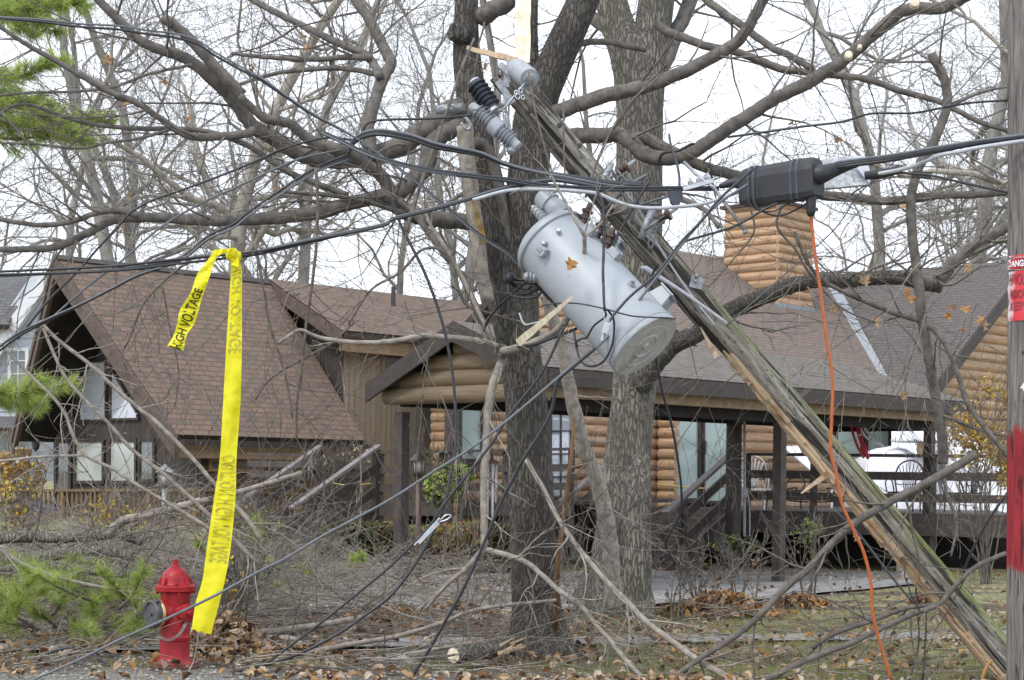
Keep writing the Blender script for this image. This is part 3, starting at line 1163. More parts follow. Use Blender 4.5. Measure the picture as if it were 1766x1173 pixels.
window('window', [at(x, y, hwY - .02) for x, y in [(14, 690), (50, 690), (50, 600), (14, 600)]], V((0, -1, 0)), M['pane_dim'], M['white'], wh, .09, .03, 1, 3)

# ---------------------------------------------------------------- log house
lh = thing('log_house', 'honey coloured log house with a log chimney and a deck, behind the leaning pole', 'house', HP(12, 6, 0))
WV = 5.6
DKZ = .86


def logspan(a, c):
    return lambda z: (a, c)


dU0, dU1 = onV(1146, 800, WV), onV(1262, 800, WV)


def uof(p):
    return (p - O3).dot(A3)


def vof(p):
    return (p - O3).dot(B3)


du0, du1 = uof(dU0), uof(dU1)
wu0, wu1 = uof(onV(1437, 760, WV)), uof(onV(1535, 760, WV))
uc = uof(onV(1130, 800, WV))
W0 = HP(0, WV, 0)
logwall('log_wall', W0, A3, -B3, .1, 3.3, .185, logspan(uof(onV(783, 800, WV)), du0 - .12), M['log'], lh)
logwall('log_wall', W0, A3, -B3, .1, 3.3, .185, logspan(du1 + .1, wu0 - .1), M['log'], lh)
logwall('log_wall', W0, A3, -B3, .1, 3.3, .185, logspan(wu1 + .1, 16.6), M['log'], lh)
b = MB()
b.obox(HP(uof(onV(783, 800, WV)), WV + .02, 0), A3 * (16.6 - uof(onV(783, 800, WV))), B3 * .2, Z3 * 3.4)
b.build('wall_core', M['brown_trim'], lh)
# projecting log ends at the corner left of the door
b = MB()
for i in range(17):
    c = HP(uc, WV - .1, .1 + .185 * (i + .5))
    b.lathe(c, -B3, [(.06, 0), (.105, .02), (.108, .3), (.09, .36)], 12)
b.build('log_end', M['log'], lh, True, flat_angle=50)
sd_f = window('sliding_door', [onV(x, y, WV - .12) for x, y in [(1146, 867), (1206, 868), (1206, 640), (1146, 640)]], -B3, M['pane_green'], M['brown_trim'], lh, .09)
sd_g = window('sliding_door', [onV(x, y, WV - .16) for x, y in [(1209, 868), (1264, 869), (1264, 640), (1209, 640)]], -B3, M['pane_green'], M['brown_trim'], lh, .05)
b = MB()
hp = onV(1216, 772, WV - .24)
b.beam(hp - Z3 * .12, hp + Z3 * .12, .03, .04, B3)
b.build('handle', M['iron'], sd_g)
window('window', [onV(x, y, WV - .12) for x, y in [(1437, 800), (1485, 800), (1485, 690), (1437, 690)]], -B3, M['pane_green'], M['brown_trim'], lh, .08)
window('window', [onV(x, y, WV - .12) for x, y in [(1490, 800), (1533, 800), (1533, 690), (1490, 690)]], -B3, M['pane_green'], M['brown_trim'], lh, .08)
window('window', [onV(x, y, WV - .18) for x, y in [(943, 862), (985, 862), (985, 704), (943, 704)]], -B3, M['pane_sky'], M['brown_trim'], lh, .06, .03, 1, 3)
window('window', [onV(x, y, WV - .18) for x, y in [(786, 800), (832, 800), (832, 690), (786, 690)]], -B3, M['pane_green'], M['brown_trim'], lh, .08)
LU0 = uof(onV(955, 425, 9.2))
# roofs
MRV, MRZ, MEV, MEZ = 9.2, 6.3, 4.9, 3.3
WU, WG, WEU = 20.5, 4.0, 16.2
roofslab('roof', [HP(LU0, MEV, MEZ), HP(WEU, MEV, MEZ), HP(WU, MRV, MRZ), HP(LU0, MRV, MRZ)], M['roof_log'], lh, .14)
roofslab('roof', [HP(LU0, 13.5, MEZ), HP(WU, 13.5, MEZ), HP(WU, MRV, MRZ), HP(LU0, MRV, MRZ)], M['roof_log'], lh, .14)
roofslab('roof', [HP(WEU, MEV - .02, MEZ + .01), HP(WEU, WG, MEZ + .01), HP(WU, WG, MRZ + .01), HP(WU, MRV, MRZ + .01)], M['roof_dark'], lh, .14)
roofslab('roof', [HP(WU * 2 - WEU, MRV, MEZ), HP(WU * 2 - WEU, WG, MEZ), HP(WU, WG, MRZ), HP(WU, MRV, MRZ)], M['roof_dark'], lh, .14)
b = MB()
b.prism([HP(LU0 + .4, 5.6, 0), HP(LU0 + .4, 12.9, 0), HP(LU0 + .4, 12.9, MEZ + .2), HP(LU0 + .4, MRV, MRZ - .2), HP(LU0 + .4, 5.6, MEZ + .2)], A3 * .15)
b.build('wall_core', M['brown_trim'], lh)
logwall('log_wall', HP(LU0 + .4, 0, 0), B3, -A3, .1, 6, .205, lambda z: (5.6, 12.9) if z < 3.4 else (5.6 + (z - 3.4) * 1.25, 12.9 - (z - 3.4) * 1.25), M['log'], lh)
b = MB()
p0, p1 = HP(WEU - .05, MEV + .15, MEZ + .05), HP(WU - .05, MRV, MRZ + .05)
b.beam(p0 + Z3 * .02, p1 + Z3 * .02, .3, .03, V((-.3, -.5, 1)))
b.build('valley_flashing', M['galv'], lh)
b = MB()
p, q = HP(WEU, WG - .04, MEZ), HP(WU, WG - .04, MRZ)
b.prism([p, q, q - Z3 * .3, p - Z3 * .3], B3 * .06)
b.obox(HP(WEU - .05, WG + .1, MEZ - .2), B3 * .8, A3 * -.1, Z3 * .13)
b.build('rake_board', M['brown_trim'], lh)
slope = (MRZ - MEZ) / (WU - WEU)
logwall('log_wall', HP(0, WG + .35, 0), A3, -B3, .1, 6.0, .205, lambda z: (max(16.55, WEU + (z - MEZ + .38) / slope), 24.5 if z < MEZ else 2 * WU - WEU - (z - MEZ + .3) / slope), M['log'], lh)
b = MB()
b.prism([HP(16.6, WG + .4, 0), HP(24.4, WG + .4, 0), HP(24.4, WG + .4, 3.2), HP(WU, WG + .4, 6.0), HP(16.6, WG + .4, 3.2)], B3 * .15)
b.build('wall_core', M['tan_trim'], lh)
# chimney clad in logs
cu, cv, cw1, cw2 = 16.05, 7.6, 1.3, 1.2
ct = 7.32
ch = MB()
ch.obox(HP(cu + .02, cv + .02, 4.9), A3 * (cw2 - .04), B3 * (cw1 - .04), Z3 * (ct - 4.9 + .02))
chim = ch.build('chimney', M['log'], lh)
logwall('log_cladding', HP(cu, cv, 0), A3, -B3, 4.95, ct, .19, logspan(-.08, cw2 + .05), M['log'], chim)
logwall('log_cladding', HP(cu, cv, 0), B3, -A3, 4.95, ct, .19, logspan(-.05, cw1 + .05), M['log'], chim)
b = MB()
b.obox(HP(cu - .14, cv - .14, ct), A3 * (cw2 + .28), B3 * (cw1 + .28), Z3 * .07)
b.build('chimney_cap', M['brown_trim'], chim)
b = MB()
b.obox(HP(cu - .12, cv - .12, 5.1), A3 * (cw2 + .2), B3 * .1, Z3 * .09)
b.build('flashing', M['galv'], chim)
# right hand deck
dA, dB = at(1290, 880, 27.4), at(1762, 889, 26.2)
dL = at(1112, 879, 28.6)
dk = MB()
dk.prism([dL, dA, dB, dB + V((1.5, 8, 0)), dL + V((-.6, 4.2, 0))], Z3 * -.06)
for p, q in ((dL, dA), (dA, dB)):
    dk.beam(p - Z3 * .2, q - Z3 * .2, .06, .30)
deck = dk.build('deck', M['brown_rail'], lh)
b = MB()
nd = 16
for i in range(nd + 1):
    s = dA.lerp(dB, i / nd)
    if i in (0, 4, 11, 16):
        b.beam(s + V((0, .08, -.9)), s + V((0, .08, .92)), .1, .1, V((1, 0, 0)))
for h, t_ in ((.90, .05), (.58, .13), (.24, .13)):
    b.beam(dA + V((0, .02, h)), dB + V((0, .02, h)), .045 if t_ > .1 else .13, t_)
b.build('deck_railing', M['brown_rail'], lh)
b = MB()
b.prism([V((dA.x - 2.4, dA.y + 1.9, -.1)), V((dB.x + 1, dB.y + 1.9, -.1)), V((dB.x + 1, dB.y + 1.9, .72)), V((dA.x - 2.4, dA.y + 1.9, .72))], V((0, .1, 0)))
b.build('under_deck_shade', M['soffit'], lh)  # near-black sheet added to stand in for the shade under the deck


def stairs(u0, v0, v1, ztop, n, run, rise, parent, rails=(1, 1), name='stair'):
    b = MB()
    for i in range(n):
        zt = ztop - rise * i
        u_ = u0 - run * i
        b.obox(HP(u_ - run, v0, zt - .04 - rise), A3 * (run + .03), B3 * (v1 - v0), Z3 * .04)
        b.obox(HP(u_ - .02, v0 + .02, zt - rise), A3 * .025, B3 * (v1 - v0 - .04), Z3 * (rise - .005))
    for v in (v0, v1):
        b.prism([HP(u0, v, ztop), HP(u0, v, ztop - .3), HP(u0 - run * n, v, ztop - rise * n - .25), HP(u0 - run * n, v, ztop - rise * n + .02)], B3 * .045)
    st = b.build(name, M['brown_rail'], parent)
    for f, v in zip(rails, (v0, v1)):
        if not f:
            continue
        r = MB()
        a0, a1 = HP(u0, v, ztop), HP(u0 - run * n, v, ztop - rise * n)
        r.beam(a0 + Z3 * .58, a1 + Z3 * .58, .045, .13)
        r.beam(a0 + Z3 * .22, a1 + Z3 * .22, .045, .13)
        for t in (0.03, .72):
            q = a0.lerp(a1, t)
            r.beam(q - Z3 * .4, q + Z3 * .86, .1, .1, A3)
        r.build('stair_railing', M['brown_rail'], st)
        r = MB()
        r.beam(a0 + Z3 * .89, a0.lerp(a1, .96) + Z3 * .89, .13, .045)
        r.build('handrail', M['rail_top'], st)
    return st


ps = at(1262, 877, 27.2)
su, sv = uof(ps), vof(ps)
stairs(su, sv, sv + 2.3, ps.z, 6, .30, .165, lh, (1, 1))
# left hand deck with its own stairs
lA, lB = at(985, 864, 25.6), at(655, 866, 27.0)
dk = MB()
dk.prism([lA, lB, lB + V((1.2, 5, 0)), lA + V((2, 4, 0))], Z3 * -.06)
dk.beam(lA - Z3 * .12, lB - Z3 * .12, .06, .2)
dk.build('deck', M['brown_rail'], lh)
b = MB()
for i in range(4):
    s = lA.lerp(lB, i / 3)
    b.beam(s + V((0, .08, -.7)), s + V((0, .08, .78)), .1, .1, V((1, 0, 0)))
for h, t_ in ((.78, .04), (.50, .11), (.22, .11)):
    b.beam(lA + V((0, .02, h)), lB + V((0, .02, h)), .045 if t_ > .1 else .13, t_)
b.build('deck_railing', M['brown_rail'], lh)
ps2 = at(660, 866, 27.0)
stairs(uof(ps2), vof(ps2) + .1, vof(ps2) + 1.5, ps2.z, 6, .31, .17, lh, (1, 1))
b = MB()
p, q = at(560, 822, 28.2), at(660, 868, 27.2)
for h in (.0, .3, .62):
    b.beam(at(428, 783 + h * 55, 29.6), at(652, 787 + h * 55, 27.1), .045, .11 if h else .04)
b.build('back_railing', M['brown_rail'], lh)
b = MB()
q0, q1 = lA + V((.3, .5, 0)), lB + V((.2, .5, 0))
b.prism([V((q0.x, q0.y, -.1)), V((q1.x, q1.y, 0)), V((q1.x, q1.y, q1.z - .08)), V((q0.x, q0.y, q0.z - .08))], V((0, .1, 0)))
b.build('under_deck_shade', M['soffit'], lh)  # dark sheet in place of the shaded void below the left deck

# ---------------------------------------------------------------- porch roof on posts
po = thing('porch', 'porch with a shingled gable roof on dark square posts, in front of the log house', 'porch', HP(4, 1.3, 0))
PW = 3.0
PEZ, PRZ = 2.70, 3.3
roofslab('roof', [HP(0, 0, PEZ), HP(10.25, 0, PEZ), HP(8.8, PW / 2, PRZ), HP(0, PW / 2, PRZ)], M['roof_porch'], po, .09)
roofslab('roof', [HP(0, PW, PEZ - .1), HP(10.25, PW, PEZ - .1), HP(8.8, PW / 2, PRZ), HP(0, PW / 2, PRZ)], M['roof_porch'], po, .09)
roofslab('roof', [HP(10.25, 0, PEZ), HP(10.25, PW, PEZ), HP(8.8, PW / 2, PRZ)], M['roof_porch'], po, .09)
b = MB()
b.obox(HP(.02, -.03, PEZ - .21), A3 * 10.25, B3 * .03, Z3 * .19)
p, q, r_ = HP(-.03, -.02, PEZ - .02), HP(-.03, PW / 2, PRZ - .02), HP(-.03, PW + .02, PEZ - .12)
b.prism([p, q, q - Z3 * .23, p - Z3 * .23], A3 * .04)
b.prism([q, r_, r_ - Z3 * .23, q - Z3 * .23], A3 * .04)
b.build('fascia', M['brown_trim'], po)
b = MB()
b.obox(HP(.25, .16, PEZ - .33), A3 * 9.65, B3 * .14, Z3 * .17)
b.build('eave_beam', M['tan_trim'], po)
b = MB()
b.obox(HP(.3, .34, PEZ - .47), A3 * 9.55, B3 * .16, Z3 * .2)
b.obox(HP(.3, PW - .44, PEZ - .40), A3 * 9.55, B3 * .16, Z3 * .2)
b.obox(HP(9.55, .55, PEZ - .47), A3 * .16, B3 * (PW - 1.0), Z3 * .2)
b.prism([HP(.3, .3, PEZ - .12), HP(9.85, .3, PEZ - .12), HP(9.85, PW - .3, PEZ - .12), HP(.3, PW - .3, PEZ - .12)], Z3 * .03)
b.build('ceiling_beam', M['soffit'], po)
gs = (PRZ - PEZ) / (PW / 2)
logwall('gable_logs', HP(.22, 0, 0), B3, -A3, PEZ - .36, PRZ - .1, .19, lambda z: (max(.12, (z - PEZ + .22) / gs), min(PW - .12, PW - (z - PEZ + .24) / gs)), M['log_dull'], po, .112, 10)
b = MB()
b.prism([HP(.25, .2, PEZ - .3), HP(.25, PW - .2, PEZ - .3), HP(.25, PW / 2, PRZ - .15)], A3 * .08)
b.build('gable_backing', M['brown_trim'], po)
pw = .135
for (u, v) in ((.32, .34), (.32, PW - .30), (uof(onV(1337, 900, .42)), .36), (9.5, .36)):
    b = MB()
    q = HP(u, v, 0)
    b.obox(q - A3 * pw / 2 - B3 * pw / 2 - Z3 * .15, A3 * pw, B3 * pw, Z3 * (PEZ - .47 + .15))
    b.build('post', M['brown_rail'], po)
b = MB()
q = at(1276, 800, 26.4)
b.obox(V((q.x - .1, q.y, -.1)), V((.14, .1, 0)), V((-.1, .14, 0)), Z3 * 2.5)
pst = b.build('post', M['brown_rail'], po)
b = MB()
c0 = at(1284, 925, 26.2)
b.tube([c0, at(1284, 722, 26.2)], .022, 8)
b.obox(at(1279, 858, 26.1), V((.1, 0, 0)), V((0, .06, 0)), Z3 * .14)
b.tube(cr_spline([at(1290, 852, 26.1), at(1293, 880, 26.1), at(1293, 925, 26.1)], 4), .012, 6)
b.build('conduit', M['galv'], pst)
b = MB()
q = at(1212, 699, 23.3)
b.lathe(q, -Z3, [(.19, 0), (.19, .02), (.14, .07), (.04, .09)], 18)
b.build('ceiling_lamp', M['tan_trim'], po, True)

# ---------------------------------------------------------------- trees in the yard
def twig_part(fn, parent, m='twig', name='twigs'):
    mb = MB()
    fn(mb)
    return mb.build(name, M[m], parent, smooth=True)


def trunk_px(mb, path, Y, flare=None, sides=26, seed=3):
    rg = random.Random(seed)
    P, R = [], []
    for q in path:
        yy = q[3] if len(q) > 3 else Y
        P.append(at(q[0], q[1], yy))
        R.append(px2m(q[2], yy))
    pts = cr_spline(P, 7)
    rr = []
    for i in range(len(pts)):
        x = i / 7
        k = min(len(R) - 2, int(x))
        rr.append(R[k] + (R[k + 1] - R[k]) * (x - k))
    n = sides
    b0 = len(mb.v)
    for i, p in enumerate(pts):
        d = (pts[min(i + 1, len(pts) - 1)] - pts[max(0, i - 1)]).normalized()
        u = V((1, 0, 0))
        u = (u - d * u.dot(d)).normalized()
        w_ = d.cross(u)
        for j in range(n):
            a = 2 * math.pi * j / n
            nn = mnoise.noise(V((math.cos(a) * 1.7, math.sin(a) * 1.7, p.z * .8 + seed)))
            n2 = mnoise.noise(V((math.cos(a) * 7, math.sin(a) * 7, p.z * 3 + seed)))
            lobe = 0
            if flare and p.z < flare:
                lobe = (1 - p.z / flare) ** 2 * (.16 + .16 * math.sin(a * 5 + seed))
            r = rr[i] * (1 + .09 * nn + .03 * n2 + lobe)
            mb.v.append(tuple(p + (u * math.cos(a) + w_ * math.sin(a)) * r))
    for i in range(len(pts) - 1):
        a = b0 + i * n
        for j in range(n):
            j2 = (j + 1) % n
            mb.face((a + j, a + j2, a + n + j2, a + n + j))
    mb.face(range(b0 + (len(pts) - 1) * n, b0 + len(pts) * n))
    return pts, rr


T1Y = 13.8
t1 = thing('maple_tree', 'dark barked maple with two main stems, standing just behind the transformer', 'tree', at(930, 1130, T1Y))
tk = MB()
trunk_px(tk, [(932, 1150, 58), (926, 1060, 44), (918, 940, 40), (913, 800, 38), (905, 680, 36), (890, 580, 37), (868, 480, 36), (848, 400, 32), (834, 320, 28), (820, 210, 27), (806, 110, 25), (804, 30, 21), (808, -60, 20)], T1Y, .55, 28, 3)
trunk_px(tk, [(898, 600, 34), (896, 470, 34), (904, 380, 36), (912, 290, 36), (918, 210, 34), (935, 155, 31), (960, 100, 29), (985, 45, 28), (1008, -5, 26), (1035, -70, 25)], T1Y + .03, None, 24, 5)
trunk_px(tk, [(915, 230, 24), (914, 150, 18), (916, 60, 12), (918, -60, 11)], T1Y + .12, None, 16, 6)
tk.build('trunk', M['bark_dark'], t1, True)
LIMBS = [  # path, depth at trunk, depth at tip, r0, r1, twigs, twig length
    ('945,205 958,194 1016,174 1071,158 1119,147 1173,126 1221,102 1265,77 1289,48 1316,0 1335,-50', 13.8, 13.2, 14, 9, 10, .8),
    ('930,245 985,235 1033,235 1064,232 1088,245 1115,269 1153,273 1187,266 1221,245 1255,222 1289,201 1330,174 1384,147 1418,128 1452,106 1486,78 1520,48 1555,20 1582,14 1623,14 1660,-3 1700,-30', 13.8, 12.6, 14, 10, 16, .9),
    ('1088,240 1112,239 1139,252 1187,276 1221,290 1269,303 1340,322 1418,337 1469,341 1520,346 1568,344 1623,336 1677,336 1735,331 1790,322', 13.7, 13.2, 11, 6, 14, .9),
    ('1130,40 1153,56 1187,68 1221,80 1272,90 1330,112 1360,121 1446,130 1500,138 1555,158 1616,174 1657,194 1691,211 1735,225 1790,250', 14.6, 13.8, 8, 4, 14, 1.0),
    ('1200,-20 1218,0 1255,27 1289,51 1330,82 1360,95 1401,119', 14.2, 13.4, 7, 6, 6, .8),
    ('820,185 777,190 753,209 717,234 682,256 631,269 583,276 542,273 501,256 467,235 440,222 422,200 400,170 375,145 341,115 307,94 273,85 239,68 204,34 170,0 140,-40', 13.8, 12.9, 19, 7, 22, 1.0),
    ('418,165 383,128 349,90 315,55 281,30', 13.1, 12.9, 11, 9, 3, .6),
    ('812,215 785,220 764,231 742,253 736,286 704,318 682,335 655,340 600,352 554,366 490,375 426,379 362,381 298,377 239,375 192,381 170,392 136,409 94,426 43,430 -20,430', 13.8, 12.7, 17, 5, 22, 1.0),
    ('239,372 204,364 170,366 128,381 85,388 43,386 -20,374', 12.85, 12.6, 5.5, 4, 8, .8),
    ('838,385 798,382 747,378 713,372 685,358 672,334 658,303 631,283 604,262 554,251 524,234 499,213 460,205 435,187 413,166', 13.75, 12.9, 15, 7, 10, .8),
    ('440,225 426,230 400,234 366,236 332,236 307,226 277,205 239,179 192,160 149,136 107,111 60,85 26,64 -10,40', 13.0, 12.5, 8, 3.5, 16, .9),
    ('600,337 554,320 520,307 486,290 426,251 362,228 298,222 239,222 179,217 128,207 85,192 51,181 21,183 -10,205', 13.3, 12.5, 6, 2.5, 14, .7),
    ('298,222 239,239 192,245 136,256 64,249 -10,246', 12.8, 12.5, 3, 2, 8, .6),
    ('330,112 315,115 256,128 192,151 128,158 51,160 -10,166', 12.9, 12.5, 3, 2.2, 8, .6),
    ('4,196 34,230 68,273 107,315 149,354 170,366', 12.5, 12.6, 2, 3, 6, .6),
    ('640,268 634,218 638,205 651,160 665,126 675,109 665,89 651,61 631,24 614,0 595,-40', 13.4, 13.9, 12, 8, 10, .9),
    ('655,133 648,116 631,95 593,78 549,58 508,37 460,14 420,-10', 13.5, 14.2, 8, 5, 10, .9),
    ('640,100 605,98 553,102 497,101 450,98 400,92', 13.6, 14.2, 6, 3, 8, .8),
    ('650,128 590,118 530,120 470,128 400,150', 13.6, 14.2, 5, 3, 8, .8),
    ('830,30 850,18 880,2 900,-20', 13.8, 13.6, 17, 14, 4, .8),
    ('958,165 985,85 1040,72 1085,80 1112,86', 13.8, 14.3, 6, 5, 4, .5),
    ('905,395 880,420 855,300 838,255 820,246', 13.8, 13.6, 12, 10, 3, .5),
    ('740,378 690,366 640,350 590,340 540,335 480,330', 13.5, 13.0, 5, 3, 8, .7),
    ('1040,250 1080,190 1112,150 1150,110', 13.6, 13.2, 2.4, 1.4, 3, .4),
    ('690,345 720,375 760,430 795,475 812,509 832,554 849,588', 13.4, 13.0, 6, 6, 6, .6),
]
tips = []
twigs = MB()
rg = random.Random(41)
for (s, y0, y1, r0, r1, k, L) in LIMBS:
    mb = MB()
    pts, rad = limb_px(mb, pxpath(s), y0, r0, r1, y1, 5, 12, .05, rg)
    mb.build('limb', M['limb'], t1, True)
    sprout(twigs, pts, rad, max(2, int(k * .7)), L * .95, rg, 2, .36, .12, .0024, .02, .011, (2, 3), tips, .2)
twigs.build('twigs', M['twig'], t1, True)
lv = MB()
for _ in range(26):
    maple_leaf(lv, rg.choice(tips) + V((0, 0, -.03)), rg.uniform(.05, .085), rg, rg.randint(0, 1))
lv.build('dead_leaves', [M['leaf_orange'], M['leaf_tan']], t1)
b = MB()
for px, py, r, Y, lr in ((1463, 98, 6, 12.85, .047), (1577, 9, 6.5, 12.65, .045), (1482, 84, 3.5, 12.8, .047)):
    p = at(px, py, Y)
    rr = px2m(r, Y)
    b.lathe(p, V((-.12, -1, .12)), [(rr * 1.25, 0), (rr * 1.15, lr * .97), (rr, lr + .005), (rr * .5, lr + .007)], 14)
b.build('pruning_scar', M['palewood'], t1, True, flat_angle=40)


def splinter(mb, p, q, w0, w1, th, rg, n=7, jag=.3, nrm=V((0, -1, 0))):
    """a torn sliver of wood: tapering, ragged, with thickness"""
    d = (q - p)
    sd_ = d.cross(nrm).normalized()
    up, lo = [], []
    for i in range(n + 1):
        t = i / n
        c = p + d * t + nrm * th * rg.uniform(-.3, .3)
        wd = w0 + (w1 - w0) * t
        up.append(c + sd_ * wd * rg.uniform(.5 - jag * .3, .5 + jag * .3))
        lo.append(c - sd_ * wd * rg.uniform(.5 - jag * .3, .5 + jag * .3))
    for i in range(n):
        a, b_, c, d_ = up[i], up[i + 1], lo[i + 1], lo[i]
        k = nrm * th
        ids = [mb.vert(x) for x in (a, b_, c, d_, a - k, b_ - k, c - k, d_ - k)]
        for f in ((0, 1, 2, 3), (7, 6, 5, 4), (0, 4, 5, 1), (2, 6, 7, 3), (1, 5, 6, 2), (3, 7, 4, 0)):
            mb.face([ids[j] for j in f])


b = MB()
p = at(792, 50, 13.62)
b.lathe(p + V((.06, .1, -.04)), V((-.9, -.6, .25)), [(.075, 0), (.085, .05), (.075, .09), (.08, .12), (.065, .15), (.04, .135), (.02, .11)], 14)
b.build('hollow_burl', M['bark_dark'], t1, True)
# broken snag beside the left stem
sn = MB()
limb_px(sn, pxpath('800,216 806,270 812,330 822,400 830,470 842,520'), 13.3, 15, 12, 13.45, 5, 14, .12, rg)
snag = tag(sn.build('broken_limb', M['pale_twig'], None, True), 'snapped upright limb with torn yellow bark, jammed against the left stem of the maple', 'broken limb')
b = MB()
splinter(b, at(815, 345, 13.22), at(836, 420, 13.3), .02, .05, .02, rg)
b.build('torn_bark', M['leaf_ochre'], snag)

# second tree
T2Y = 17.8
t2 = thing('oak_tree', 'light grey furrowed tree with a wide trunk forking above the pole, right of the maple', 'tree', at(1065, 1060, T2Y))
tk = MB()
trunk_px(tk, [(1060, 1085, 56), (1062, 1010, 50), (1070, 920, 46), (1080, 820, 41), (1092, 700, 38), (1100, 560, 39), (1103, 400, 39), (1103, 230, 40), (1100, 150, 42), (1088, 100, 37), (1068, 50, 29), (1054, 0, 27), (1040, -70, 26)], T2Y, .5, 30, 11)
trunk_px(tk, [(1104, 210, 38), (1112, 140, 36), (1122, 80, 32), (1131, 10, 31), (1142, -80, 29)], T2Y + .05, None, 24, 13)
trunk_px(tk, [(1100, 640, 12, T2Y), (1098, 760, 20, T2Y - .08), (1096, 860, 28, T2Y - .2), (1098, 960, 26, T2Y - .25), (1098, 1075, 26, T2Y - .25)], T2Y - .25, None, 18, 14)
tk.build('trunk', M['bark_light'], t2, True)
tw2 = MB()
rg = random.Random(52)
for (s, y0, y1, r0, r1, k, L) in [
    ('1105,670 1130,628 1163,595 1204,574 1255,537 1330,506 1370,492 1418,482 1463,484 1507,479 1555,480 1589,489 1623,496', 17.6, 16.5, 17, 11, 12, 1.0),
    ('1600,488 1623,482 1643,455 1674,427 1708,407 1740,390 1800,350', 16.5, 16.2, 11, 9, 8, .9),
    ('1140,120 1165,60 1190,0 1210,-60', 17.8, 18.2, 14, 12, 8, 1.2),
    ('1060,60 1010,20 960,-30', 17.8, 18.4, 12, 10, 8, 1.2),
    ('1140,330 1180,345 1215,362 1240,392', 17.4, 16.8, 6, 4, 5, .6),
]:
    mb = MB()
    pts, rad = limb_px(mb, pxpath(s), y0, r0, r1, y1, 5, 12, .12, rg)
    mb.build('limb', M['bark_dark'] if r0 > 15 else M['limb'], t2, True)
    sprout(tw2, pts, rad, k, L, rg, 2, .4, .1, .003, .02, .016, (2, 4), None, .24)
tw2.build('twigs', M['twig'], t2, True)
b = MB()
for (u, v, h) in ((1040, 1066, .3), (1110, 1068, .25), (1000, 1060, .25)):
    p = onground(u, v)
    b.tube([at(1070, 1000, T2Y), p + Z3 * .1, p + V((p.x * .05, -.2, -.08))], [.3, .14, .05], 10)
b.build('root', M['bark_light'], t2, True)

# pale leaning stem between the two trunks
ls = MB()
rg = random.Random(12)
pts, rad = limb_px(ls, pxpath('938,505 952,545 965,581 982,663 996,731 1005,773 1023,807 1037,858 1048,910 1054,960 1058,1055'), 15.4, 10, 15, 16.0, 5, 14, .14, rg)
lsn = tag(ls.build('dead_stem', M['pale_twig'], None, True), 'slim pale dead stem leaning between the maple trunk and the light grey tree', 'tree stem')
b = MB()
sprout(b, pts, rad, 9, .5, rg, 1, .3, .1, .003, .05, .01)
b.build('twigs', M['pale_twig'], lsn, True)
b = MB()
b.tube([onground(957, 1132) + V((0, 0, -.05)), at(961, 980, 13.35), at(985, 790, 13.3), at(990, 720, 13.3)], [.022, .021, .016, .012], 8, 0, .15, rg)
tag(b.build('sapling_stake', M['leaf_brown'], None, True), 'thin reddish brown sapling stem standing upright against the right side of the maple trunk', 'sapling')

# ---------------------------------------------------------------- individually measured broken branches
def branch_thing(name, label, segs, m='twig', seed=1, cat='branch', twigs_m=None, group=None, lv=1, wob=.22):
    """segs: (path, Y0, Y1, r0, r1, twigs, length)"""
    rg = random.Random(seed)
    base = segs[0]
    p0 = pxpath(base[0])[0]
    t = thing(name, label, cat, at(p0[0], p0[1], base[1]), group)
    tw = MB()
    for i, (s, y0, y1, r0, r1, k, L) in enumerate(segs):
        mb = MB()
        pts, rad = limb_px(mb, pxpath(s), y0, r0, r1, y1, 5, 9, .1, rg)
        mb.build('stem' if i == 0 else 'side_branch', M[m], t, True)
        sprout(tw, pts, rad, k, L, rg, lv, .45, .1, .0022, .0, .010, (2, 3), None, wob)
    if tw.f:
        tw.build('twigs', M[twigs_m or m], t, True)
    return t


hk = branch_thing('hanging_branch', 'pale broken sapling with a split knot hanging in front of the maple trunk', [
    ('866,606 852,595 815,586 764,581 730,579 679,588 631,591 587,588 549,581 518,569 500,578 481,591', 12.8, 12.5, 6, 2.5, 12, .3),
    ('866,606 866,622 856,646 846,680 842,714 839,765 834,841 835,909 835,947', 12.8, 12.75, 8, 6, 10, .35),
    ('835,947 808,977 767,1012 733,1052', 12.75, 13.1, 6, 3, 6, .4),
    ('835,947 883,960 914,974 938,995 969,1022 1003,1046 1030,1080 1057,1110 1085,1145 1119,1180', 12.75, 12.3, 5, 4, 12, .5),
    ('866,606 893,600 920,590 961,568 987,531 999,489 1008,435 1008,408', 12.7, 11.75, 7, 3.5, 8, .3),
    ('1008,408 967,334 950,300', 11.75, 11.7, 3, 1.5, 3, .2),
    ('1008,408 1035,387 1058,352', 11.75, 11.7, 2.5, 1.4, 3, .2),
    ('849,588 812,509 795,475 767,424 743,390 720,330', 12.8, 13.0, 4, 3, 6, .4),
], 'pale_twig', 5)
b = MB()
p = at(866, 607, 12.74)
for i in range(24):
    pass
b.lathe(p + V((.0, .05, 0)), V((-.1, -1, .1)), [(.05, 0), (.055, .06), (.045, .085), (.03, .07)], 14)
b.build('split_knot', M['bark_light'], hk, True)
b = MB()
rg = random.Random(77)
maple_leaf(b, at(985, 456, 11.62), .09, rg, 0, V((.1, -1, .25)).normalized())
b.build('dead_leaf', M['leaf_orange'], hk)
b = MB()
splinter(b, at(987, 512, 11.42), at(893, 592, 11.9), .02, .055, .018, rg, 8, .15)
tag(b.build('wood_sliver', M['palewood']), 'long pale yellow sliver of freshly split wood pointing up towards the transformer tank', 'wood splinter')
b = MB()
splinter(b, at(901, 108, 12.75), at(902, -25, 13.0), .11, .12, .045, rg, 9, .12)
tag(b.build('split_board', M['palewood']), 'broad pale slab of split wood standing upright above the pole top', 'wood splinter')
b = MB()
splinter(b, at(805, 82, 12.8), at(893, 104, 12.75), .03, .05, .03, rg, 8, .3)
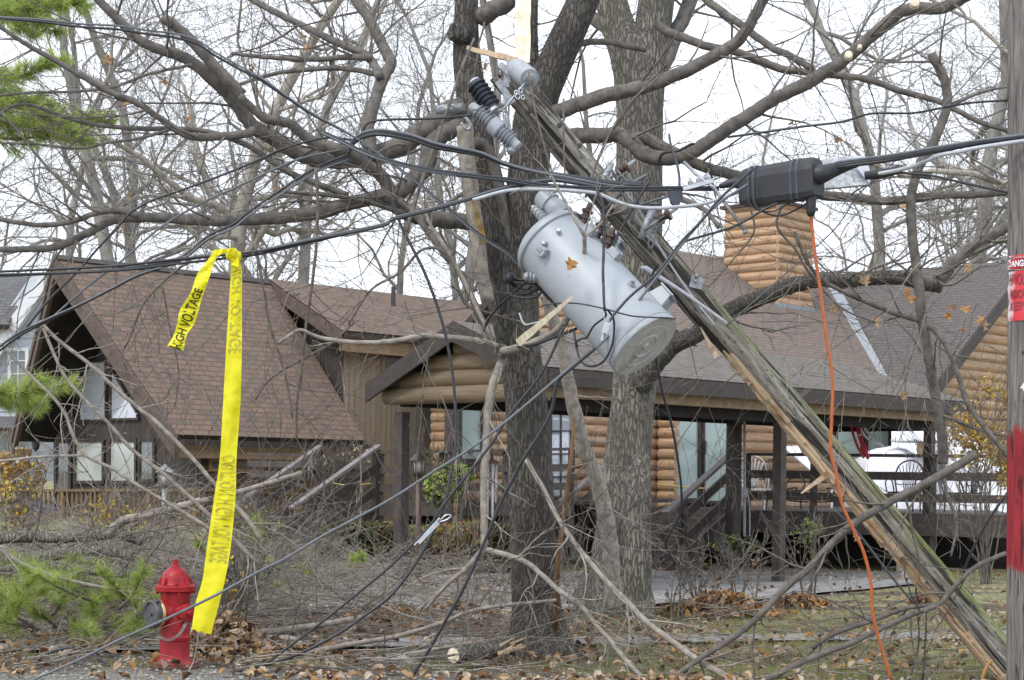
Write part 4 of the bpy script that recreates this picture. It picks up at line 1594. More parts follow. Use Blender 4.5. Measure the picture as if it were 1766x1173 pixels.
tag(b.build('wood_shard', M['freshwood']), 'short tan shard of splintered wood lying across the pole top', 'wood splinter')

branch_thing('fallen_branch', 'long bare branch sloping down right in front of the maple trunk to the verge', [
    ('907,793 938,845 965,899 999,947 1044,1001 1085,1042 1119,1076 1170,1114 1207,1141 1245,1162 1275,1185', 12.9, 12.2, 4, 6, 16, .5)], 'pale_twig', 61)
branch_thing('fallen_branch', 'thick cut pole-like branch leaning across the broken utility pole towards the deck', [
    ('1684,783 1640,810 1589,838 1548,858 1507,882 1469,906 1432,940 1394,981 1350,1018 1316,1056 1289,1080 1248,1110 1204,1138 1153,1175', 12.0, 12.3, 8, 5, 18, .45)], 'limb', 62, twigs_m='twig')
branch_thing('fallen_branch', 'forked grey branch lying low at right, ending under the standing utility pole', [
    ('1735,954 1684,977 1650,1008 1619,1042 1575,1059 1521,1083 1466,1110 1401,1134 1336,1165 1300,1185', 12.2, 12.2, 4, 6, 16, .5),
    ('1619,1042 1560,1050 1500,1072 1440,1093 1400,1118', 12.3, 12.5, 4, 4, 8, .4)], 'limb', 63)
branch_thing('broken_sapling', 'snapped upright sapling with a torn top, in front of the dark shingled roof at right', [
    ('1626,800 1626,765 1619,714 1613,680 1604,629 1597,588 1589,543 1585,492 1578,441 1572,390 1572,341 1585,290 1613,239 1633,184 1631,147 1623,126 1606,92', 13.2, 13.2, 9, 8, 14, .6),
    ('1589,554 1534,537 1483,516 1428,489 1394,455 1370,400', 13.2, 13.0, 5, 2.5, 9, .5),
    ('1596,557 1623,581 1643,622 1660,670 1677,710 1735,782 1790,850', 13.2, 12.6, 5, 4, 9, .5),
    ('1633,184 1690,160 1735,150', 13.2, 13.4, 4, 2, 5, .5),
    ('1619,714 1660,730 1700,745 1735,752', 13.2, 12.9, 3.5, 2.5, 5, .4),
    ('1626,790 1632,850 1650,900 1640,960', 13.2, 12.9, 4, 2, 8, .4)], 'limb', 64, 'sapling', 'twig')
branch_thing('fallen_branch', 'bare branch sloping from the chalet eave down to the hydrant tape, uppermost of three', [
    ('68,554 102,588 147,622 191,663 239,704 273,731 331,790 368,832 425,893 450,930', 12.4, 12.6, 3.2, 4, 14, .45)], 'pale_twig', 65)
branch_thing('fallen_branch', 'bare branch crossing the chalet windows and running on behind the yellow tape', [
    ('72,560 89,601 112,649 147,690 191,734 225,773 273,810 317,848 361,889 399,926 443,971', 12.7, 12.9, 2.6, 4, 14, .45)], 'pale_twig', 66)
branch_thing('fallen_branch', 'thin curved branch over the chalet door with a side arm to the left edge', [
    ('0,591 44,639 89,683 112,714 126,751 147,785 191,807 239,838 290,868 341,899 361,913', 12.3, 12.6, 2.4, 3.4, 12, .45),
    ('147,785 68,788 0,795 -40,797', 12.45, 12.3, 2.4, 2, 5, .4)], 'pale_twig', 67)
branch_thing('fallen_branch', 'smooth bare stem sweeping low from the left edge towards the hydrant', [
    ('-20,935 0,947 34,971 85,991 136,1005 188,1015 245,1025', 13.4, 13.6, 5, 2.5, 8, .4)], 'pale_twig', 68)
branch_thing('hanging_branch', 'tangle of slim hanging twigs in front of the chalet roof valley', [
    ('545,290 548,350 545,430 537,500 528,560 520,640 512,700 512,760', 12.5, 12.9, 3, 2, 14, .4),
    ('440,420 455,500 465,560 490,640 505,720', 12.6, 12.8, 2.6, 2, 12, .4),
    ('610,555 575,590 540,610 470,650 440,690', 12.7, 12.9, 2.6, 1.8, 10, .35)], 'twig', 69)
branch_thing('hanging_branch', 'drooping twig with fine side shoots above the porch gable', [
    ('840,540 800,520 770,440 730,430 690,470 640,500 600,560', 12.9, 12.7, 3, 2, 14, .5)], 'twig', 70)
branch_thing('hanging_branch', 'dark twig hanging over the brown shingles beside the short tape tail', [
    ('330,450 300,470 250,520 225,580 215,600', 12.5, 12.7, 2.4, 1.6, 14, .45),
    ('280,490 292,560 308,640 302,700', 12.5, 12.7, 1.8, 1.2, 6, .25)], 'twig', 72)
branch_thing('hanging_branch', 'pair of thin dark shoots crossing over the tilted pole above the transformer', [
    ('1010,340 1030,280 1075,190 1145,125', 12.2, 12.4, 2.4, 1.4, 5, .3),
    ('912,125 925,200 950,290 962,330', 12.3, 12.3, 2, 1.4, 3, .2),
    ('972,170 972,240 975,330', 12.3, 12.3, 2, 1.4, 3, .2)], 'twig', 73)
branch_thing('hanging_branch', 'dark twigs dangling below the black splice case over the log chimney', [
    ('1290,345 1300,400 1262,450 1200,520', 12.6, 12.8, 1.8, 1.2, 8, .3),
    ('1350,350 1340,390 1372,430 1395,470 1450,530 1510,556', 12.6, 12.9, 2.4, 1.6, 10, .35)], 'twig', 74)
branch_thing('hanging_branch', 'long straight thin branch slanting down the left side of the maple stems', [
    ('818,66 795,120 775,180 750,250 725,320 700,400', 12.6, 12.5, 2.0, 3.6, 6, .4)], 'twig', 75)

rg = random.Random(909)
for nm, pts_ in (('broken_sapling', [(1437, 532), (1492, 483), (1563, 505), (1572, 517), (1642, 530), (1672, 462), (1665, 535), (1697, 562), (1658, 570), (1512, 555), (1560, 682), (1635, 545), (1690, 553)]), ('fallen_branch', [(1475, 928)])):
    for o in [o for o in col.objects if o.name.split('.')[0] == nm and o.parent is None][:2]:
        if nm == 'fallen_branch' and 'pole-like' not in o['label']:
            continue
        b = MB()
        for px, py in pts_:
            maple_leaf(b, at(px, py, 13.0 if nm == 'broken_sapling' else 12.0), rg.uniform(.055, .09), rg, rg.randint(0, 1), (V((0, -1, .3)) + rdir(rg) * .8).normalized())
        b.build('dead_leaves', [M['leaf_orange'], M['leaf_tan']], o)

# ---------------------------------------------------------------- thin shoots and hanging twigs
rg = random.Random(515)
for i in range(26):
    px = rg.choice((rg.uniform(420, 880), rg.uniform(880, 1100), rg.uniform(420, 1720)))
    py = rg.uniform(1000, 1120)
    p = onground(px, py)
    mb = MB()
    d = V((rg.uniform(-.45, .45), rg.uniform(-.15, .15), 1))
    grow(mb, p - Z3 * .03, d, rg.uniform(.5, 1.25), rg.uniform(.004, .008), 3, rg, .10, .02, (2, 4), (.35, .9), (.35, .6), .6, (3, 3, 4, 5), .2, .3, 9, .0018)
    tag(mb.build('thin_shoot', M['twig'], None, True), 'thin bare shoot standing up from the leafy ground', 'shoot', 'thin shoots growing in the yard')
for i in range(46):
    px, py = rg.choice(((rg.uniform(430, 860), rg.uniform(380, 760)), (rg.uniform(860, 1160), rg.uniform(660, 980)), (rg.uniform(1150, 1720), rg.uniform(360, 700)), (rg.uniform(0, 420), rg.uniform(420, 800))))
    Y = rg.uniform(12.6, 13.6)
    mb = MB()
    d = V((rg.uniform(-1, 1), rg.uniform(-.2, .2), rg.uniform(-1.2, .2)))
    grow(mb, at(px, py, Y), d, rg.uniform(.6, 1.3), rg.uniform(.003, .0055), 3, rg, .13, -.03, (2, 4), (.35, .9), (.35, .65), .62, (3, 3, 4, 5), .2, .35, 9, .0018)
    tag(mb.build('broken_twig', M['twig'] if i % 3 else M['pale_twig'], None, True), 'slender broken twig caught in the tangle of branches and wires', 'twig', 'broken twigs caught in the tangle')

# ---------------------------------------------------------------- brush pile
rg = random.Random(101)
bp = 'bare branches heaped in the brush pile'
for i in range(258):
    px = -40 + 910 * rg.random() ** (1.25 if i < 100 else .8) if (i < 172 or i >= 190) else rg.uniform(900, 1740)
    if i >= 190:
        px = rg.uniform(300, 900)
    f = max(0, min(1, (870 - px) / 870))
    if i >= 190:
        f = max(f, .5)
    py = rg.uniform(960 - 10 * f, 1112) if (i < 172 or i >= 190) else rg.uniform(1060, 1150)
    p = onground(px, py)
    hmax = (.08 + .85 * f * f) if (i < 172 or i >= 190) else .25
    a = rg.uniform(-.5, .5) + (math.pi if rg.random() < .5 else 0)
    d = V((math.cos(a), .5 * math.sin(a), rg.uniform(-.06, .06 + .2 * f)))
    mb = MB()
    L = rg.uniform(.7, 1.8)
    grow(mb, p + V((-d.x * L * .5, 0, rg.uniform(.03, hmax))), d, L, (rg.uniform(.006, .018) if i < 60 else rg.uniform(.004, .009)), 3 if i < 190 else 2, rg, .16, -.008, (4, 5) if (f > .45 and i < 172) else (3, 4), (.3, .8), (.35, .6), .6, (3, 4, 5, 6), .15, .35, 7, .0022)
    if (i < 172 or i >= 190):
        lab = 'bare grey branch tangled in the heap of brush left of the maple'
    else:
        lab = 'bare twiggy branch lying on the leafy ground right of the maple'
    tag(mb.build('brush_branch', M['twig'] if i % 3 == 0 else M['pale_twig'], None, True), lab, 'branch', bp if (i < 172 or i >= 190) else 'bare branches on the lawn')
LOGS = [('thick mossy log lying across the top of the brush pile at the left edge', '-30,932 51,925 102,928 153,926 200,922 245,935', 16.2, 11, 7),
        ('rough broken log under the mossy log at the left', '-20,968 60,962 120,955 190,950 230,960', 15.6, 12, 8),
        ('arched dark limb rising out of the brush pile towards the tape', '185,922 211,899 239,891 290,879 341,865 368,860 450,838 520,815', 15.9, 8, 4),
        ('grey log low in the brush pile above the pine boughs', '-20,985 40,980 100,978 160,985 220,992', 14.9, 8, 6),
        ('short crooked log pointing down between the green boughs', '55,985 70,1005 85,1020 100,1028', 14.6, 9, 6),
        ('long straight pale branch lying along the ground before the brush', '455,1140 520,1128 600,1112 680,1098 760,1075 830,1050 960,1035', 13.4, 5, 3),
        ('long brown branch on the soil left of the maple roots', '500,1135 620,1135 700,1128 760,1118 815,1108', 13.3, 4, 3),
        ('grey bough in the middle of the brush behind the tape', '440,1092 500,1085 580,1073 640,1062', 14.6, 6, 4)]
for i, (lab, s, Y, r0, r1) in enumerate(LOGS):
    mb = MB()
    rgg = random.Random(200 + i)
    pts, rad = limb_px(mb, pxpath(s), Y, r0, r1, Y - .2, 5, 12, .18, rgg)
    o = tag(mb.build('fallen_log', M['bark_light'] if i in (0, 1, 3) else M['pale_twig'], None, True), lab, 'log')
    tw = MB()
    sprout(tw, pts, rad, 10, .8, rgg, 2, .3, .1, .003, .03, .01, (2, 3))
    tw.build('twigs', M['twig'], o, True)
# cut log by the maple root
cl = MB()
p, q = at(782, 1146, 12.75), at(842, 1130, 13.1)
p.z, q.z = .1, .11
cl.tube([p, p.lerp(q, .3), p.lerp(q, .7), q, q + V((.25, .1, .06))], [.062, .064, .067, .07, .045], 16, 0, .06, rg)
clo = tag(cl.build('cut_log', M['bark_light'], None, True), 'short sawn log with a pale cut end lying at the foot of the maple', 'log')
b = MB()
d = (p - q).normalized()
b.lathe(p + d * .001, d, [(.055, 0), (.056, .004), (.02, .006)], 16)
b.build('cut_face', M['palewood'], clo)
b = MB()
for k in range(9):
    a = V((q.x + .1, q.y - .02, q.z)) + rdir(rg) * .05
    splinter(b, a, a + V((.14, 0, .06)) + rdir(rg) * .03, .03, .006, .012, rg, 3)
b.build('splintered_end', M['freshwood'], clo)


def rock(name, label, c, s, seed, m='stone'):
    rg = random.Random(seed)
    b = MB()
    n, k = 14, 9
    ids = []
    for j in range(k + 1):
        th = math.pi * j / k
        row = []
        for i in range(n):
            ph = 2 * math.pi * i / n
            d = V((math.sin(th) * math.cos(ph), math.sin(th) * math.sin(ph), math.cos(th)))
            r = 1 + .35 * mnoise.noise(d * 1.3 + V((seed, 0, 0)))
            row.append(b.vert(c + V((d.x * s[0], d.y * s[1], d.z * s[2])) * r))
        ids.append(row)
    for j in range(k):
        for i in range(n):
            b.face((ids[j][i], ids[j + 1][i], ids[j + 1][(i + 1) % n], ids[j][(i + 1) % n]))
    return tag(b.build(name, M[m], None, True), label, 'stone')


rock('rock', 'smooth pale grey rock lying on the verge left of the cut log', onground(690, 1148), (.13, .09, .075), 3)
rock('rock', 'flat pale stone on the soil beside the leaf pile', onground(480, 1110) + Z3 * .02, (.2, .12, .05), 8)
rock('rock', 'small grey rock just left of the leaning pole foot', onground(1490, 1145), (.07, .05, .04), 12)
b = MB()
q = onground(1580, 1003)
b.obox(q + V((-.22, 0, 0)), V((.45, 0, 0)), V((0, .3, 0)), Z3 * .27)
tag(b.build('concrete_block', M['stone']), 'grey concrete block standing on the lawn behind the leaning pole', 'block')

# ---------------------------------------------------------------- leaning broken pole
PT, PB = at(868, 128, 12.9), at(1770, 1165, 12.35)
PB.z = -.05
pax = (PT - PB)
PL = pax.length
zq = pax.normalized()
yq = V((0, 1, 0))
xq = yq.cross(zq).normalized()      # local x lies in the picture plane, towards the right / upper edge
yq = zq.cross(xq)
PM = Matrix(((xq.x, yq.x, zq.x, PB.x), (xq.y, yq.y, zq.y, PB.y), (xq.z, yq.z, zq.z, PB.z), (0, 0, 0, 1)))
lp = thing('leaning_utility_pole', 'snapped wooden utility pole leaning diagonally against the maple, mossy with torn yellow wood', 'utility pole', PB)
R0, R1 = .145, .108


def prad(h):
    return R0 + (R1 - R0) * h / PL


b = MB()
n, st = 40, 110
rg = random.Random(9)
rings = []
for i in range(st + 1):
    h = PL * i / st
    row = []
    for j in range(n):
        a = 2 * math.pi * j / n
        r = prad(h)
        c, s = math.cos(a), math.sin(a)
        crack = mnoise.noise(V((c * 5, s * 5, h * .55)))
        r *= 1 + .05 * mnoise.noise(V((c * 1.5, s * 1.5, h * .7))) + .03 * mnoise.noise(V((c * 12, s * 12, h * 1.4)))
        if crack > .22:
            r *= 1 - .32 * min(1, (crack - .22) * 4)
        # front lower-left flank has split away below the transformer
        if h < PL * .60 and c < -.1:
            dpt = min(1, (PL * .60 - h) / .5)
            r *= 1 - dpt * (.30 + .10 * mnoise.noise(V((h * 2.4, c * 2, 7)))) * max(0, -c)
        if h > PL - .35 and mnoise.noise(V((c * 2.2, s * 2.2, 3))) > -.1:
            r *= max(.55, 1 - (h - PL + .35) * 1.3)
        hh = h + (.16 * mnoise.noise(V((c * 3.3, s * 3.3, 11))) if i == st else 0)
        row.append(b.vert((c * r, s * r, hh)))
    rings.append(row)
for i in range(st):
    for j in range(n):
        b.face((rings[i][j], rings[i][(j + 1) % n], rings[i + 1][(j + 1) % n], rings[i + 1][j]))
b.face(rings[st])
b.face(rings[0][::-1])
LM = Matrix.Translation(-PB) @ PM
b.build('shaft', M['poleold'], lp, True, M=LM)
# torn fresh wood along the lower flank: long ragged splinters
b = MB()
for k in range(56):
    h0 = rg.uniform(0, PL * .52)
    L = rg.uniform(.25, 1.2)
    h1 = min(PL * .585, h0 + L)
    a = math.pi + rg.uniform(-.35, 1.05)
    out = rg.uniform(.76, 1.0)
    p = V((math.cos(a) * prad(h0) * out, math.sin(a) * prad(h0) * out, h0))
    q = V((math.cos(a) * prad(h1) * (out - .12), math.sin(a) * prad(h1) * (out - .12), h1))
    splinter(b, p, q, rg.uniform(.015, .05), rg.uniform(.002, .02), .035, rg, 9, .45, V((math.cos(a), math.sin(a), 0)))
b.build('torn_wood', M['freshwood'], lp, M=LM)
b = MB()
for px0, py0, px1, py1, w0 in ((1382, 851, 1428, 817, .05), (1208, 564, 1236, 616, .045)):
    splinter(b, at(px1, py1, 12.45), at(px0, py0, 12.4), w0, .008, .02, rg, 6, .3)
b.build('loose_splinter', M['freshwood'], lp)
# hardware bolted through it
b = MB()
c = at(1199, 484, 12.45)
b.obox(c + V((-.045, -.005, -.045)), V((.09, 0, -.02)), V((0, .012, 0)), V((.02, 0, .08)))
b.tube([c + V((0, 0, 0)), c + V((.0, -.1, .03))], .012, 8)
b.lathe(c + V((0, -.03, .0)), V((0, -1, .2)), [(.02, 0), (.02, .02)], 6)
b.build('bolt_plate', M['galv'], lp)
b = MB()
b.tube([at(1105, 462, 12.3), at(1112, 462, 12.3), at(1180, 505, 12.28), at(1246, 552, 12.3), at(1252, 558, 12.32)], [.012, .02, .012, .012, .014], 8)
b.build('brace_strap', M['lcable'], lp)
b = MB()
cpts = cr_spline([at(1040, 300, 12.5), at(1090, 345, 12.4), at(1130, 415, 12.4), at(1165, 470, 12.42), at(1200, 520, 12.42), at(1232, 560, 12.44)], 5)
b.tube(cpts, .008, 6)
b.build('ground_wire', M['lcable'], lp)
b = MB()
for px, py in ((1115, 365), (1155, 445), (965, 215), (1000, 250), (913, 190), (1305, 625), (1380, 735), (1405, 805), (1585, 965)):
    p = at(px, py, 12.62)
    b.lathe(p + V((0, .05, 0)), V((0, -1, 0)), [(.018, 0), (.018, .03), (.008, .031)], 10)
b.build('bolt', M['iron'], lp)
b = MB()
for (pa, pb, wd) in (((862, 112), (905, 150), .05), ((880, 105), (872, 150), .03), ((858, 140), (885, 178), .02)):
    b.beam(at(*pa, 12.7), at(*pb, 12.7), .05, wd, V((0, -1, 0)))
b.build('top_bracket', M['galv'], lp)


# insulators on the pole head
def insul(name, label, p, q, r, n, m, cap='galv', rc=None, waist=.62):
    t = thing(name, label, 'insulator', p)
    d = q - p
    L = d.length
    prof = [(r * waist, 0)]
    for i in range(n):
        h = L * (.08 + .84 * i / n)
        s = L * .84 / n
        prof += [(r * waist, h), (r, h + s * .35), (r * .97, h + s * .5), (r * waist, h + s * .62)]
    prof += [(r * waist, L * .95)]
    b = MB()
    b.lathe(p, d, prof, 20)
    b.build('shed_body', M[m], t, True, flat_angle=50)
    b = MB()
    rc = rc or r * .6
    dn = d.normalized()
    b.lathe(q - dn * L * .06, d, [(rc, 0), (rc, L * .1), (rc * .4, L * .14)], 14)
    b.lathe(p + dn * L * .04, -d, [(rc, 0), (rc, L * .09), (rc * .4, L * .12)], 14)
    b.build('end_cap', M[cap], t, True, flat_angle=50)
    return t


insul('surge_arrester', 'short black ribbed arrester hanging left of the pole head', at(818, 142, 12.55), at(852, 190, 12.5), px2m(18, 12.5), 6, 'darkpoly', 'alu')
t = insul('fuse_insulator', 'long grey ribbed insulator hanging below the black arrester', at(817, 186, 12.5), at(890, 250, 12.45), px2m(15, 12.5), 13, 'polymer', 'polymer')
b = MB()
p, q = at(848, 213, 12.48), at(862, 225, 12.47)
b.lathe(p, q - p, [(px2m(16, 12.5), 0), (px2m(16, 12.5), (q - p).length)], 18)
b.build('centre_collar', M['polymer'], t, True, flat_angle=50)
t = insul('pin_insulator', 'bell shaped grey insulator standing on the pole head', at(890, 118, 12.6), at(914, 137, 12.35), px2m(19, 12.5), 5, 'polymer', 'galv', None, .9)
# hot line clamp
cl = MB()
cl.tube(cr_spline([at(858, 192, 12.45), at(870, 186, 12.4), at(885, 168, 12.38), at(900, 150, 12.36), at(914, 132, 12.34)], 5), .008, 6)
for c, r in (((893, 166), .016), ((898, 156), .014), ((890, 160), .012), ((902, 168), .012)):
    p = at(*c, 12.36)
    cl.tube([p + V((math.cos(a) * r, 0, math.sin(a) * r * 1.4)) for a in [i * math.pi / 6 for i in range(13)]], .005, 5)
tag(cl.build('line_clamp', M['alu'], None, True), 'bright metal hot line clamp with an eye ring beside the bell insulator', 'clamp')
cl = MB()
p = at(835, 193, 12.45)
for k in range(7):
    cl.tube(cr_spline([at(870, 170 + k * 3, 12.55) + rdir(rg) * .04, at(862, 190 + k * 2, 12.5) + rdir(rg) * .05, at(880, 262, 12.5) + rdir(rg) * .05], 5), .006, 5)
cl.lathe(at(866, 183, 12.5), V((.3, -1, .2)), [(.02, 0), (.03, .02), (.03, .06), (.015, .07)], 10)
cl.lathe(at(880, 262, 12.5), V((.3, -1, .2)), [(.02, 0), (.035, .02), (.035, .06), (.015, .07)], 10)
tag(cl.build('fuse_bracket', M['galv'], None, True), 'twisted metal bracket and clamps holding the two insulators at the pole head', 'bracket')
b = MB()
b.obox(at(752, 195, 13.2), V((.2, 0, .02)), V((0, .05, 0)), Z3 * .06)
b.tube(cr_spline([at(800, 200, 13.1), at(812, 215, 13.1), at(806, 224, 13.1), at(795, 212, 13.1)], 4), .014, 6)
tag(b.build('line_shackle', M['galv'], None, True), 'grey steel shackle resting in the crotch of the maple limb', 'bracket')

# ---------------------------------------------------------------- transformer
TL, TBm = at(946, 413, 12.28), at(1113, 597, 11.82)
tx = thing('transformer', 'big grey cylindrical pole transformer hanging tilted from the leaning pole', 'transformer', TBm)
td = (TL - TBm)
TLn = td.length
tn = td.normalized()
TR = px2m(68, 11.85)
b = MB()
prof = [(TR * .985, 0), (TR, .012), (TR, .03), (TR * .985, .035), (TR * .985, TLn * .93), (TR * .985, TLn)]
b.lathe(TBm, td, prof, 56)
b.build('tank', M['tank'], tx, True, flat_angle=40)
b = MB()
b.lathe(TBm + tn * .045, td, [(TR * .985, 0), (TR * 1.0, .003), (TR * 1.0, .010), (TR * .985, .013)], 56)
b.build('weld_seam', M['tank'], tx, True)
b = MB()
b.lathe(TBm - tn * .002, -tn, [(TR * .96, 0), (TR * .95, -.012), (TR * .82, -.03), (TR * .76, -.004), (TR * .66, .004), (TR * .60, -.022), (TR * .50, -.026), (TR * .42, -.002), (TR * .34, .006), (TR * .27, -.014), (TR * .12, -.014), (TR * .09, .012), (.006, .014)], 48)
b.build('bottom_plate', M['tankbot'], tx, True, flat_angle=35)
b = MB()
b.lathe(TL - tn * .05, td, [(TR * 1.0, 0), (TR * 1.045, .004), (TR * 1.055, .018), (TR * 1.045, .032), (TR * 1.0, .036)], 56)
b.build('clamp_band', M['tank'], tx, True, flat_angle=40)
b = MB()
b.lathe(TL - tn * .012, td, [(TR * 1.01, 0), (TR * 1.0, .012), (TR * .9, .04), (TR * .6, .065), (TR * .2, .075), (.01, .076)], 56)
b.build('lid', M['tank'], tx, True, flat_angle=40)
side = td.cross(V((0, 1, 0))).normalized()     # in picture plane, perpendicular to the axis
if side.x < 0:
    side = -side                                # towards the pole (upper right)
fwd = tn.cross(side)
if fwd.y > 0:
    fwd = -fwd                                  # towards the viewer


def tpt(f, ang, r=1.0):
    """point on the tank: f along from bottom, ang from viewer side towards the pole"""
    return TBm + td * f + (fwd * math.cos(ang) + side * math.sin(ang)) * TR * r


bs = TL + (-side * .3 + fwd * .2) * TR
for (nm, base, dr, L, r, n, m) in (('high_voltage_bushing', at(944, 384, 12.2), at(911, 348, 12.35) - at(944, 384, 12.2), .19, .043, 5, 'porcelain'),):
    b = MB()
    prof = [(r * .8, 0)]
    for i in range(n):
        h = L * (i + .2) / n
        prof += [(r * .6 * (1 - .04 * i), h), (r * (1 - .05 * i), h + L * .04), (r * (.97 - .05 * i), h + L * .08), (r * .6, h + L * .12)]
    prof += [(r * .3, L), (r * .25, L * 1.1)]
    b.lathe(base, dr, prof, 18)
    b.build(nm, M[m], tx, True, flat_angle=50)
b = MB()
p, q = at(972, 374, 12.25), at(932, 336, 12.35)
L = (q - p).length
b.lathe(p, q - p, [(.085, 0), (.08, L * .42), (.072, L * .44), (.072, L * .56), (.085, L * .58), (.075, L * .92), (.05, L), (.01, L * 1.02)], 24)
b.build('bushing_cover', M['tank'], tx, True, flat_angle=40)
b = MB()
for f, a in ((.86, .2), (.86, -.25)):
    p = tpt(f, a, 1.0)
    o_ = (p - (TBm + td * f)).normalized()
    b.lathe(p - o_ * .01, o_, [(.018, 0), (.018, .03), (.012, .045)], 10)
b.build('lid_bolt', M['alu'], tx)
b = MB()
for f, a in ((.80, -.42), (.74, .98), (.52, 1.12)):
    p = tpt(f, a, .99)
    o_ = (p - (TBm + td * f)).normalized()
    tt = tn.cross(o_).normalized()
    b.prism([p - tt * .035, p + tt * .035, p + tt * .028 + o_ * .055, p - tt * .028 + o_ * .055], tn * .012)
    b.prism([p - tt * .035, p - tt * .035 + tn * .10, p - tt * .028 + tn * .09 + o_ * .055, p - tt * .028 + o_ * .055], tt * .008)
    b.prism([p + tt * .035, p + tt * .035 + tn * .10, p + tt * .028 + tn * .09 + o_ * .055, p + tt * .028 + o_ * .055], -tt * .008)
b.build('lifting_lug', M['tank'], tx)
b = MB()
for f in (.62, .12):
    p = TBm + td * f + side * TR * .97 + fwd * TR * .15
    b.prism([p, p + tn * .14, p + tn * .12 + side * .10, p + tn * .02 + side * .10], fwd * .012)
    b.prism([p - fwd * .12, p - fwd * .12 + tn * .14, p - fwd * .12 + tn * .12 + side * .10, p - fwd * .12 + tn * .02 + side * .10], fwd * .012)
    b.prism([p - fwd * .13 + side * .10, p - fwd * .13 + tn * .13 + side * .10, p - fwd * .13 + tn * .13 + side * .11, p - fwd * .13 + side * .11], fwd * .16)
b.build('hanger_bracket', M['tank'], tx)
b = MB()
for f in (.90, .76, .66):
    p = TBm + td * f + side * TR * .92 + fwd * TR * .28
    dr = (side + tn * .5 + fwd * .2).normalized()
    b.lathe(p, dr, [(.03, 0), (.03, .02), (.045, .03), (.045, .045), (.028, .055), (.028, .07), (.042, .08), (.042, .095), (.022, .105), (.018, .15)], 16)
b.build('low_voltage_bushing', M['brownporc'], tx, True, flat_angle=45)
b = MB()
p = at(915, 479, 12.15)
b.lathe(p + V((.04, 0, 0)), V((-1, -.2, .1)), [(.035, 0), (.04, .02), (.03, .03), (.04, .045), (.03, .055), (.036, .07), (.02, .09)], 14)
p = tpt(.30, .78, 1.0)
o_ = (p - (TBm + td * .30)).normalized()
b.lathe(p - o_ * .01, o_, [(.028, 0), (.028, .02), (.016, .022), (.016, .05)], 10)
b.build('drain_valve', M['galv'], tx, True, flat_angle=45)
b = MB()
gp = [at(935, 527, 11.8), at(965, 523, 11.72), at(1000, 524, 11.64), at(1040, 532, 11.56), at(1090, 545, 11.52), at(1140, 548, 11.6), at(1165, 550, 11.75)]
b.tube(cr_spline(gp, 6), .006, 6)
b.build('ground_lead', M['iron'], tx, True)

# ---------------------------------------------------------------- cables
def cable(label, s, Y, r, m='cable', Y1=None, strands=1, gap=1.3, name='cable', cat='cable', seed=0, twist=1.0, group=None, parts=None):
    path = pxpath(s)
    k = len(path)
    P = []
    for i, q in enumerate(path):
        yy = q[2] if len(q) > 2 else Y + ((Y1 if Y1 is not None else Y) - Y) * i / max(1, k - 1)
        P.append(at(q[0], q[1], yy))
    pts = cr_spline(P, 6)
    rr = px2m(r * .88, Y)
    mb = MB()
    rg = random.Random(seed + len(s))
    if strands == 1:
        mb.tube(pts, rr, 7)
    else:
        L = 0
        acc = [0]
        for a, c in zip(pts, pts[1:]):
            L += (c - a).length
            acc.append(L)
        for j in range(strands):
            ph = rg.uniform(0, 6.28)
            tw = rg.uniform(.6, 1.4) * twist
            out = []
            for i, p in enumerate(pts):
                t = acc[i] * tw + ph + j * 2 * math.pi / strands
                o_ = V((.15 * math.cos(t), .7 * math.cos(t), math.sin(t))) * rr * gap * (1.2 + .5 * math.sin(acc[i] * .9 + j))
                out.append(p + o_)
            mb.tube(out, rr * (1 if j % 2 == 0 else .8), 7, j % 2)
    ms = [M[m], M['gcable'] if m == 'cable' else M[m]]
    o = mb.build(name, ms if strands > 1 else ms[0], None, True)
    return tag(o, label, cat, group)


cable('thick black cable pair across the upper left sky, dipping to the maple', '-20,30 0,31 68,36 136,44 204,48 256,56 300,61 341,73 375,95 426,123 450,136 491,164 542,198 593,225 645,259 713,310 760,350 801,385 840,415 880,441 922,489 960,529', 12.3, 2.6, 'cable', 12.5, 2, .9)
cable('bundle of three cables with the yellow tape knotted round it', '-20,473 0,472 102,468 204,462 307,450 392,441 450,434 542,414 658,390 679,378 747,361 815,341 880,322 948,310 992,314 1040,322', 11.9, 2.7, 'cable', 12.1, 3, 1.2)
cable('black cable bundle sagging to the left edge in front of the chalet', '-20,615 0,601 34,576 85,550 136,526 188,499 239,472 290,455 324,438 358,410 402,390 426,371 490,328 545,294 600,272', 12.2, 2.6, 'cable', 12.6, 3, 1.5)
cable('single black cable sloping down over the chalet peak', '30,585 82,520 130,472 170,427 204,390 226,366 264,345 324,324 383,302 443,277 490,256 560,238 611,242', 12.3, 2.4, 'cable', 12.5)
cable('grey cable parallel to the black one above the chalet ridge', '60,575 145,499 213,447 277,392 341,354 405,324 469,294 520,273 590,258', 12.4, 2.2, 'gcable', 12.6)
cable('three stranded cable bundle running level across the pole above the transformer', '555,232 590,248 622,264 668,280 731,294 791,302 873,310 927,318 1000,323 1085,323 1180,322 1240,322', 12.1, 3.0, 'cable', 12.0, 4, 1.3)
cable('heavy black cable bundle looping from the maple limb to the pole', '600,262 611,242 635,231 663,230 709,239 750,253 791,261 832,269 873,286 927,299 982,307 1050,318 1110,322', 12.5, 3.6, 'cable', 12.15, 3, 1.1)
cable('hooked black lead to the tip of the grey insulator', '622,240 627,228 630,217 644,209 682,206 736,205 791,201 840,195', 12.55, 2.4, 'cable', 12.5)
cable('light grey cable sagging in front of the pole to the splice case', '815,345 880,328 950,327 1000,330 1031,334 1057,345 1088,355 1123,359 1164,357 1205,353 1235,345 1276,330', 11.95, 3.6, 'lcable', 11.9)
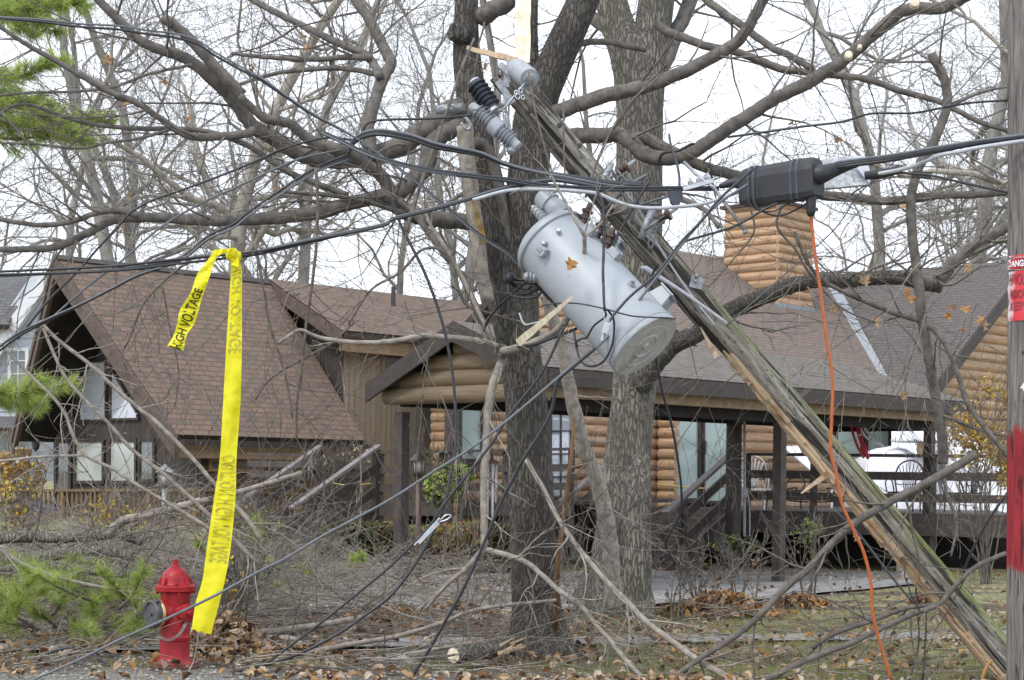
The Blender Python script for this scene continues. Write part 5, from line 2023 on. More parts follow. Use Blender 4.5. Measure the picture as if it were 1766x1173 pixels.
cable('thick black cable bundle from the splice case to the right edge', '1440,288 1460,284 1533,275 1620,260 1686,249 1766,238 1830,228', 11.6, 3.8, 'cable', 11.0, 4, 1.2)
lc_ = cable('light grey cable with a black boot, under the thick bundle at right', '1502,302 1546,294 1577,286 1599,277 1620,268 1653,262 1686,255 1766,243 1830,235', 11.6, 4.2, 'lcable', 11.0)
b = MB()
b.tube(cr_spline([at(1492, 303, 11.6), at(1503, 302, 11.6), at(1525, 299, 11.6), at(1548, 293, 11.6), at(1556, 292, 11.6)], 4), [.03] * 5 + [.034] * 4 + [.03] * 4 + [.02] * 4, 12)
b.build('boot', M['black'], lc_, True)
w11 = cable('single black drop wire sloping down to the right edge below the bundle', '1550,297 1577,300 1603,302 1642,311 1686,321 1730,330 1766,336 1830,350', 11.65, 2.4, 'cable', 11.2)
b = MB()
b.beam(at(1572, 301, 11.64), at(1606, 303, 11.63), .03, .045)
b.build('wedge_clamp', M['iron'], w11)
cable('upper pair of black wires above the splice case ending at the standing pole', '1255,240 1316,232 1384,222 1452,213 1503,198 1572,196 1623,186 1674,176 1742,170', 12.5, 2.2, 'cable', 11.5, 2, 1.4)
cable('thin guy wire crossing diagonally from the standing pole to the leaning pole', '1760,35 1739,61 1657,153 1623,188 1555,266 1511,308 1478,338 1435,400 1316,506 1255,560', 11.4, 1.3, 'gcable', 12.3)
cable('black cable from the splice case down to the metal clamp on the tank', '1300,290 1287,302 1241,343 1205,386 1174,418 1132,472 1085,513 1052,552 1044,572', 11.7, 2.8, 'cable', 11.45)
cable('long grey cable falling from the pole to the bottom left corner over the hydrant', '1290,318 1241,350 1200,392 1132,479 1098,523 1057,571 1027,601 982,635 880,721 812,773 747,814 679,858 610,896 559,923 491,964 450,984 375,1025 290,1066 205,1104 136,1138 40,1180', 11.75, 2.7, 'gcable', 11.5)
cable('black cable with a grip clamp falling left across the porch post', '1120,312 1100,345 1074,390 1040,455 1016,492 972,567 935,642 880,714 842,773 764,872 740,909 679,971 631,1012 542,1083 440,1158 400,1185', 12.0, 2.7, 'cable', 12.1)
cable('black cable falling steeply past the maple trunk to the verge', '1027,601 990,632 962,659 948,717 904,790 890,817 866,862 832,943 798,1018 767,1073 740,1121 700,1185', 11.6, 3.4, 'cable', 12.1)
cable('black cable hanging beside the porch post then curving along the ground', '675,340 692,390 730,465 757,537 774,605 784,680 786,765 776,824 764,875 730,950 679,1022 627,1063 576,1097 508,1131 440,1151 361,1168 330,1180', 12.7, 3.0, 'cable', 12.3)
cable('black wire hanging in front of the sliding door to the stairs', '1135,455 1125,479 1125,543 1131,612 1142,673 1156,724 1166,773 1175,841 1173,885 1153,923 1149,943 1166,974', 12.0, 2.6, 'cable', 13.0)
cable('black wire slanting under the chimney to the splice case', '1174,418 1230,402 1262,392 1290,378 1330,355 1395,330', 11.8, 2.6, 'cable', 11.7)
cable('black wire loop hanging below the splice case', '1300,345 1310,362 1345,372 1385,355 1398,340', 11.75, 2, 'cable', 11.7)
cable('second thin loop hanging below the splice case', '1285,335 1300,358 1330,365 1362,350', 11.8, 1.6, 'cable', 11.7)
cable('twisted black service wires crossing down over the tank', '1029,322 1041,364 1041,435 1040,470 1041,504 1043,534', 11.75, 2.6, 'black', 11.5, 3, .9, twist=22)
cable('black loop of wire curling below the tank belly', '1043,534 1050,537 1059,555 1056,594 1041,623 1020,632 1002,623 993,594 990,570', 11.5, 2.2, 'black', 11.9)
cable('crooked black jumper from the twisted wires to the left of the tank', '1043,534 1044,546 1024,562 1012,582 1004,584 994,590 996,600', 11.5, 2.2, 'black', 11.7)
cable('stiff black cable behind the yellow sliver below the tank', '995,567 960,580 925,593 895,598', 12.2, 3.4, 'black', 12.4)
cable('black cable curling from the tank bushing to the left of the maple', '915,480 900,492 875,515 858,530 842,552 832,575', 12.3, 2.8, 'cable', 12.8)
cable('small black loop at the left of the tank', '876,490 880,508 900,514 925,512 935,502', 12.4, 2.6, 'black', 12.3)
cable('grey hook shaped wire stub in front of the maple bark', '896,540 900,552 906,560 918,558 935,554', 12.4, 1.8, 'lcable', 12.3)
cable('black wire running along the leaves at the bottom left corner', '70,1135 100,1121 140,1118 175,1140 215,1162 240,1172', 12.6, 2.2, 'cable', 12.4)
cable('first of two black wires hanging under the leaning pole foot', '1578,980 1580,1020 1583,1062 1584,1114 1568,1175', 12.6, 1.7, 'cable', 12.3)
cable('second of two black wires hanging under the leaning pole foot', '1597,995 1597,1040 1597,1080 1592,1175', 12.6, 1.7, 'cable', 12.3)
cable('black wire draped in coils on the limb left of the splice case', '1136,285 1140,268 1152,262 1170,260 1190,250 1196,248', 13.0, 3, 'cable', 12.8)
cable('black lead dropping from the maple limb into the level cable bundle', '1154,232 1157,250 1165,275 1171,300 1172,322', 12.6, 2.4, 'cable', 12.1)
cable('loop of bare grey wire hanging from the spool on the pole', '1148,372 1135,380 1123,402 1118,420 1122,428 1128,418 1132,395 1148,378', 12.15, 1.8, 'gcable', 12.15)
cable('black wire sloping down right of the leaning pole foot', '1737,850 1700,905 1670,965 1655,1015 1636,1055', 12.3, 2.6, 'cable', 12.6)
cable('short black brace wire lying on the leaning pole', '1440,880 1480,920 1530,985 1575,1040', 12.8, 2.4, 'gcable', 12.9)
# grip clamps
for lab, pp, qq, Y, m in (('long pale grip clamp on the black cable before the porch post', (722, 936), (756, 901), 12.05, 'alu'), ('shiny metal clamp with a wire bail in front of the tank', (1042, 575), (1048, 556), 11.4, 'alu'), ('bolted aluminium connector on the level cables left of the splice case', (1178, 326), (1230, 312), 11.9, 'alu')):
    b = MB()
    p, q = at(*pp, Y), at(*qq, Y)
    d = q - p
    b.beam(p, q, .035, .04 if 'shiny' in lab else .028)
    if 'bolted' in lab:
        for i in range(3):
            c = p.lerp(q, .25 + .28 * i) + Z3 * .02
            b.lathe(c, V((-.1, -.1, 1)), [(.02, 0), (.022, .02), (.012, .022), (.012, .045)], 8)
    elif 'long' in lab:
        b.tube(cr_spline([q, q + V((.05, 0, .05)), q + V((.09, 0, .05)), q + V((.06, 0, .02)), q], 4), .005, 5)
        b.tube([p + V((-.03, -.01, -.02)), q + V((.01, -.01, .03))], .006, 5)
    else:
        b.tube([q + V((-.02, 0, 0)), q + V((-.03, 0, .07)), q + V((-.005, 0, .07)), q + V((.01, 0, 0))], .003, 5)
        b.lathe(p, -d, [(.018, 0), (.012, .02), (.012, .05)], 8)
    tag(b.build('cable_clamp', M[m], None, True, flat_angle=40), lab, 'clamp')
# spool insulators by the pole
for lab, px, py, Y in (('brown porcelain spool on the right of the pole below the grey cable', 1150, 372, 12.2), ('brown porcelain spool at the upper edge of the pole under the maple limb', 1078, 290, 12.6)):
    t = thing('spool_insulator', lab, 'insulator', at(px, py, Y))
    b = MB()
    p = at(px, py, Y)
    b.lathe(p + V((-.06, 0, -.03)), V((1, -.4, .5)), [(.03, 0), (.045, .01), (.045, .03), (.026, .045), (.026, .06), (.045, .075), (.045, .095), (.03, .1)], 16)
    b.build('spool', M['brownporc'], t, True, flat_angle=45)
    b = MB()
    b.tube([p + V((-.16, .05, -.1)), p + V((-.05, 0, -.03)), p + V((.07, -.04, .05))], .014, 7)
    b.beam(p + V((-.18, .06, -.16)), p + V((-.1, .05, .05)), .02, .05)
    b.build('clevis', M['galv'], t, True)
b = MB()
p, q = at(1232, 325, 11.95), at(1285, 398, 11.9)
b.tube([at(1180, 280, 12.2), at(1200, 300, 12.1), p, q], .013, 7)
b.lathe(q, V((.3, -.2, -1)), [(.02, 0), (.02, .02)], 8)
tag(b.build('steel_rod', M['galv'], None, True), 'grey threaded steel rod pointing at the top of the log chimney', 'rod')
b = MB()
p = at(1166, 335, 12.0)
b.prism([p + V((-.06, 0, .05)), p + V((.04, 0, .06)), p + V((.05, 0, -.03)), p + V((.015, 0, -.09)), p + V((-.035, 0, -.06))], V((0, .06, 0)))
tag(b.build('cable_cover', M['darkpoly']), 'small dark plastic wedge cover under the aluminium connector', 'connector')
b = MB()
for k in range(9):
    a = at(1060 + rg.uniform(-30, 60), 300 + rg.uniform(-10, 70), 12.35)
    c = at(1070 + rg.uniform(-20, 90), 310 + rg.uniform(-10, 80), 12.3)
    b.tube(cr_spline([a, a.lerp(c, .5) + rdir(rg) * .07, c], 5), rg.uniform(.006, .012), 6)
tag(b.build('wire_tangle', M['gcable'], None, True), 'tangle of bent grey wires and grips where the level cables meet the pole', 'wires')
b = MB()
for k in range(6):
    a = at(885 + rg.uniform(-12, 12), 490 + rg.uniform(-15, 15), 12.6)
    c = at(930 + rg.uniform(-15, 15), 500 + rg.uniform(-20, 15), 12.45)
    b.tube(cr_spline([a, a.lerp(c, .5) + rdir(rg) * .06, c], 5), rg.uniform(.008, .016), 6)
b.lathe(at(884, 484, 12.6), V((-.4, -.8, .2)), [(.03, 0), (.045, .03), (.045, .06), (.02, .09)], 12)
tag(b.build('wire_tangle', M['black'], None, True), 'knot of black leads between the tank and the maple trunk', 'wires')

# orange cord
cable('bright orange cord hanging from the splice case down to the verge', '1398,352 1399,375 1406,441 1415,502 1425,581 1434,635 1436,680 1434,731 1433,780 1442,817 1452,868 1473,916 1490,954 1502,1005 1505,1056 1517,1107 1538,1175', 11.6, 3.4, 'orange', 11.9, name='extension_cord', cat='cord')
branch_thing('conduit_end', 'orange and grey bent conduit ends at the foot of the standing pole', [
    ('1692,1178 1697,1160 1706,1143 1712,1140', 12.1, 12.1, 3, 2.5, 0, .1)], 'leaf_orange', 4, 'conduit')

# splice case
sc = thing('splice_case', 'black ribbed cable splice case hanging on the wires left of the standing pole', 'splice case', at(1340, 318, 11.85))
cA, cB = at(1284, 326, 11.95), at(1412, 306, 11.6)
d = (cB - cA)
dn = d.normalized()
sdv = dn.cross(Z3).normalized()
if sdv.y > 0:
    sdv = -sdv
upv = sdv.cross(dn)
if upv.z < 0:
    upv = -upv
pf = [(-.10, -.13), (.11, -.135), (.125, -.10), (.125, .05), (.105, .10), (.06, .135), (-.04, .14), (-.09, .12), (-.115, .06), (-.12, -.10)]


def ring(c, k):
    return [c + sdv * x * k * .75 + upv * y * k for x, y in pf]


b = MB()
secs = [(-.01, .72), (.0, .9), (.06, .98), (.9, 1.02), (.98, .98), (1.0, .9)]
rows = [[b.vert(p) for p in ring(cA + d * t, k)] for t, k in secs]
n = len(pf)
for r0, r1 in zip(rows, rows[1:]):
    for i in range(n):
        b.face((r0[i], r0[(i + 1) % n], r1[(i + 1) % n], r1[i]))
b.face(rows[0][::-1])
b.face(rows[-1])
b.build('shell', M['black'], sc)
b = MB()
for t in (.13, .2, .70, .78):
    r0, r1 = ring(cA + d * t, 1.05), ring(cA + d * (t + .03), 1.05)
    a = [b.vert(p) for p in r0]
    c = [b.vert(p) for p in r1]
    for i in range(n):
        b.face((a[i], a[(i + 1) % n], c[(i + 1) % n], c[i]))
    b.face(a[::-1])
    b.face(c)
b.build('rib', M['darkpoly'], sc)
b = MB()
e0 = cB + upv * .02
b.tube(cr_spline([e0 - dn * .03, e0 + dn * .03, at(1436, 294, 11.6), at(1458, 287, 11.6), at(1480, 282, 11.6)], 4), [.078 - .0034 * i for i in range(17)], 16)
b.build('cable_neck', M['black'], sc, True)
b = MB()
f0 = cA + upv * .01
b.tube(cr_spline([f0 + dn * .03, at(1268, 315, 11.98), at(1240, 322, 12.0)], 5), [.07, .06, .05, .045, .04, .035, .03, .03, .025, .02, .015], 12)
b.build('cable_neck', M['black'], sc, True)
b = MB()
q = at(1399, 340, 11.6)
b.lathe(q + Z3 * .03, -Z3, [(.03, 0), (.035, .02), (.032, .13), (.022, .16)], 12)
b.build('cord_grip', M['black'], sc, True)
jb = thing('junction_box', 'open grey metal terminal box behind the end of the splice case', 'junction box', at(1450, 305, 11.8))
b = MB()
p = at(1398, 322, 11.85)
x_ = at(1500, 318, 11.75) - p
y_ = at(1392, 283, 11.9) - p
b.prism([at(1396, 328, 11.85), at(1500, 318, 11.8), at(1488, 280, 11.85), at(1470, 268, 11.95), at(1400, 278, 11.95)], V((.03, .12, .01)))
b.build('case', M['galv'], jb)
b = MB()
for i in range(3):
    b.tube([at(1418 - i * 9, 316 + i * 6, 11.8), at(1432 - i * 9, 302 + i * 6, 11.78)], .012, 7)
b.build('terminal', M['lcable'], jb, True)
b = MB()
b.prism([at(1462, 270, 11.82), at(1490, 268, 11.8), at(1503, 300, 11.78), at(1500, 318, 11.78)], V((0, .012, 0)))
b.build('cover_plate', M['alu'], jb)

# ---------------------------------------------------------------- text helper
def text_mesh(s, bold=.0):
    cu_ = bpy.data.curves.new('t', 'FONT')
    cu_.body = s
    cu_.offset = bold
    cu_.resolution_u = 3
    ob = bpy.data.objects.new('t', cu_)
    col.objects.link(ob)
    dg = bpy.context.evaluated_depsgraph_get()
    me = bpy.data.meshes.new_from_object(ob.evaluated_get(dg))
    vs = [V(v.co) for v in me.vertices]
    fs = [tuple(p.vertices) for p in me.polygons]
    bpy.data.objects.remove(ob)
    bpy.data.meshes.remove(me)
    bpy.data.curves.remove(cu_)
    x0, x1 = min(v.x for v in vs), max(v.x for v in vs)
    y0, y1 = min(v.y for v in vs), max(v.y for v in vs)
    return [((v.x - x0) / (x1 - x0), (v.y - y0) / (y1 - y0)) for v in vs], fs


def map_text(mb, s, fn, bold=.0, mi=0):
    vs, fs = text_mesh(s, bold)
    b0 = len(mb.v)
    for x, y in vs:
        mb.v.append(tuple(fn(x, y)))
    for f in fs:
        mb.face([b0 + i for i in f], mi)


# ---------------------------------------------------------------- yellow tape
class Ribbon:
    def __init__(s, left, right, Y, amp, ph, fold=.0):
        s.l = cr_spline([V((a, b, 0)) for a, b in left], 8)
        s.r = cr_spline([V((a, b, 0)) for a, b in right], 8)
        s.Y, s.amp, s.ph, s.fold = Y, amp, ph, fold

    @staticmethod
    def _at(P, t):
        L = [0]
        for a, c in zip(P, P[1:]):
            L.append(L[-1] + (c - a).length)
        x = t * L[-1]
        for i in range(len(P) - 1):
            if x <= L[i + 1] + 1e-9:
                return P[i].lerp(P[i + 1], (x - L[i]) / max(1e-9, L[i + 1] - L[i]))
        return P[-1]

    def pt(s, t, v, off=0):
        a, c = s._at(s.l, t), s._at(s.r, t)
        q = a.lerp(c, v)
        y = s.Y + s.amp * math.sin(t * 9 + s.ph + v * 1.6) + .5 * s.amp * math.sin(t * 23 + v * 4) + s.fold * abs(v - .55) - off + s.amp * .55 * mnoise.noise(V((v * 3.2 + t * 6, t * 34, s.ph))) + s.amp * .3 * mnoise.noise(V((v * 7, t * 70, s.ph)))
        return at(q.x, q.y, y)

    def mesh(s, mb, n=70, m=8, jag=None):
        ids = []
        for i in range(n + 1):
            row = []
            for j in range(m + 1):
                t = i / n
                if jag and i == n:
                    t = 1 - jag[j % len(jag)]
                row.append(mb.vert(s.pt(t, j / m)))
            ids.append(row)
        for i in range(n):
            for j in range(m):
                mb.face((ids[i][j], ids[i][j + 1], ids[i + 1][j + 1], ids[i + 1][j]))


tp = thing('caution_tape', 'yellow caution high voltage tape knotted on the cable bundle, one long and one short tail', 'tape', at(400, 440, 11.85))
r1_ = Ribbon([(369, 430), (360, 446), (340, 473), (329, 504), (311, 533), (306, 556), (299, 579), (288, 597)],
             [(384, 434), (372, 448), (362, 476), (348, 516), (336, 556), (323, 576), (319, 592), (316, 606)], 11.8, .018, .4)
b = MB()
r1_.mesh(b, 110, 8, [0, .015, .03, .02, .06, .03, .045, .01, .0])
st_ = b.build('short_tail', M['tape'], tp, True)
b = MB()
map_text(b, 'HIGH VOLTAGE', lambda x, y: r1_.pt(.955 - .545 * x, .80 - .58 * y if True else 0, .006) if True else None, .012)
# letters stand with their tops to the left edge
b.v = []
b.f, b.m = [], []
map_text(b, 'HIGH VOLTAGE', lambda x, y: r1_.pt(1.0 - .60 * x, .86 - .68 * y, .006), .02)
b.build('lettering', M['ink'], st_)
r2_ = Ribbon([(398, 446), (398, 470), (395, 520), (390, 600), (385, 690), (379, 790), (369, 860), (356, 950), (349, 1000), (337, 1042), (330, 1088)],
             [(411, 440), (417, 470), (417, 520), (417, 600), (415, 690), (408, 790), (406, 860), (397, 950), (388, 1000), (377, 1045), (364, 1094)], 11.85, .014, 1.2, .03)
b = MB()
r2_.mesh(b, 240, 10, [.008, .006, .004, .0, .002, .004, .0, .0, -.002, -.004, .0])
lt = b.build('long_tail', M['tape'], tp, True)
b = MB()
map_text(b, 'HIGH VOLTAGE', lambda x, y: r2_.pt(.03 + .225 * x, .88 - .68 * (y), .006), .006)
map_text(b, 'CAUTION HIGH VOLTAGE', lambda x, y: r2_.pt(.525 + .28 * x, .88 - .68 * (y), .006), .006)
b.v = []
b.f, b.m = [], []
map_text(b, 'HIGH VOLTAGE', lambda x, y: r2_.pt(.02 + .235 * x, .92 - .78 * y, .006), .004)
map_text(b, 'CAUTION HIGH VOLTAGE', lambda x, y: r2_.pt(.525 + .285 * x, .92 - .78 * y, .006), .004)
b.build('lettering', M['inkback'], lt)
b = MB()
r3_ = Ribbon([(366, 436), (372, 431), (384, 429), (397, 432), (406, 441)], [(372, 447), (377, 441), (388, 437), (396, 445), (398, 455)], 11.78, .02, 0)
r3_.mesh(b, 24, 6)
r4_ = Ribbon([(389, 431), (398, 427), (408, 432), (412, 444), (411, 460)], [(390, 446), (393, 443), (397, 446), (399, 452), (399, 462)], 11.76, .03, 2)
r4_.mesh(b, 16, 5)
p = at(402, 441, 11.82)
b.lathe(p + V((-.03, 0, .02)), V((1, 0, -.5)), [(.012, -.02), (.04, .0), (.05, .03), (.038, .055), (.045, .07), (.02, .09)], 12)
b.build('knot', M['tape'], tp, True)
b = MB()
b.tube(cr_spline([at(342, 1090, 11.85), at(340, 1110, 11.9), at(334, 1140, 12.0), at(325, 1160, 12.0), at(322, 1185, 12.0)], 5), .004, 5)
b.build('string', M['lcable'], tp, True)

# ---------------------------------------------------------------- hydrant
hb = at(301, 1154, 12.5)
hy = thing('fire_hydrant', 'red fire hydrant with a black side cap and a steel chain', 'fire hydrant', hb)
b = MB()
b.lathe(hb + Z3 * -.14, Z3, [(.105, 0), (.105, .15)], 28)
b.lathe(hb, Z3, [(.165, 0), (.178, .008), (.178, .028), (.172, .034), (.172, .05), (.165, .058), (.12, .068), (.112, .085), (.108, .10), (.107, .21), (.112, .215), (.114, .235), (.109, .242), (.107, .26), (.107, .53), (.11, .56), (.135, .572)], 40)
b.build('barrel', M['red'], hy, True, flat_angle=35)
b = MB()
b.lathe(hb, Z3, [(.13, .570), (.148, .574), (.149, .59), (.144, .594), (.148, .60), (.146, .615), (.108, .622), (.102, .63), (.101, .66), (.094, .69), (.08, .715), (.06, .735), (.042, .748), (.04, .757), (.035, .76), (.034, .765), (.026, .768)], 40)
for i in range(5):
    a = 2 * math.pi * i / 5
    pass
b.lathe(hb + Z3 * .765, Z3, [(.024, 0), (.023, .035), (.018, .04)], 5)
for i in range(8):
    a = 2 * math.pi * (i + .3) / 8
    b.beam(hb + V((math.cos(a) * .118, math.sin(a) * .118, .624)), hb + V((math.cos(a) * .103, math.sin(a) * .103, .668)), .012, .02, V((math.cos(a), math.sin(a), 0)))
b.build('bonnet', M['red'], hy, True, flat_angle=35)
b = MB()
for i in range(8):
    a = 2 * math.pi * (i + .5) / 8
    for z in (.066, .556):
        rr = .145 if z < .1 else .134
        b.lathe(hb + V((math.cos(a) * rr, math.sin(a) * rr, z - .002)), Z3, [(.013, 0), (.013, .014)], 6)
b.build('flange_bolt', M['red'], hy)
nd_ = V((-.74, -.67, 0)).normalized()
hc = hb + Z3 * .415
b = MB()
b.lathe(hc + nd_ * .07, nd_, [(.092, 0), (.085, .03), (.082, .065)], 32)
b.build('pumper_nozzle', M['red'], hy, True, flat_angle=35)
b = MB()
b.lathe(hc + nd_ * .135, nd_, [(.1, 0), (.105, .004), (.105, .02), (.1, .024)], 32)
b.build('brass_ring', M['brass'], hy, True, flat_angle=35)
b = MB()
b.lathe(hc + nd_ * .157, nd_, [(.1, 0), (.102, .006), (.1, .045), (.092, .052), (.083, .052), (.078, .04), (.03, .038), (.016, .04), (.014, .055)], 32)
for i in range(4):
    a = math.pi / 2 * i + .5
    tt = nd_.cross(Z3).normalized()
    rv = tt * math.cos(a) + Z3 * math.sin(a)
    b.beam(hc + nd_ * .185 + rv * .094, hc + nd_ * .185 + rv * .118, .035, .035, nd_)
b.build('pumper_cap', plain('worn_grey_iron', (.10, .10, .105), .55, .2, .4, .3, 25, .25), hy, True, flat_angle=35)
n2_ = V((.72, -.69, 0)).normalized()
hc2 = hb + Z3 * .42
b = MB()
b.lathe(hc2 + n2_ * .08, n2_, [(.066, 0), (.06, .03), (.056, .04), (.066, .043), (.068, .055), (.06, .06), (.064, .064), (.064, .08), (.05, .088), (.022, .09), (.02, .115), (.014, .118)], 26)
b.build('hose_cap', M['red'], hy, True, flat_angle=35)
b = MB()
ca, cb_ = hb + V((-.12, -.09, .28)), hb + V((.105, -.10, .37))
cps = [ca + V((-.01, -.0, .04)), ca, hb + V((-.07, -.125, .235)), hb + V((-.01, -.14, .225)), hb + V((.05, -.14, .26)), hb + V((.09, -.125, .32)), cb_, hb + V((.075, -.15, .40))]
cps = cr_spline(cps, 6)
for i in range(len(cps) - 1):
    p, q = cps[i], cps[i + 1]
    c = (p + q) / 2
    dd = (q - p)
    u = dd.normalized()
    s_ = u.cross(V((0, -1, 0)) if i % 2 else V((.3, -.3, 1))).normalized()
    L = dd.length * .62
    b.tube([c + u * math.cos(t) * L + s_ * math.sin(t) * .009 for t in [k * math.pi / 4 for k in range(9)]], .0032, 4)
b.build('chain', M['chain'], hy, True)

# ---------------------------------------------------------------- standing pole with sign
SP = at(1777, 1173, 11.3)
SPT = at(1776, 200, 11.3)
LEAN = (SPT.x - SP.x) / (SPT.z - SP.z)
sp_ = thing('utility_pole', 'upright grey utility pole at the right edge, its lower part painted red', 'utility pole', V((SP.x, 11.3, 0)))
b = MB()
n, st = 36, 70
rg = random.Random(21)
rings = []
PR = px2m(37.5, 11.3)
for i in range(st + 1):
    z = -.2 + 6.0 * i / st
    row = []
    for j in range(n):
        a = 2 * math.pi * j / n
        c, s = math.cos(a), math.sin(a)
        r = PR * (1.06 - .022 * z) * (1 + .02 * mnoise.noise(V((c * 1.5, s * 1.5, z * .6))) + .02 * mnoise.noise(V((c * 9, s * 9, z * .8))))
        if mnoise.noise(V((c * 6, s * 6, z * .35 + 9))) > .33:
            r *= .93
        row.append(b.vert((SP.x + c * r + LEAN * (z - SP.z), 11.3 + s * r, z)))
    rings.append(row)
for i in range(st):
    for j in range(n):
        b.face((rings[i][j], rings[i][(j + 1) % n], rings[i + 1][(j + 1) % n], rings[i + 1][j]))
b.face(rings[st])
b.build('shaft', redpole(), sp_, True)


def onpole(ax_, z, r):
    return V((SP.x + math.sin(ax_) * r + LEAN * (z - SP.z), 11.3 - math.cos(ax_) * r, z))


def zpx(y):
    return EYE + (HY - y + .012 * 880) * 11.15 / F


b = MB()
for (x, y) in ((-.4, 588), (.25, 570), (.55, 520)):
    pass
p = onpole(-.28, zpx(588), PR)
b.lathe(p, V((-.28, -1, 0)), [(.028, 0), (.028, .006), (.02, .008)], 18)
b.build('metal_tag', M['alu'], sp_, True, flat_angle=30)
b = MB()
for ax_, y, r in ((-.12, 608, .012), (-.5, 555, .008), (.25, 250, .012), (-.35, 50, .014), (-.6, 607, .01), (-.3, 295, .009), (-.55, 690, .008)):
    p = onpole(ax_, zpx(y), PR * .985)
    b.lathe(p, V((math.sin(ax_), -math.cos(ax_), 0)), [(r, 0), (r, .012), (r * .4, .013)], 8)
b.build('nail_hole', M['iron'], sp_)
for s, ax_, y0, y1, hw in (('4', -.62, 660, 674, .10), ('1', -.14, 660, 674, .04), ('9', -.38, 688, 702, .10), ('5', -.22, 716, 730, .09)):
    b = MB()
    map_text(b, s, lambda x, y: onpole(ax_ + hw * (x - .5) * 2, zpx(y1) + (zpx(y0) - zpx(y1)) * y, PR * 1.03), .01)
    b.build('numeral', M['white'], sp_)
sg = thing('danger_sign', 'red and white danger sign wrapped round the standing pole, its print faded', 'sign', V((SP.x + LEAN * (zpx(553) - SP.z), 11.3, zpx(553))))
b = MB()
z0, z1 = zpx(552), zpx(438)
ms = 16


def signpt(ax_, z, off=0):
    return onpole(ax_, z, PR * 1.035 + off + .006 * math.sin(z * 40) * (1 if ax_ < -1 else .3))


ids = [[b.vert(signpt(-1.45 + 2.6 * j / ms, z0 + (z1 - z0) * i / 10)) for j in range(ms + 1)] for i in range(11)]
ids2 = [[b.vert(signpt(-1.45 + 2.6 * j / ms, z0 + (z1 - z0) * i / 10, -.003)) for j in range(ms + 1)] for i in range(11)]
for i in range(10):
    for j in range(ms):
        b.face((ids[i][j], ids[i][j + 1], ids[i + 1][j + 1], ids[i + 1][j]))
        b.face((ids2[i][j], ids2[i + 1][j], ids2[i + 1][j + 1], ids2[i][j + 1]))
b.build('sign_sheet', signface(), sg, True)
b = MB()
zz0, zz1 = zpx(465), zpx(441)


def strip(mb, a0, a1, za, zb, off, mi=0, n=18):
    row0 = [mb.vert(signpt(a0 + (a1 - a0) * j / n, za, off)) for j in range(n + 1)]
    row1 = [mb.vert(signpt(a0 + (a1 - a0) * j / n, zb, off)) for j in range(n + 1)]
    for j in range(n):
        mb.face((row0[j], row0[j + 1], row1[j + 1], row1[j]), mi)


strip(b, -1.45, .2, zz0, zz1, .002)
b.build('black_panel', M['iron'], sg)
b = MB()


def oval(mb, k, off):
    zc = (zz0 + zz1) / 2
    c = mb.vert(signpt(-.75, zc, off))
    rim = [mb.vert(signpt(-.75 + .72 * k * math.cos(t), zc + (zz1 - zz0) * .47 * k * math.sin(t), off)) for t in [i * 2 * math.pi / 48 for i in range(48)]]
    mid = [mb.vert(signpt(-.75 + .36 * k * math.cos(t), zc + (zz1 - zz0) * .235 * k * math.sin(t), off)) for t in [i * 2 * math.pi / 48 for i in range(48)]]
    for i in range(48):
        j = (i + 1) % 48
        mb.face((c, mid[i], mid[j]))
        mb.face((mid[i], rim[i], rim[j], mid[j]))


oval(b, 1.0, .004)
b.build('white_oval', M['white'], sg)
b = MB()
oval(b, .93, .006)
b.build('red_oval', M['red'], sg)
b = MB()
map_text(b, 'DANGER', lambda x, y: signpt(-1.28 + 1.02 * x, zz0 + (zz1 - zz0) * (.26 + .48 * y), .008), .03)
b.build('danger_lettering', M['white'], sg)
b = MB()
for s, y0, y1, a0, a1 in (('HI VOLTAGE', 470, 490, -1.3, .1), ('ABOVE', 498, 513, -1.25, -.2), ('KEEP OFF', 519, 534, -1.25, .1)):
    map_text(b, s, lambda x, y: signpt(a0 + (a1 - a0) * x, zpx(y1) + (zpx(y0) - zpx(y1)) * y, .004), .015)
b.build('warning_lettering', plain('faded_print', (.22, .05, .06), .6, 0, .3, .4, 60), sg)

# ---------------------------------------------------------------- things on the deck and by the porch
def tarp(name, label, base, top, hgt, seed, cat='tarp'):
    """draped cloth: base polygon in metres around centre, ridge of given heights"""
    rg = random.Random(seed)
    b = MB()
    (x0, x1, y0, y1) = base
    n, m_ = 34, 20
    ids = []
    for i in range(n + 1):
        row = []
        for j in range(m_ + 1):
            fx, fy = i / n, j / m_
            h = top(fx, fy)
            x = x0 + (x1 - x0) * fx
            y = y0 + (y1 - y0) * fy
            wv = .05 * mnoise.noise(V((fx * 5, fy * 5, seed))) + .025 * mnoise.noise(V((fx * 14, fy * 14, seed)))
            edge = min(fx, fy, 1 - fx, 1 - fy)
            h2 = h if edge > .08 else h * edge / .08
            row.append(b.vert((x + wv, y + wv, hgt + h2 + wv * (1 if edge > .05 else 0))))
        ids.append(row)
    for i in range(n):
        for j in range(m_):
            b.face((ids[i][j], ids[i + 1][j], ids[i + 1][j + 1], ids[i][j + 1]))
    return tag(b.build(name, M['tarp'], None, True), label, cat)


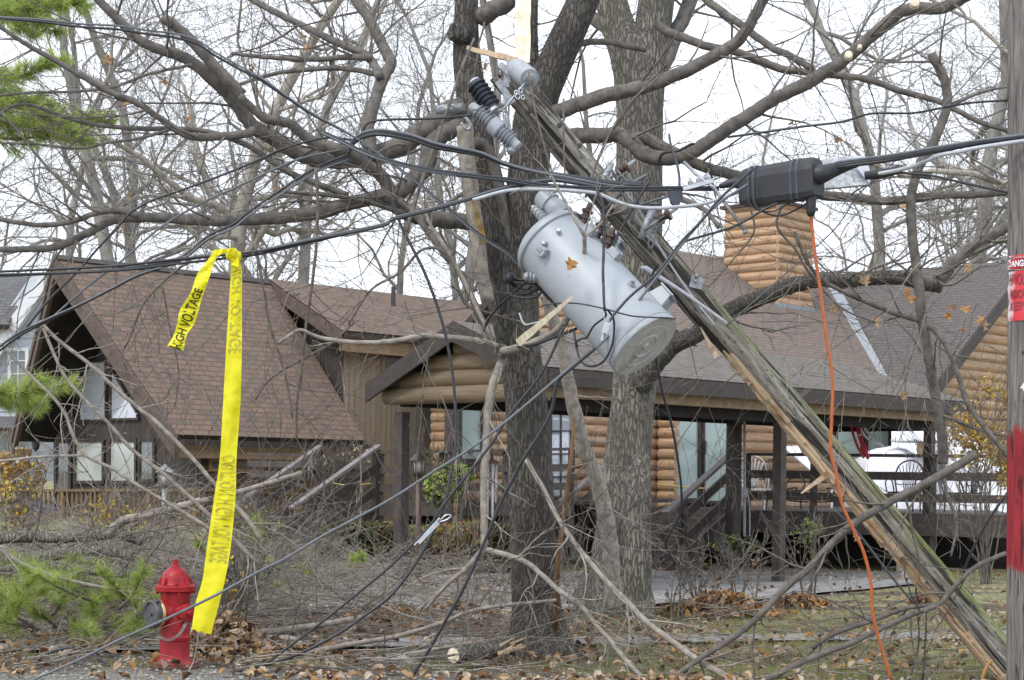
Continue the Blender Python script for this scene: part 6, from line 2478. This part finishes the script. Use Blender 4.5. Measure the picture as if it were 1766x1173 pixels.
dz = DKZ - .06
a = at(1474, 880, 31.4); c = at(1612, 880, 31.4)
tarp('tarp', 'white tarp draped over patio furniture on the deck left of the far post', (a.x, c.x, 30.7, 32.6), lambda x, y: .78 + .5 * math.sin(x * 2.6 + .35) * (1 - .6 * abs(y - .5)), dz, 2)
a = at(1616, 885, 31.0); c = at(1752, 885, 31.0)
tarp('tarp', 'white tarp sloping over patio furniture at the right end of the deck', (a.x, c.x, 30.3, 32.2), lambda x, y: 1.5 - .75 * x + .12 * math.sin(y * 6) + .12 * math.sin(x * 7), dz, 5)
b = MB()
pts = [at(1350, 770, 31.6), at(1392, 768, 31.9), at(1436, 812, 31.3), at(1404, 816, 30.9)]
b.prism(pts, V((0, .04, -.03)))
for q in (pts[0], pts[2]):
    b.tube([q + V((0, .05, -.02)), V((q.x, q.y + .05, dz))], .02, 6)
tag(b.build('awning', M['tarp']), 'slanted white cloth cover on thin legs behind the square post', 'awning')
b = MB()
q = at(1598, 758, 31.0)
nseg = 24
cen = b.vert(q + Z3 * .2)
r1i, r2i, r3i = [], [], []
for i in range(nseg):
    t = 2 * math.pi * i / nseg
    w1 = 1 + .06 * math.cos(t * 8)
    r1i.append(b.vert(q + V((math.cos(t) * .35 * w1, math.sin(t) * .35, .13))))
    r2i.append(b.vert(q + V((math.cos(t) * .62 * w1, math.sin(t) * .6, -.03 + .02 * math.cos(t * 8)))))
    r3i.append(b.vert(q + V((math.cos(t) * .6 * w1, math.sin(t) * .58, -.055))))
for i in range(nseg):
    j = (i + 1) % nseg
    b.face((cen, r1i[i], r1i[j]))
    b.face((r1i[i], r2i[i], r2i[j], r1i[j]))
    b.face((r2i[i], r3i[i], r3i[j], r2i[j]))
pu = thing('parasol', 'low white parasol canopy showing above the tarps behind the far porch post', 'parasol', q - Z3 * 1.3)
b.build('canopy', M['tarp'], pu, True)
b = MB()
b.tube([q - Z3 * 1.2, q + Z3 * .2], .02, 8)
b.build('pole', M['iron'], pu)
# chairs
def iron_chair(px, py, Y, rot, label, mname='iron', s=1.0):
    p = at(px, py, Y)
    p.z = dz
    t = thing('patio_chair', label, 'chair', p, None)
    R = Matrix.Rotation(rot, 3, 'Z')

    def L(x, y, z):
        return p + (R @ V((x, y, z))) * s
    b = MB()
    for x in (-.2, .2):
        b.tube(cr_spline([L(x, -.22, .02), L(x, -.2, .25), L(x, -.2, .44)], 3), .013, 6)
        b.tube(cr_spline([L(x, .24, .02), L(x, .2, .25), L(x, .2, .44)], 3), .013, 6)
        b.tube(cr_spline([L(x * 1.2, .2, .44), L(x * 1.25, .1, .64), L(x * 1.25, -.15, .66), L(x * 1.25, -.24, .6), L(x * 1.2, -.2, .45)], 4), .012, 6)
    b.build('leg_frame', M[mname], t, True)
    b = MB()
    b.obox(L(-.22, -.22, .43), (R @ V((.44, 0, 0))) * s, (R @ V((0, .44, 0))) * s, Z3 * .03)
    b.build('seat', M[mname], t)
    b = MB()
    b.tube(cr_spline([L(-.2, .2, .45), L(-.24, .25, .7), L(-.18, .28, .9), L(0, .3, .98), L(.18, .28, .9), L(.24, .25, .7), L(.2, .2, .45)], 4), .014, 6)
    for k in range(7):
        f = -1 + 2 * k / 6
        b.tube(cr_spline([L(f * .07, .21, .46), L(f * .12, .245, .7), L(f * .19, .29, .96 - .1 * abs(f))], 4), .008 if mname == 'iron' else .014, 5)
    for z in (.58, .72):
        b.tube([L(-.22, .23, z), L(.22, .23, z)], .007, 5)
    b.build('backrest', M[mname], t, True)
    return t


iron_chair(1302, 860, 28.6, math.radians(160), 'white lattice-backed chair on the deck between the two nearer posts', 'white', 1.05)
iron_chair(1352, 866, 28.9, math.radians(40), 'black iron chair right of the square post, beside the low covered table')
iron_chair(1560, 876, 28.2, math.radians(-30), 'black iron chair in front of the larger white tarp')
iron_chair(1660, 876, 27.6, math.radians(-70), 'black iron chair at the right end of the deck before the sloping tarp')
b = MB()
p = at(1400, 868, 28.4)
for s in (-1, 1):
    q = p + V((.35 * s, 0, 0))
    b.tube(cr_spline([q + V((0, 0, .1)), q + V((-.1 * s, 0, .25)), q + V((.12 * s, 0, .2)), q + V((.05 * s, 0, .05)), q + V((-.3 * s, 0, .02))], 5), .014, 6)
b.tube([p + V((-.4, 0, .35)), p + V((.4, 0, .35))], .014, 6)
b.tube([p + V((-.4, .4, .35)), p + V((.4, .4, .35))], .014, 6)
tag(b.build('iron_table', M['iron'], None, True), 'scrolled black iron table frame behind the leaning pole on the deck', 'table')
b = MB()
for i, (s, m_) in enumerate((('1466,712 1469,740 1478,768 1490,790', 0), ('1474,714 1479,745 1487,770 1497,792', 0), ('1481,714 1484,750 1493,775 1498,790', 0), ('1484,720 1492,740 1502,752 1520,768', 1), ('1480,728 1490,750 1505,762 1524,770', 1))):
    P = [at(x, y, 26.6) for x, y in pxpath(s)]
    pts = cr_spline(P, 5)
    b.tube(pts, .022, 5, m_)
tag(b.build('strap_bundle', [M['redstrap'], M['white']], None, True), 'red and white straps hanging from the porch beam before the window', 'straps')
cable('yellow rope strung across the top of the stairs', '1134,835 1165,838 1200,842 1235,841 1265,838', 27.3, 1.2, 'rope', 27.0, name='rope', cat='rope')
cable('yellow rope across the left stairs', '565,830 590,836 620,836 655,832', 27.4, 1.0, 'rope', 27.0, name='rope', cat='rope')
b = MB()
p = at(102, 885, 33.2)
b.prism([p + V((-.75, 0, -.3)), p + V((-.1, 0, -.3)), p + V((-.1, .02, .2)), p + V((-.7, .02, .25))], V((0, .08, 0)))
b.obox(p + V((-.02, -.1, -.5)), V((.14, .02, 0)), V((0, .1, 0)), Z3 * .85)
tag(b.build('folded_chair', M['blue']), 'blue canvas folding chair stored behind the ochre deck railing', 'chair')


def lantern_post(px, ytop, ybase, Y, label, sc_=1.0, cm='copper'):
    p = at(px, ytop, Y)
    base = at(px, ybase, Y)
    t = thing('lamp_post', label, 'lamp post', base)
    b = MB()
    b.tube([base - Z3 * .1, V((base.x, base.y, p.z - .32 * sc_))], .036 * sc_, 12)
    b.build('post', M[cm], t, True)
    b = MB()
    c = V((base.x, base.y, p.z - .32 * sc_))
    b.lathe(c, Z3, [(.05 * sc_, 0), (.10 * sc_, .02), (.11 * sc_, .035), (.03, .04)], 8)
    for i in range(6):
        a = i * math.pi / 3
        b.tube([c + V((math.cos(a) * .07, math.sin(a) * .07, .03)) * sc_, c + V((math.cos(a) * .09, math.sin(a) * .09, .19)) * sc_], .008, 5)
    b.build('cage', M[cm], t)
    b = MB()
    b.lathe(c + Z3 * .03 * sc_, Z3, [(.055 * sc_, 0), (.075 * sc_, .155 * sc_)], 12)
    b.build('glass', M['clearglass'], t, True)
    b = MB()
    b.lathe(c + Z3 * .19 * sc_, Z3, [(.12 * sc_, 0), (.11 * sc_, .02), (.06 * sc_, .08), (.03 * sc_, .1), (.012, .13)], 12)
    b.build('roof_cap', M[cm], t, True, flat_angle=30)
    return t


lantern_post(720, 777, 1035, 22.0, 'copper topped lantern on a slim post right of the left porch post')
lantern_post(283, 798, 905, 27.5, 'grey lantern on a post in front of the chalet, left of the tape', 1.2, 'galv')
b = MB()
p = at(1243, 950, 23.6)
b.lathe(p, Z3, [(.01, -.2), (.012, 0), (.05, .02), (.06, .1), (.09, .11), (.02, .17)], 10)
tag(b.build('path_light', M['iron'], None, True, flat_angle=40), 'small metal path light beside the clipped boxwood', 'path light')
wc = thing('wind_chime', 'white tube wind chime hanging left of the maple trunk', 'wind chime', at(848, 795, 22.0))
b = MB()
p = at(848, 800, 22.0)
b.lathe(p, Z3, [(.09, 0), (.085, .03), (.03, .06), (.012, .12)], 14)
b.tube([p + Z3 * .1, p + Z3 * .8], .004, 4)
b.build('top_cap', M['copper'], wc, True)
for i in range(5):
    b = MB()
    a = i * 2 * math.pi / 5
    q = p + V((math.cos(a) * .06, math.sin(a) * .06, 0))
    b.tube([q, q - Z3 * (.5 + .06 * i)], .015, 8)
    b.build('tube', M['white'], wc, True)


# ---------------------------------------------------------------- shrubs and plants
def leaf_cloud(mb, c, r, n, s, rg, mats=(0,), clump=9):
    cl_ = [V((rg.gauss(0, .5), rg.gauss(0, .5), rg.gauss(0, .5))) for _ in range(clump)]
    for _ in range(n):
        k = rg.choice(cl_)
        q = k + rdir(rg) * rg.uniform(.05, .45)
        if q.length > 1.15:
            q = q.normalized() * rg.uniform(.7, 1.1)
        simple_leaf(mb, c + V((q.x * r[0], q.y * r[1], q.z * r[2])), s * rg.uniform(.6, 1.3), rg, rg.choice(mats))


def shrub(name, label, px, py, Y, rpx, hpx, n, s, mats, seed, stems=7, cat='shrub'):
    rg = random.Random(seed)
    c = at(px, py, Y)
    base = V((c.x, c.y, gz(c.x, c.y)))
    t = thing(name, label, cat, base)
    rx, rz = px2m(rpx, Y), px2m(hpx, Y)
    b = MB()
    for i in range(stems):
        d = V((rg.uniform(-1, 1) * rx, rg.uniform(-1, 1) * rx * .6, rz * 1.6 + c.z - base.z))
        grow(b, base + V((rg.uniform(-.1, .1), rg.uniform(-.1, .1), -.03)), d, max(.4, ((c.z - base.z) + rz * .8) * .62), .014, 3, rg, .18, .05, (2, 4), (.3, .8), (.4, .65), .6, (3, 3, 4, 5), .2, .4, 6, .004)
    b.build('stems', M['twig'], t, True)
    if n:
        b = MB()
        leaf_cloud(b, c, (rx, rx * .8, rz), n, s, rg, range(len(mats)), 16)
        b.build('foliage', [M[m] for m in mats], t)
    return t


shrub('yellowing_shrub', 'tall shrub with ochre leaves between the deck and the standing pole', 1705, 765, 24.0, 62, 108, 1500, .06, ['leaf_ochre', 'leaf_ochre', 'leaf_yellow', 'leaf_tan'], 31, 12)
shrub('yellow_shrub', 'loose shrub dotted with yellow leaves at the left edge by the deck railing', 25, 880, 24.0, 45, 62, 320, .05, ['leaf_yellow', 'leaf_ochre', 'leaf_brown'], 32, 12)
shrub('orange_shrub', 'orange leaved bush in front of the white house', 32, 812, 34.0, 42, 40, 900, .10, ['leaf_orange', 'leaf_pale', 'leaf_yellow'], 33, 8)
shrub('sparse_shrub', 'twiggy bush with scattered yellow leaves in front of the ochre deck railing', 215, 890, 21.0, 75, 42, 260, .05, ['leaf_yellow', 'leaf_ochre'], 34, 14)
shrub('sparse_shrub', 'twiggy leafless shrub with yellow specks right behind the yellow tape', 440, 905, 20.0, 60, 40, 160, .045, ['leaf_yellow', 'leaf_lime'], 35, 14)
shrub('grey_shrub', 'dense leafless grey shrub growing against the tan siding', 600, 790, 27.8, 55, 22, 120, .05, ['leaf_lime', 'leaf_pale'], 36, 24)
shrub('grey_shrub', 'smaller leafless grey shrub behind the left porch post', 735, 790, 27.8, 26, 20, 60, .05, ['leaf_lime'], 37, 14)
shrub('evergreen_shrub', 'green evergreen bush behind the deck railing beside the lantern', 775, 838, 25.8, 48, 36, 1500, .06, ['leaf_lime', 'leaf_green', 'needle'], 38, 5)
shrub('boxwood', 'low dark green clipped boxwood under the right deck', 1268, 940, 24.2, 38, 17, 1800, .035, ['leaf_green', 'leaf_green', 'needle_dark'], 39, 4)
shrub('bare_shrub', 'bare straggly shrub in front of the stairs, with a curled leaf heap below', 1215, 975, 18.3, 50, 42, 10, .06, ['leaf_brown'], 40, 6)
shrub('bare_shrub', 'bare straggly shrub just left of the square porch post', 1290, 960, 18.8, 30, 38, 10, .06, ['leaf_brown'], 41, 5)
shrub('bare_shrub', 'thin green-tipped shrub under the deck right of the square post', 1395, 930, 19.5, 32, 45, 70, .05, ['leaf_lime'], 42, 5)
shrub('bare_shrub', 'bare twiggy shrub at the foot of the light grey tree', 1175, 990, 17.2, 30, 40, 0, .06, ['leaf_brown'], 43, 4)
shrub('bare_shrub', 'dark upright bush just right of the hydrant', 400, 1010, 14.2, 38, 70, 30, .05, ['leaf_yellow', 'leaf_brown'], 44, 12)
hd = thing('hedge', 'low clipped hedge, green and yellow, under the left deck', 'hedge', at(730, 940, 24.0))
rg = random.Random(45)
b = MB()
for i in range(26):
    px = 565 + i * 13
    Yh = 24.6
    c = at(px, 928, Yh)
    yel = 690 < px < 830 and not 690 < px < 705
    for _ in range(420):
        q = c + V((rg.uniform(-.1, .1), rg.uniform(-.35, .35), rg.uniform(-.26, .2) + .03 * math.sin(px)))
        simple_leaf(b, q, rg.uniform(.04, .07), rg, (rg.choice((0, 1, 2)) if yel and q.z > c.z - .1 else rg.choice((3, 3, 2) if not yel else (2, 4))))
b.build('foliage', [M['leaf_ochre'], M['leaf_lime'], M['leaf_brown'], M['leaf_green'], M['leaf_dark']], hd)
b = MB()
for i in range(22):
    c = at(568 + i * 15, 955, 24.6)
    grow(b, V((c.x, c.y, gz(c.x, c.y) - .02)), V((rg.uniform(-.2, .2), 0, 1)), .4, .012, 2, rg, .2, .05)
b.build('stems', M['twig'], hd, True)

# pine boughs and the pine tree they belong to
def bough(mb, wood, p, d, L, rg, n=16, size=.13, dens=22, droop=-.02, mi=None, w_=.0035):
    pts = [p]
    dd = d.normalized()
    for i in range(n):
        dd = (dd + rdir(rg) * .12 + Z3 * droop).normalized()
        pts.append(pts[-1] + dd * L / n)
    wood.tube(pts, [max(.003, .018 * (1 - i / (n + 1))) for i in range(n + 1)], 5)
    for i in range(2, n + 1):
        for s in range(4):
            a = pts[i]
            sd_ = (pts[i] - pts[i - 1]).normalized()
            nd = (sd_ + rdir(rg) * .9 + Z3 * .25).normalized()
            l2 = L * .22 * rg.uniform(.4, 1.1) * (1.2 - i / n)
            wood.tube([a, a + nd * l2], .003, 3, cap=False)
            for k in range(3):
                needles(mb, a + nd * l2 * (k + 1) / 3, nd, rg, dens, size, w_, rg.randint(0, 1) if mi is None else mi)


pt = thing('pine_tree', 'green pine reaching in from the left edge with soft needle boughs', 'tree', V((-8.2, 17.5, 0)))
rg = random.Random(71)
nb, wb = MB(), MB()
for px, py, dpx, dpy, L in ((-60, 160, 150, 185, 1.5), (-60, 200, 180, 232, 1.6), (-70, 140, 110, 140, 1.3), (-50, 235, 150, 268, 1.5), (-80, 180, 90, 190, 1.3), (-90, 220, 100, 215, 1.4),
                             (-60, 5, 150, 12, 1.5), (-80, -25, 120, 10, 1.4), (-40, 15, 100, 30, 1.1), (-90, -10, 60, 25, 1.2), (-60, 690, 120, 668, 1.25), (-60, 700, 60, 700, .9), (-70, 680, 60, 675, .95)):
    Y = 17.0 + rg.uniform(-.6, .6)
    p, q = at(px, py, Y), at(dpx, dpy, Y)
    bough(nb, wb, p, q - p, (q - p).length, rg, 14, .13, 20, -.01, None, .003)
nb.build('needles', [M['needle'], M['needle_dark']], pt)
wb.build('boughs', M['limb'], pt, True)
b = MB()
b.tube([V((-8.2, 17.5, -.1)), V((-8.15, 17.5, 4)), V((-8.1, 17.4, 9))], [.28, .22, .13], 16, 0, .1, rg)
for i in range(9):
    z = 1.6 + i * .8
    b.tube([V((-8.15, 17.5, z)), V((-7.0, 17.2, z + .15)), V((-5.6, 17.1, z + .05))], [.05, .035, .015], 6)
b.build('trunk', M['bark_dark'], pt, True)
for i, (px, py, lab) in enumerate(((30, 1050, 'bright green fallen pine bough at the bottom left corner'), (110, 1065, 'bright green fallen pine bough below the crooked log'), (190, 1045, 'bright green fallen pine bough left of the hydrant cap'),
                                   (95, 1005, 'dull green pine bough on top of the low grey log'), (370, 950, 'green pine sprig poking out of the brush beside the tape'), (500, 975, 'green pine sprig in the middle of the brush heap'),
                                   (470, 1010, 'small green pine sprig low in the brush right of the tape'), (600, 960, 'small green pine sprig in the brush left of the porch post'), (440, 905, 'faint green sprig below the left stair rail'))):
    rg = random.Random(300 + i)
    Y = 13.9 if i < 3 else 15.5
    t = thing('pine_bough', lab, 'pine bough', at(px, py, Y))
    nb, wb = MB(), MB()
    big = i < 4
    if i in (5, 6, 7):
        Y += 1.2
    for k in range(7 if big else 2):
        p = at(px + rg.uniform(-70, 70) * (1 if big else .4), py + rg.uniform(-15, 25), Y + rg.uniform(-.4, .4))
        bough(nb, wb, p, V((rg.uniform(-1, 1), rg.uniform(-.6, .2), rg.uniform(-.1, .5))), rg.uniform(.4, .7) * (1 if big else .26), rg, 8, .10 if big else .07, 13 if big else 6, 0, None, .002)
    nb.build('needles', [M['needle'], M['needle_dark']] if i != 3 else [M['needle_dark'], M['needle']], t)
    wb.build('stem', M['limb'], t, True)

# ---------------------------------------------------------------- ground cover
rg = random.Random(88)
LM_ = ['leaf_brown', 'leaf_tan', 'leaf_orange', 'leaf_dark', 'leaf_pale']
b = MB()
cnt = 0
while cnt < 8500:
    y = 11.6 + rg.random() ** 1.6 * 15
    x = rg.uniform(-.32, .32) * y
    f = mnoise.noise(V((x * .9, y * .9, 4))) + .5 * mnoise.noise(V((x * 2.7, y * 2.7, 1)))
    right = x > 1.6
    if y < 12.9 and rg.random() < .62:
        cnt += .3
        continue
    if rg.random() > (.42 + .9 * f) * (.55 if right else 1.0) * (.35 if 18.5 < y < 25 and x > .2 else 1):
        cnt += .3
        continue
    nrm = (Z3 * rg.uniform(.6, 1.6) + rdir(rg)).normalized()
    simple_leaf(b, V((x, y, gz(x, y) + rg.uniform(.035, .055))), rg.uniform(.035, .085), rg, rg.choice((0, 0, 1, 1, 1, 2, 3, 3, 4, 4)), nrm)
    cnt += 1
tag(b.build('leaf_litter', [M[m] for m in LM_]), 'brown and tan fallen leaves scattered over the yard and the verge', 'leaves', None, 'stuff')
for lab, px, py, sx, hh, n in (('heap of curled brown leaves under the bare shrubs beside the driveway', 1245, 1062, .42, .22, 1100), ('low heap of brown leaves on the lawn below the square post', 1375, 1050, .25, .14, 380), ('heap of tan leaves right of the hydrant under the tape', 385, 1120, .30, .26, 900),
                              ('rusty oak leaf clump behind the hydrant cap', 222, 1062, .13, .3, 260), ('brown leaf drift among branches left of the maple', 660, 1078, .34, .14, 560), ('tan leaf drift between the brush and the maple roots', 790, 1065, .34, .12, 460), ('brown leaf clump hanging under the leaning pole foot', 1590, 1045, .1, .12, 120)):
    b = MB()
    c = onground(px, py)
    for _ in range(n):
        gx, gy = rg.gauss(0, .55), rg.gauss(0, .55)
        h = math.exp(-(gx * gx + gy * gy)) * hh
        simple_leaf(b, c + V((gx * sx, gy * sx * .8, .04 + h * rg.random())), rg.uniform(.05, .11), rg, rg.choice((0, 0, 1, 2, 3) if 'tan' not in lab else (1, 1, 0, 4, 3)))
    tag(b.build('leaf_pile', [M[m] for m in LM_]), lab, 'leaf pile', None, 'stuff')
b = MB()
cnt = 0
while cnt < 36000:
    y = 12.4 + rg.random() ** 1.4 * 15
    x = rg.uniform(-.32, .33) * y
    lawn = x > .7 + .9 * mnoise.noise(V((x * .3, y * .5, 8)))
    f = mnoise.noise(V((x * 1.1, y * 1.1, 14)))
    cnt += .5
    if rg.random() > (.75 + f if lawn else .12 + .6 * f):
        continue
    if 18.8 < y < 25.5 and x > -4:
        continue
    cnt += .5
    p = V((x, y, gz(x, y) - .005))
    mi = 0 if rg.random() < .72 else 1
    for k in range(3):
        d = V((rg.uniform(-.5, .5), rg.uniform(-.5, .5), 1)).normalized()
        h = rg.uniform(.03, .075)
        s = V((.004, 0, 0)) if rg.random() < .5 else V((0.002, .003, 0))
        q = p + V((rg.uniform(-.03, .03), rg.uniform(-.03, .03), 0))
        b.poly((q - s, q + s, q + d * h), mi)
tag(b.build('grass', [M['grass'], M['drygrass']]), 'short patchy lawn grass, greener at right', 'grass', None, 'stuff')
b = MB()
for _ in range(2600):
    y = 11.7 + rg.random() * 2.0
    x = rg.uniform(-.33, .33) * y
    if rg.random() > 1.25 - (y - 11.7) / 2:
        continue
    s = rg.uniform(.006, .022)
    c = V((x, y, gz(x, y) + s * .3))
    d = [V((1, 0, 0)), V((0, 1, 0)), V((0, 0, .7))]
    R = Matrix.Rotation(rg.uniform(0, 3), 3, 'Z')
    v6 = [b.vert(c + R @ (k * s * rg.uniform(.7, 1.3))) for k in (d[0], d[1], -d[0], -d[1], d[2])]
    for i in range(4):
        b.face((v6[i], v6[(i + 1) % 4], v6[4]), rg.randint(0, 1) if i == 0 else b.m[-1])
tag(b.build('gravel', [M['stone'], M['concrete']]), 'loose grey gravel along the verge at the bottom of the frame', 'gravel', None, 'stuff')
b = MB()
for _ in range(950):
    y = 12.0 + rg.random() ** 1.5 * 9
    x = rg.uniform(-.32, .30) * y
    if rg.random() > (.9 if x < .3 else .35):
        continue
    if y < 13 and abs(x - hb.x) < .6:
        continue
    p = V((x, y, gz(x, y) + rg.uniform(.03, .13 if x < 0 else .05)))
    a = rg.uniform(-1.4, 1.4)
    d = V((math.cos(a), math.sin(a), rg.uniform(-.08, .15)))
    grow(b, p - d * .3, d, rg.uniform(.3, .9), rg.uniform(.003, .007), 1, rg, .15, 0, (1, 3), (.3, .9), (.4, .7), .7, (3, 4), .2, .4, 4, .002, rg.randint(0, 1))
tag(b.build('twig_litter', [M['pale_twig'], M['twig']], None, True), 'thin grey twigs strewn over the ground', 'twigs', None, 'stuff')

# ---------------------------------------------------------------- woods behind the houses
def bg_tree(seed, H=17, r=.26, lean=0, crook=.2):
    rg = random.Random(seed)
    tr, cw = MB(), MB()
    pts, rad = [V((0, 0, -.3))], [r * 1.2]
    d = V((lean, 0, 1)).normalized()
    n = 11
    for i in range(n):
        d = (d + rdir(rg) * crook + Z3 * .16).normalized()
        pts.append(pts[-1] + d * H / n)
        rad.append(max(.02, r * (1 - .85 * (i + 1) / n)))
    tr.tube(pts, rad, 9, 0, .12, rg)
    for k in range(14):
        t = rg.uniform(.34, .98)
        x = t * n
        i = min(n - 1, int(x))
        q = pts[i].lerp(pts[i + 1], x - i)
        a = rg.uniform(0, 6.28)
        up = rg.uniform(.1, .9)
        nd = V((math.cos(a), math.sin(a), up))
        L = H * rg.uniform(.18, .34) * (1.15 - .5 * t)
        # big branch itself goes to the trunk mesh, the rest to the crown
        p2, r2 = grow(tr, q, nd, L, rad[i] * rg.uniform(.3, .55), 0, rg, .42, .08, n=7, tip=.3, sides=(6,))
        for _ in range(8):
            j = rg.randint(1, 6)
            qq = p2[j]
            dd = (p2[j + 1] - p2[j]).normalized()
            ax = dd.cross(rdir(rg))
            if ax.length < .01:
                continue
            nd2 = Matrix.Rotation(rg.uniform(.4, 1.1), 3, ax.normalized()) @ dd
            grow(cw, qq, nd2, L * rg.uniform(.3, .55), max(.011, r2[j] * .5), 3, rg, .3, .03, (2, 3), (.4, 1.0), (.45, .7), .6, (3, 3, 3, 4), .15, .4, None, .005)
    return tr, cw


protos = []
for k, (sd0, H, r, ln, ck) in enumerate(((1, 21, .25, .05, .25), (2, 22, .22, -.06, .32), (3, 19, .19, .1, .38), (4, 20, .33, 0, .24), (5, 18, .16, -.12, .42), (6, 20, .14, .05, .32))):
    protos.append(bg_tree(sd0, H, r, ln, ck))
meshes = []
SPOTS = [(322, 46, 0), (478, 44, 3), (592, 45, 1), (735, 47, 0), (800, 50, 4), (240, 50, 2), (150, 49, 1), (50, 56, 0), (-40, 55, 4), (400, 54, 5), (535, 58, 2), (660, 57, 4), (1000, 54, 2), (1330, 60, 2), (1450, 50, 1), (1500, 56, 4), (1560, 49, 5), (1595, 54, 2), (1650, 46, 0), (1712, 42, 3), (1770, 52, 1), (1680, 62, 4)]
desc = {0: 'tall straight bare tree', 1: 'tall slightly bent bare tree', 2: 'crooked bare tree', 3: 'stout bare tree', 4: 'slim leaning bare tree', 5: 'thin bare tree'}
rg = random.Random(404)
zone = lambda px: 'above the chalet roof' if px < 460 else 'between the chalet ridge and the maple' if px < 900 else 'behind the maple and the grey forked tree' if px < 1250 else 'behind the log chimney and dark roof'
first = {}
for i, (px, Y, k) in enumerate(SPOTS):
    x = (px - CX) / F * Y
    loc = V((x, Y, 0))
    t = thing('bare_tree', desc[k] + ' in the woods ' + zone(px), 'tree', loc, 'bare woodland trees behind the houses')
    if k not in first:
        tr, cw = protos[k]
        o1 = tr.build('trunk', M['bg_pale'] if k == 3 else M['bg_bark'], None, True)
        o2 = cw.build('crown', M['bg_twig'], None, True)
        first[k] = (o1, o2)
    else:
        o1, o2 = first[k][0].copy(), first[k][1].copy()
        col.objects.link(o1)
        col.objects.link(o2)
    for o in (o1, o2):
        o.parent = t
        o.location = (0, 0, 0)
    t.matrix_basis = Matrix.Translation(loc) @ Matrix.Rotation(rg.uniform(0, 6.28), 4, 'Z') @ Matrix.Scale(rg.uniform(.9, 1.15), 4)
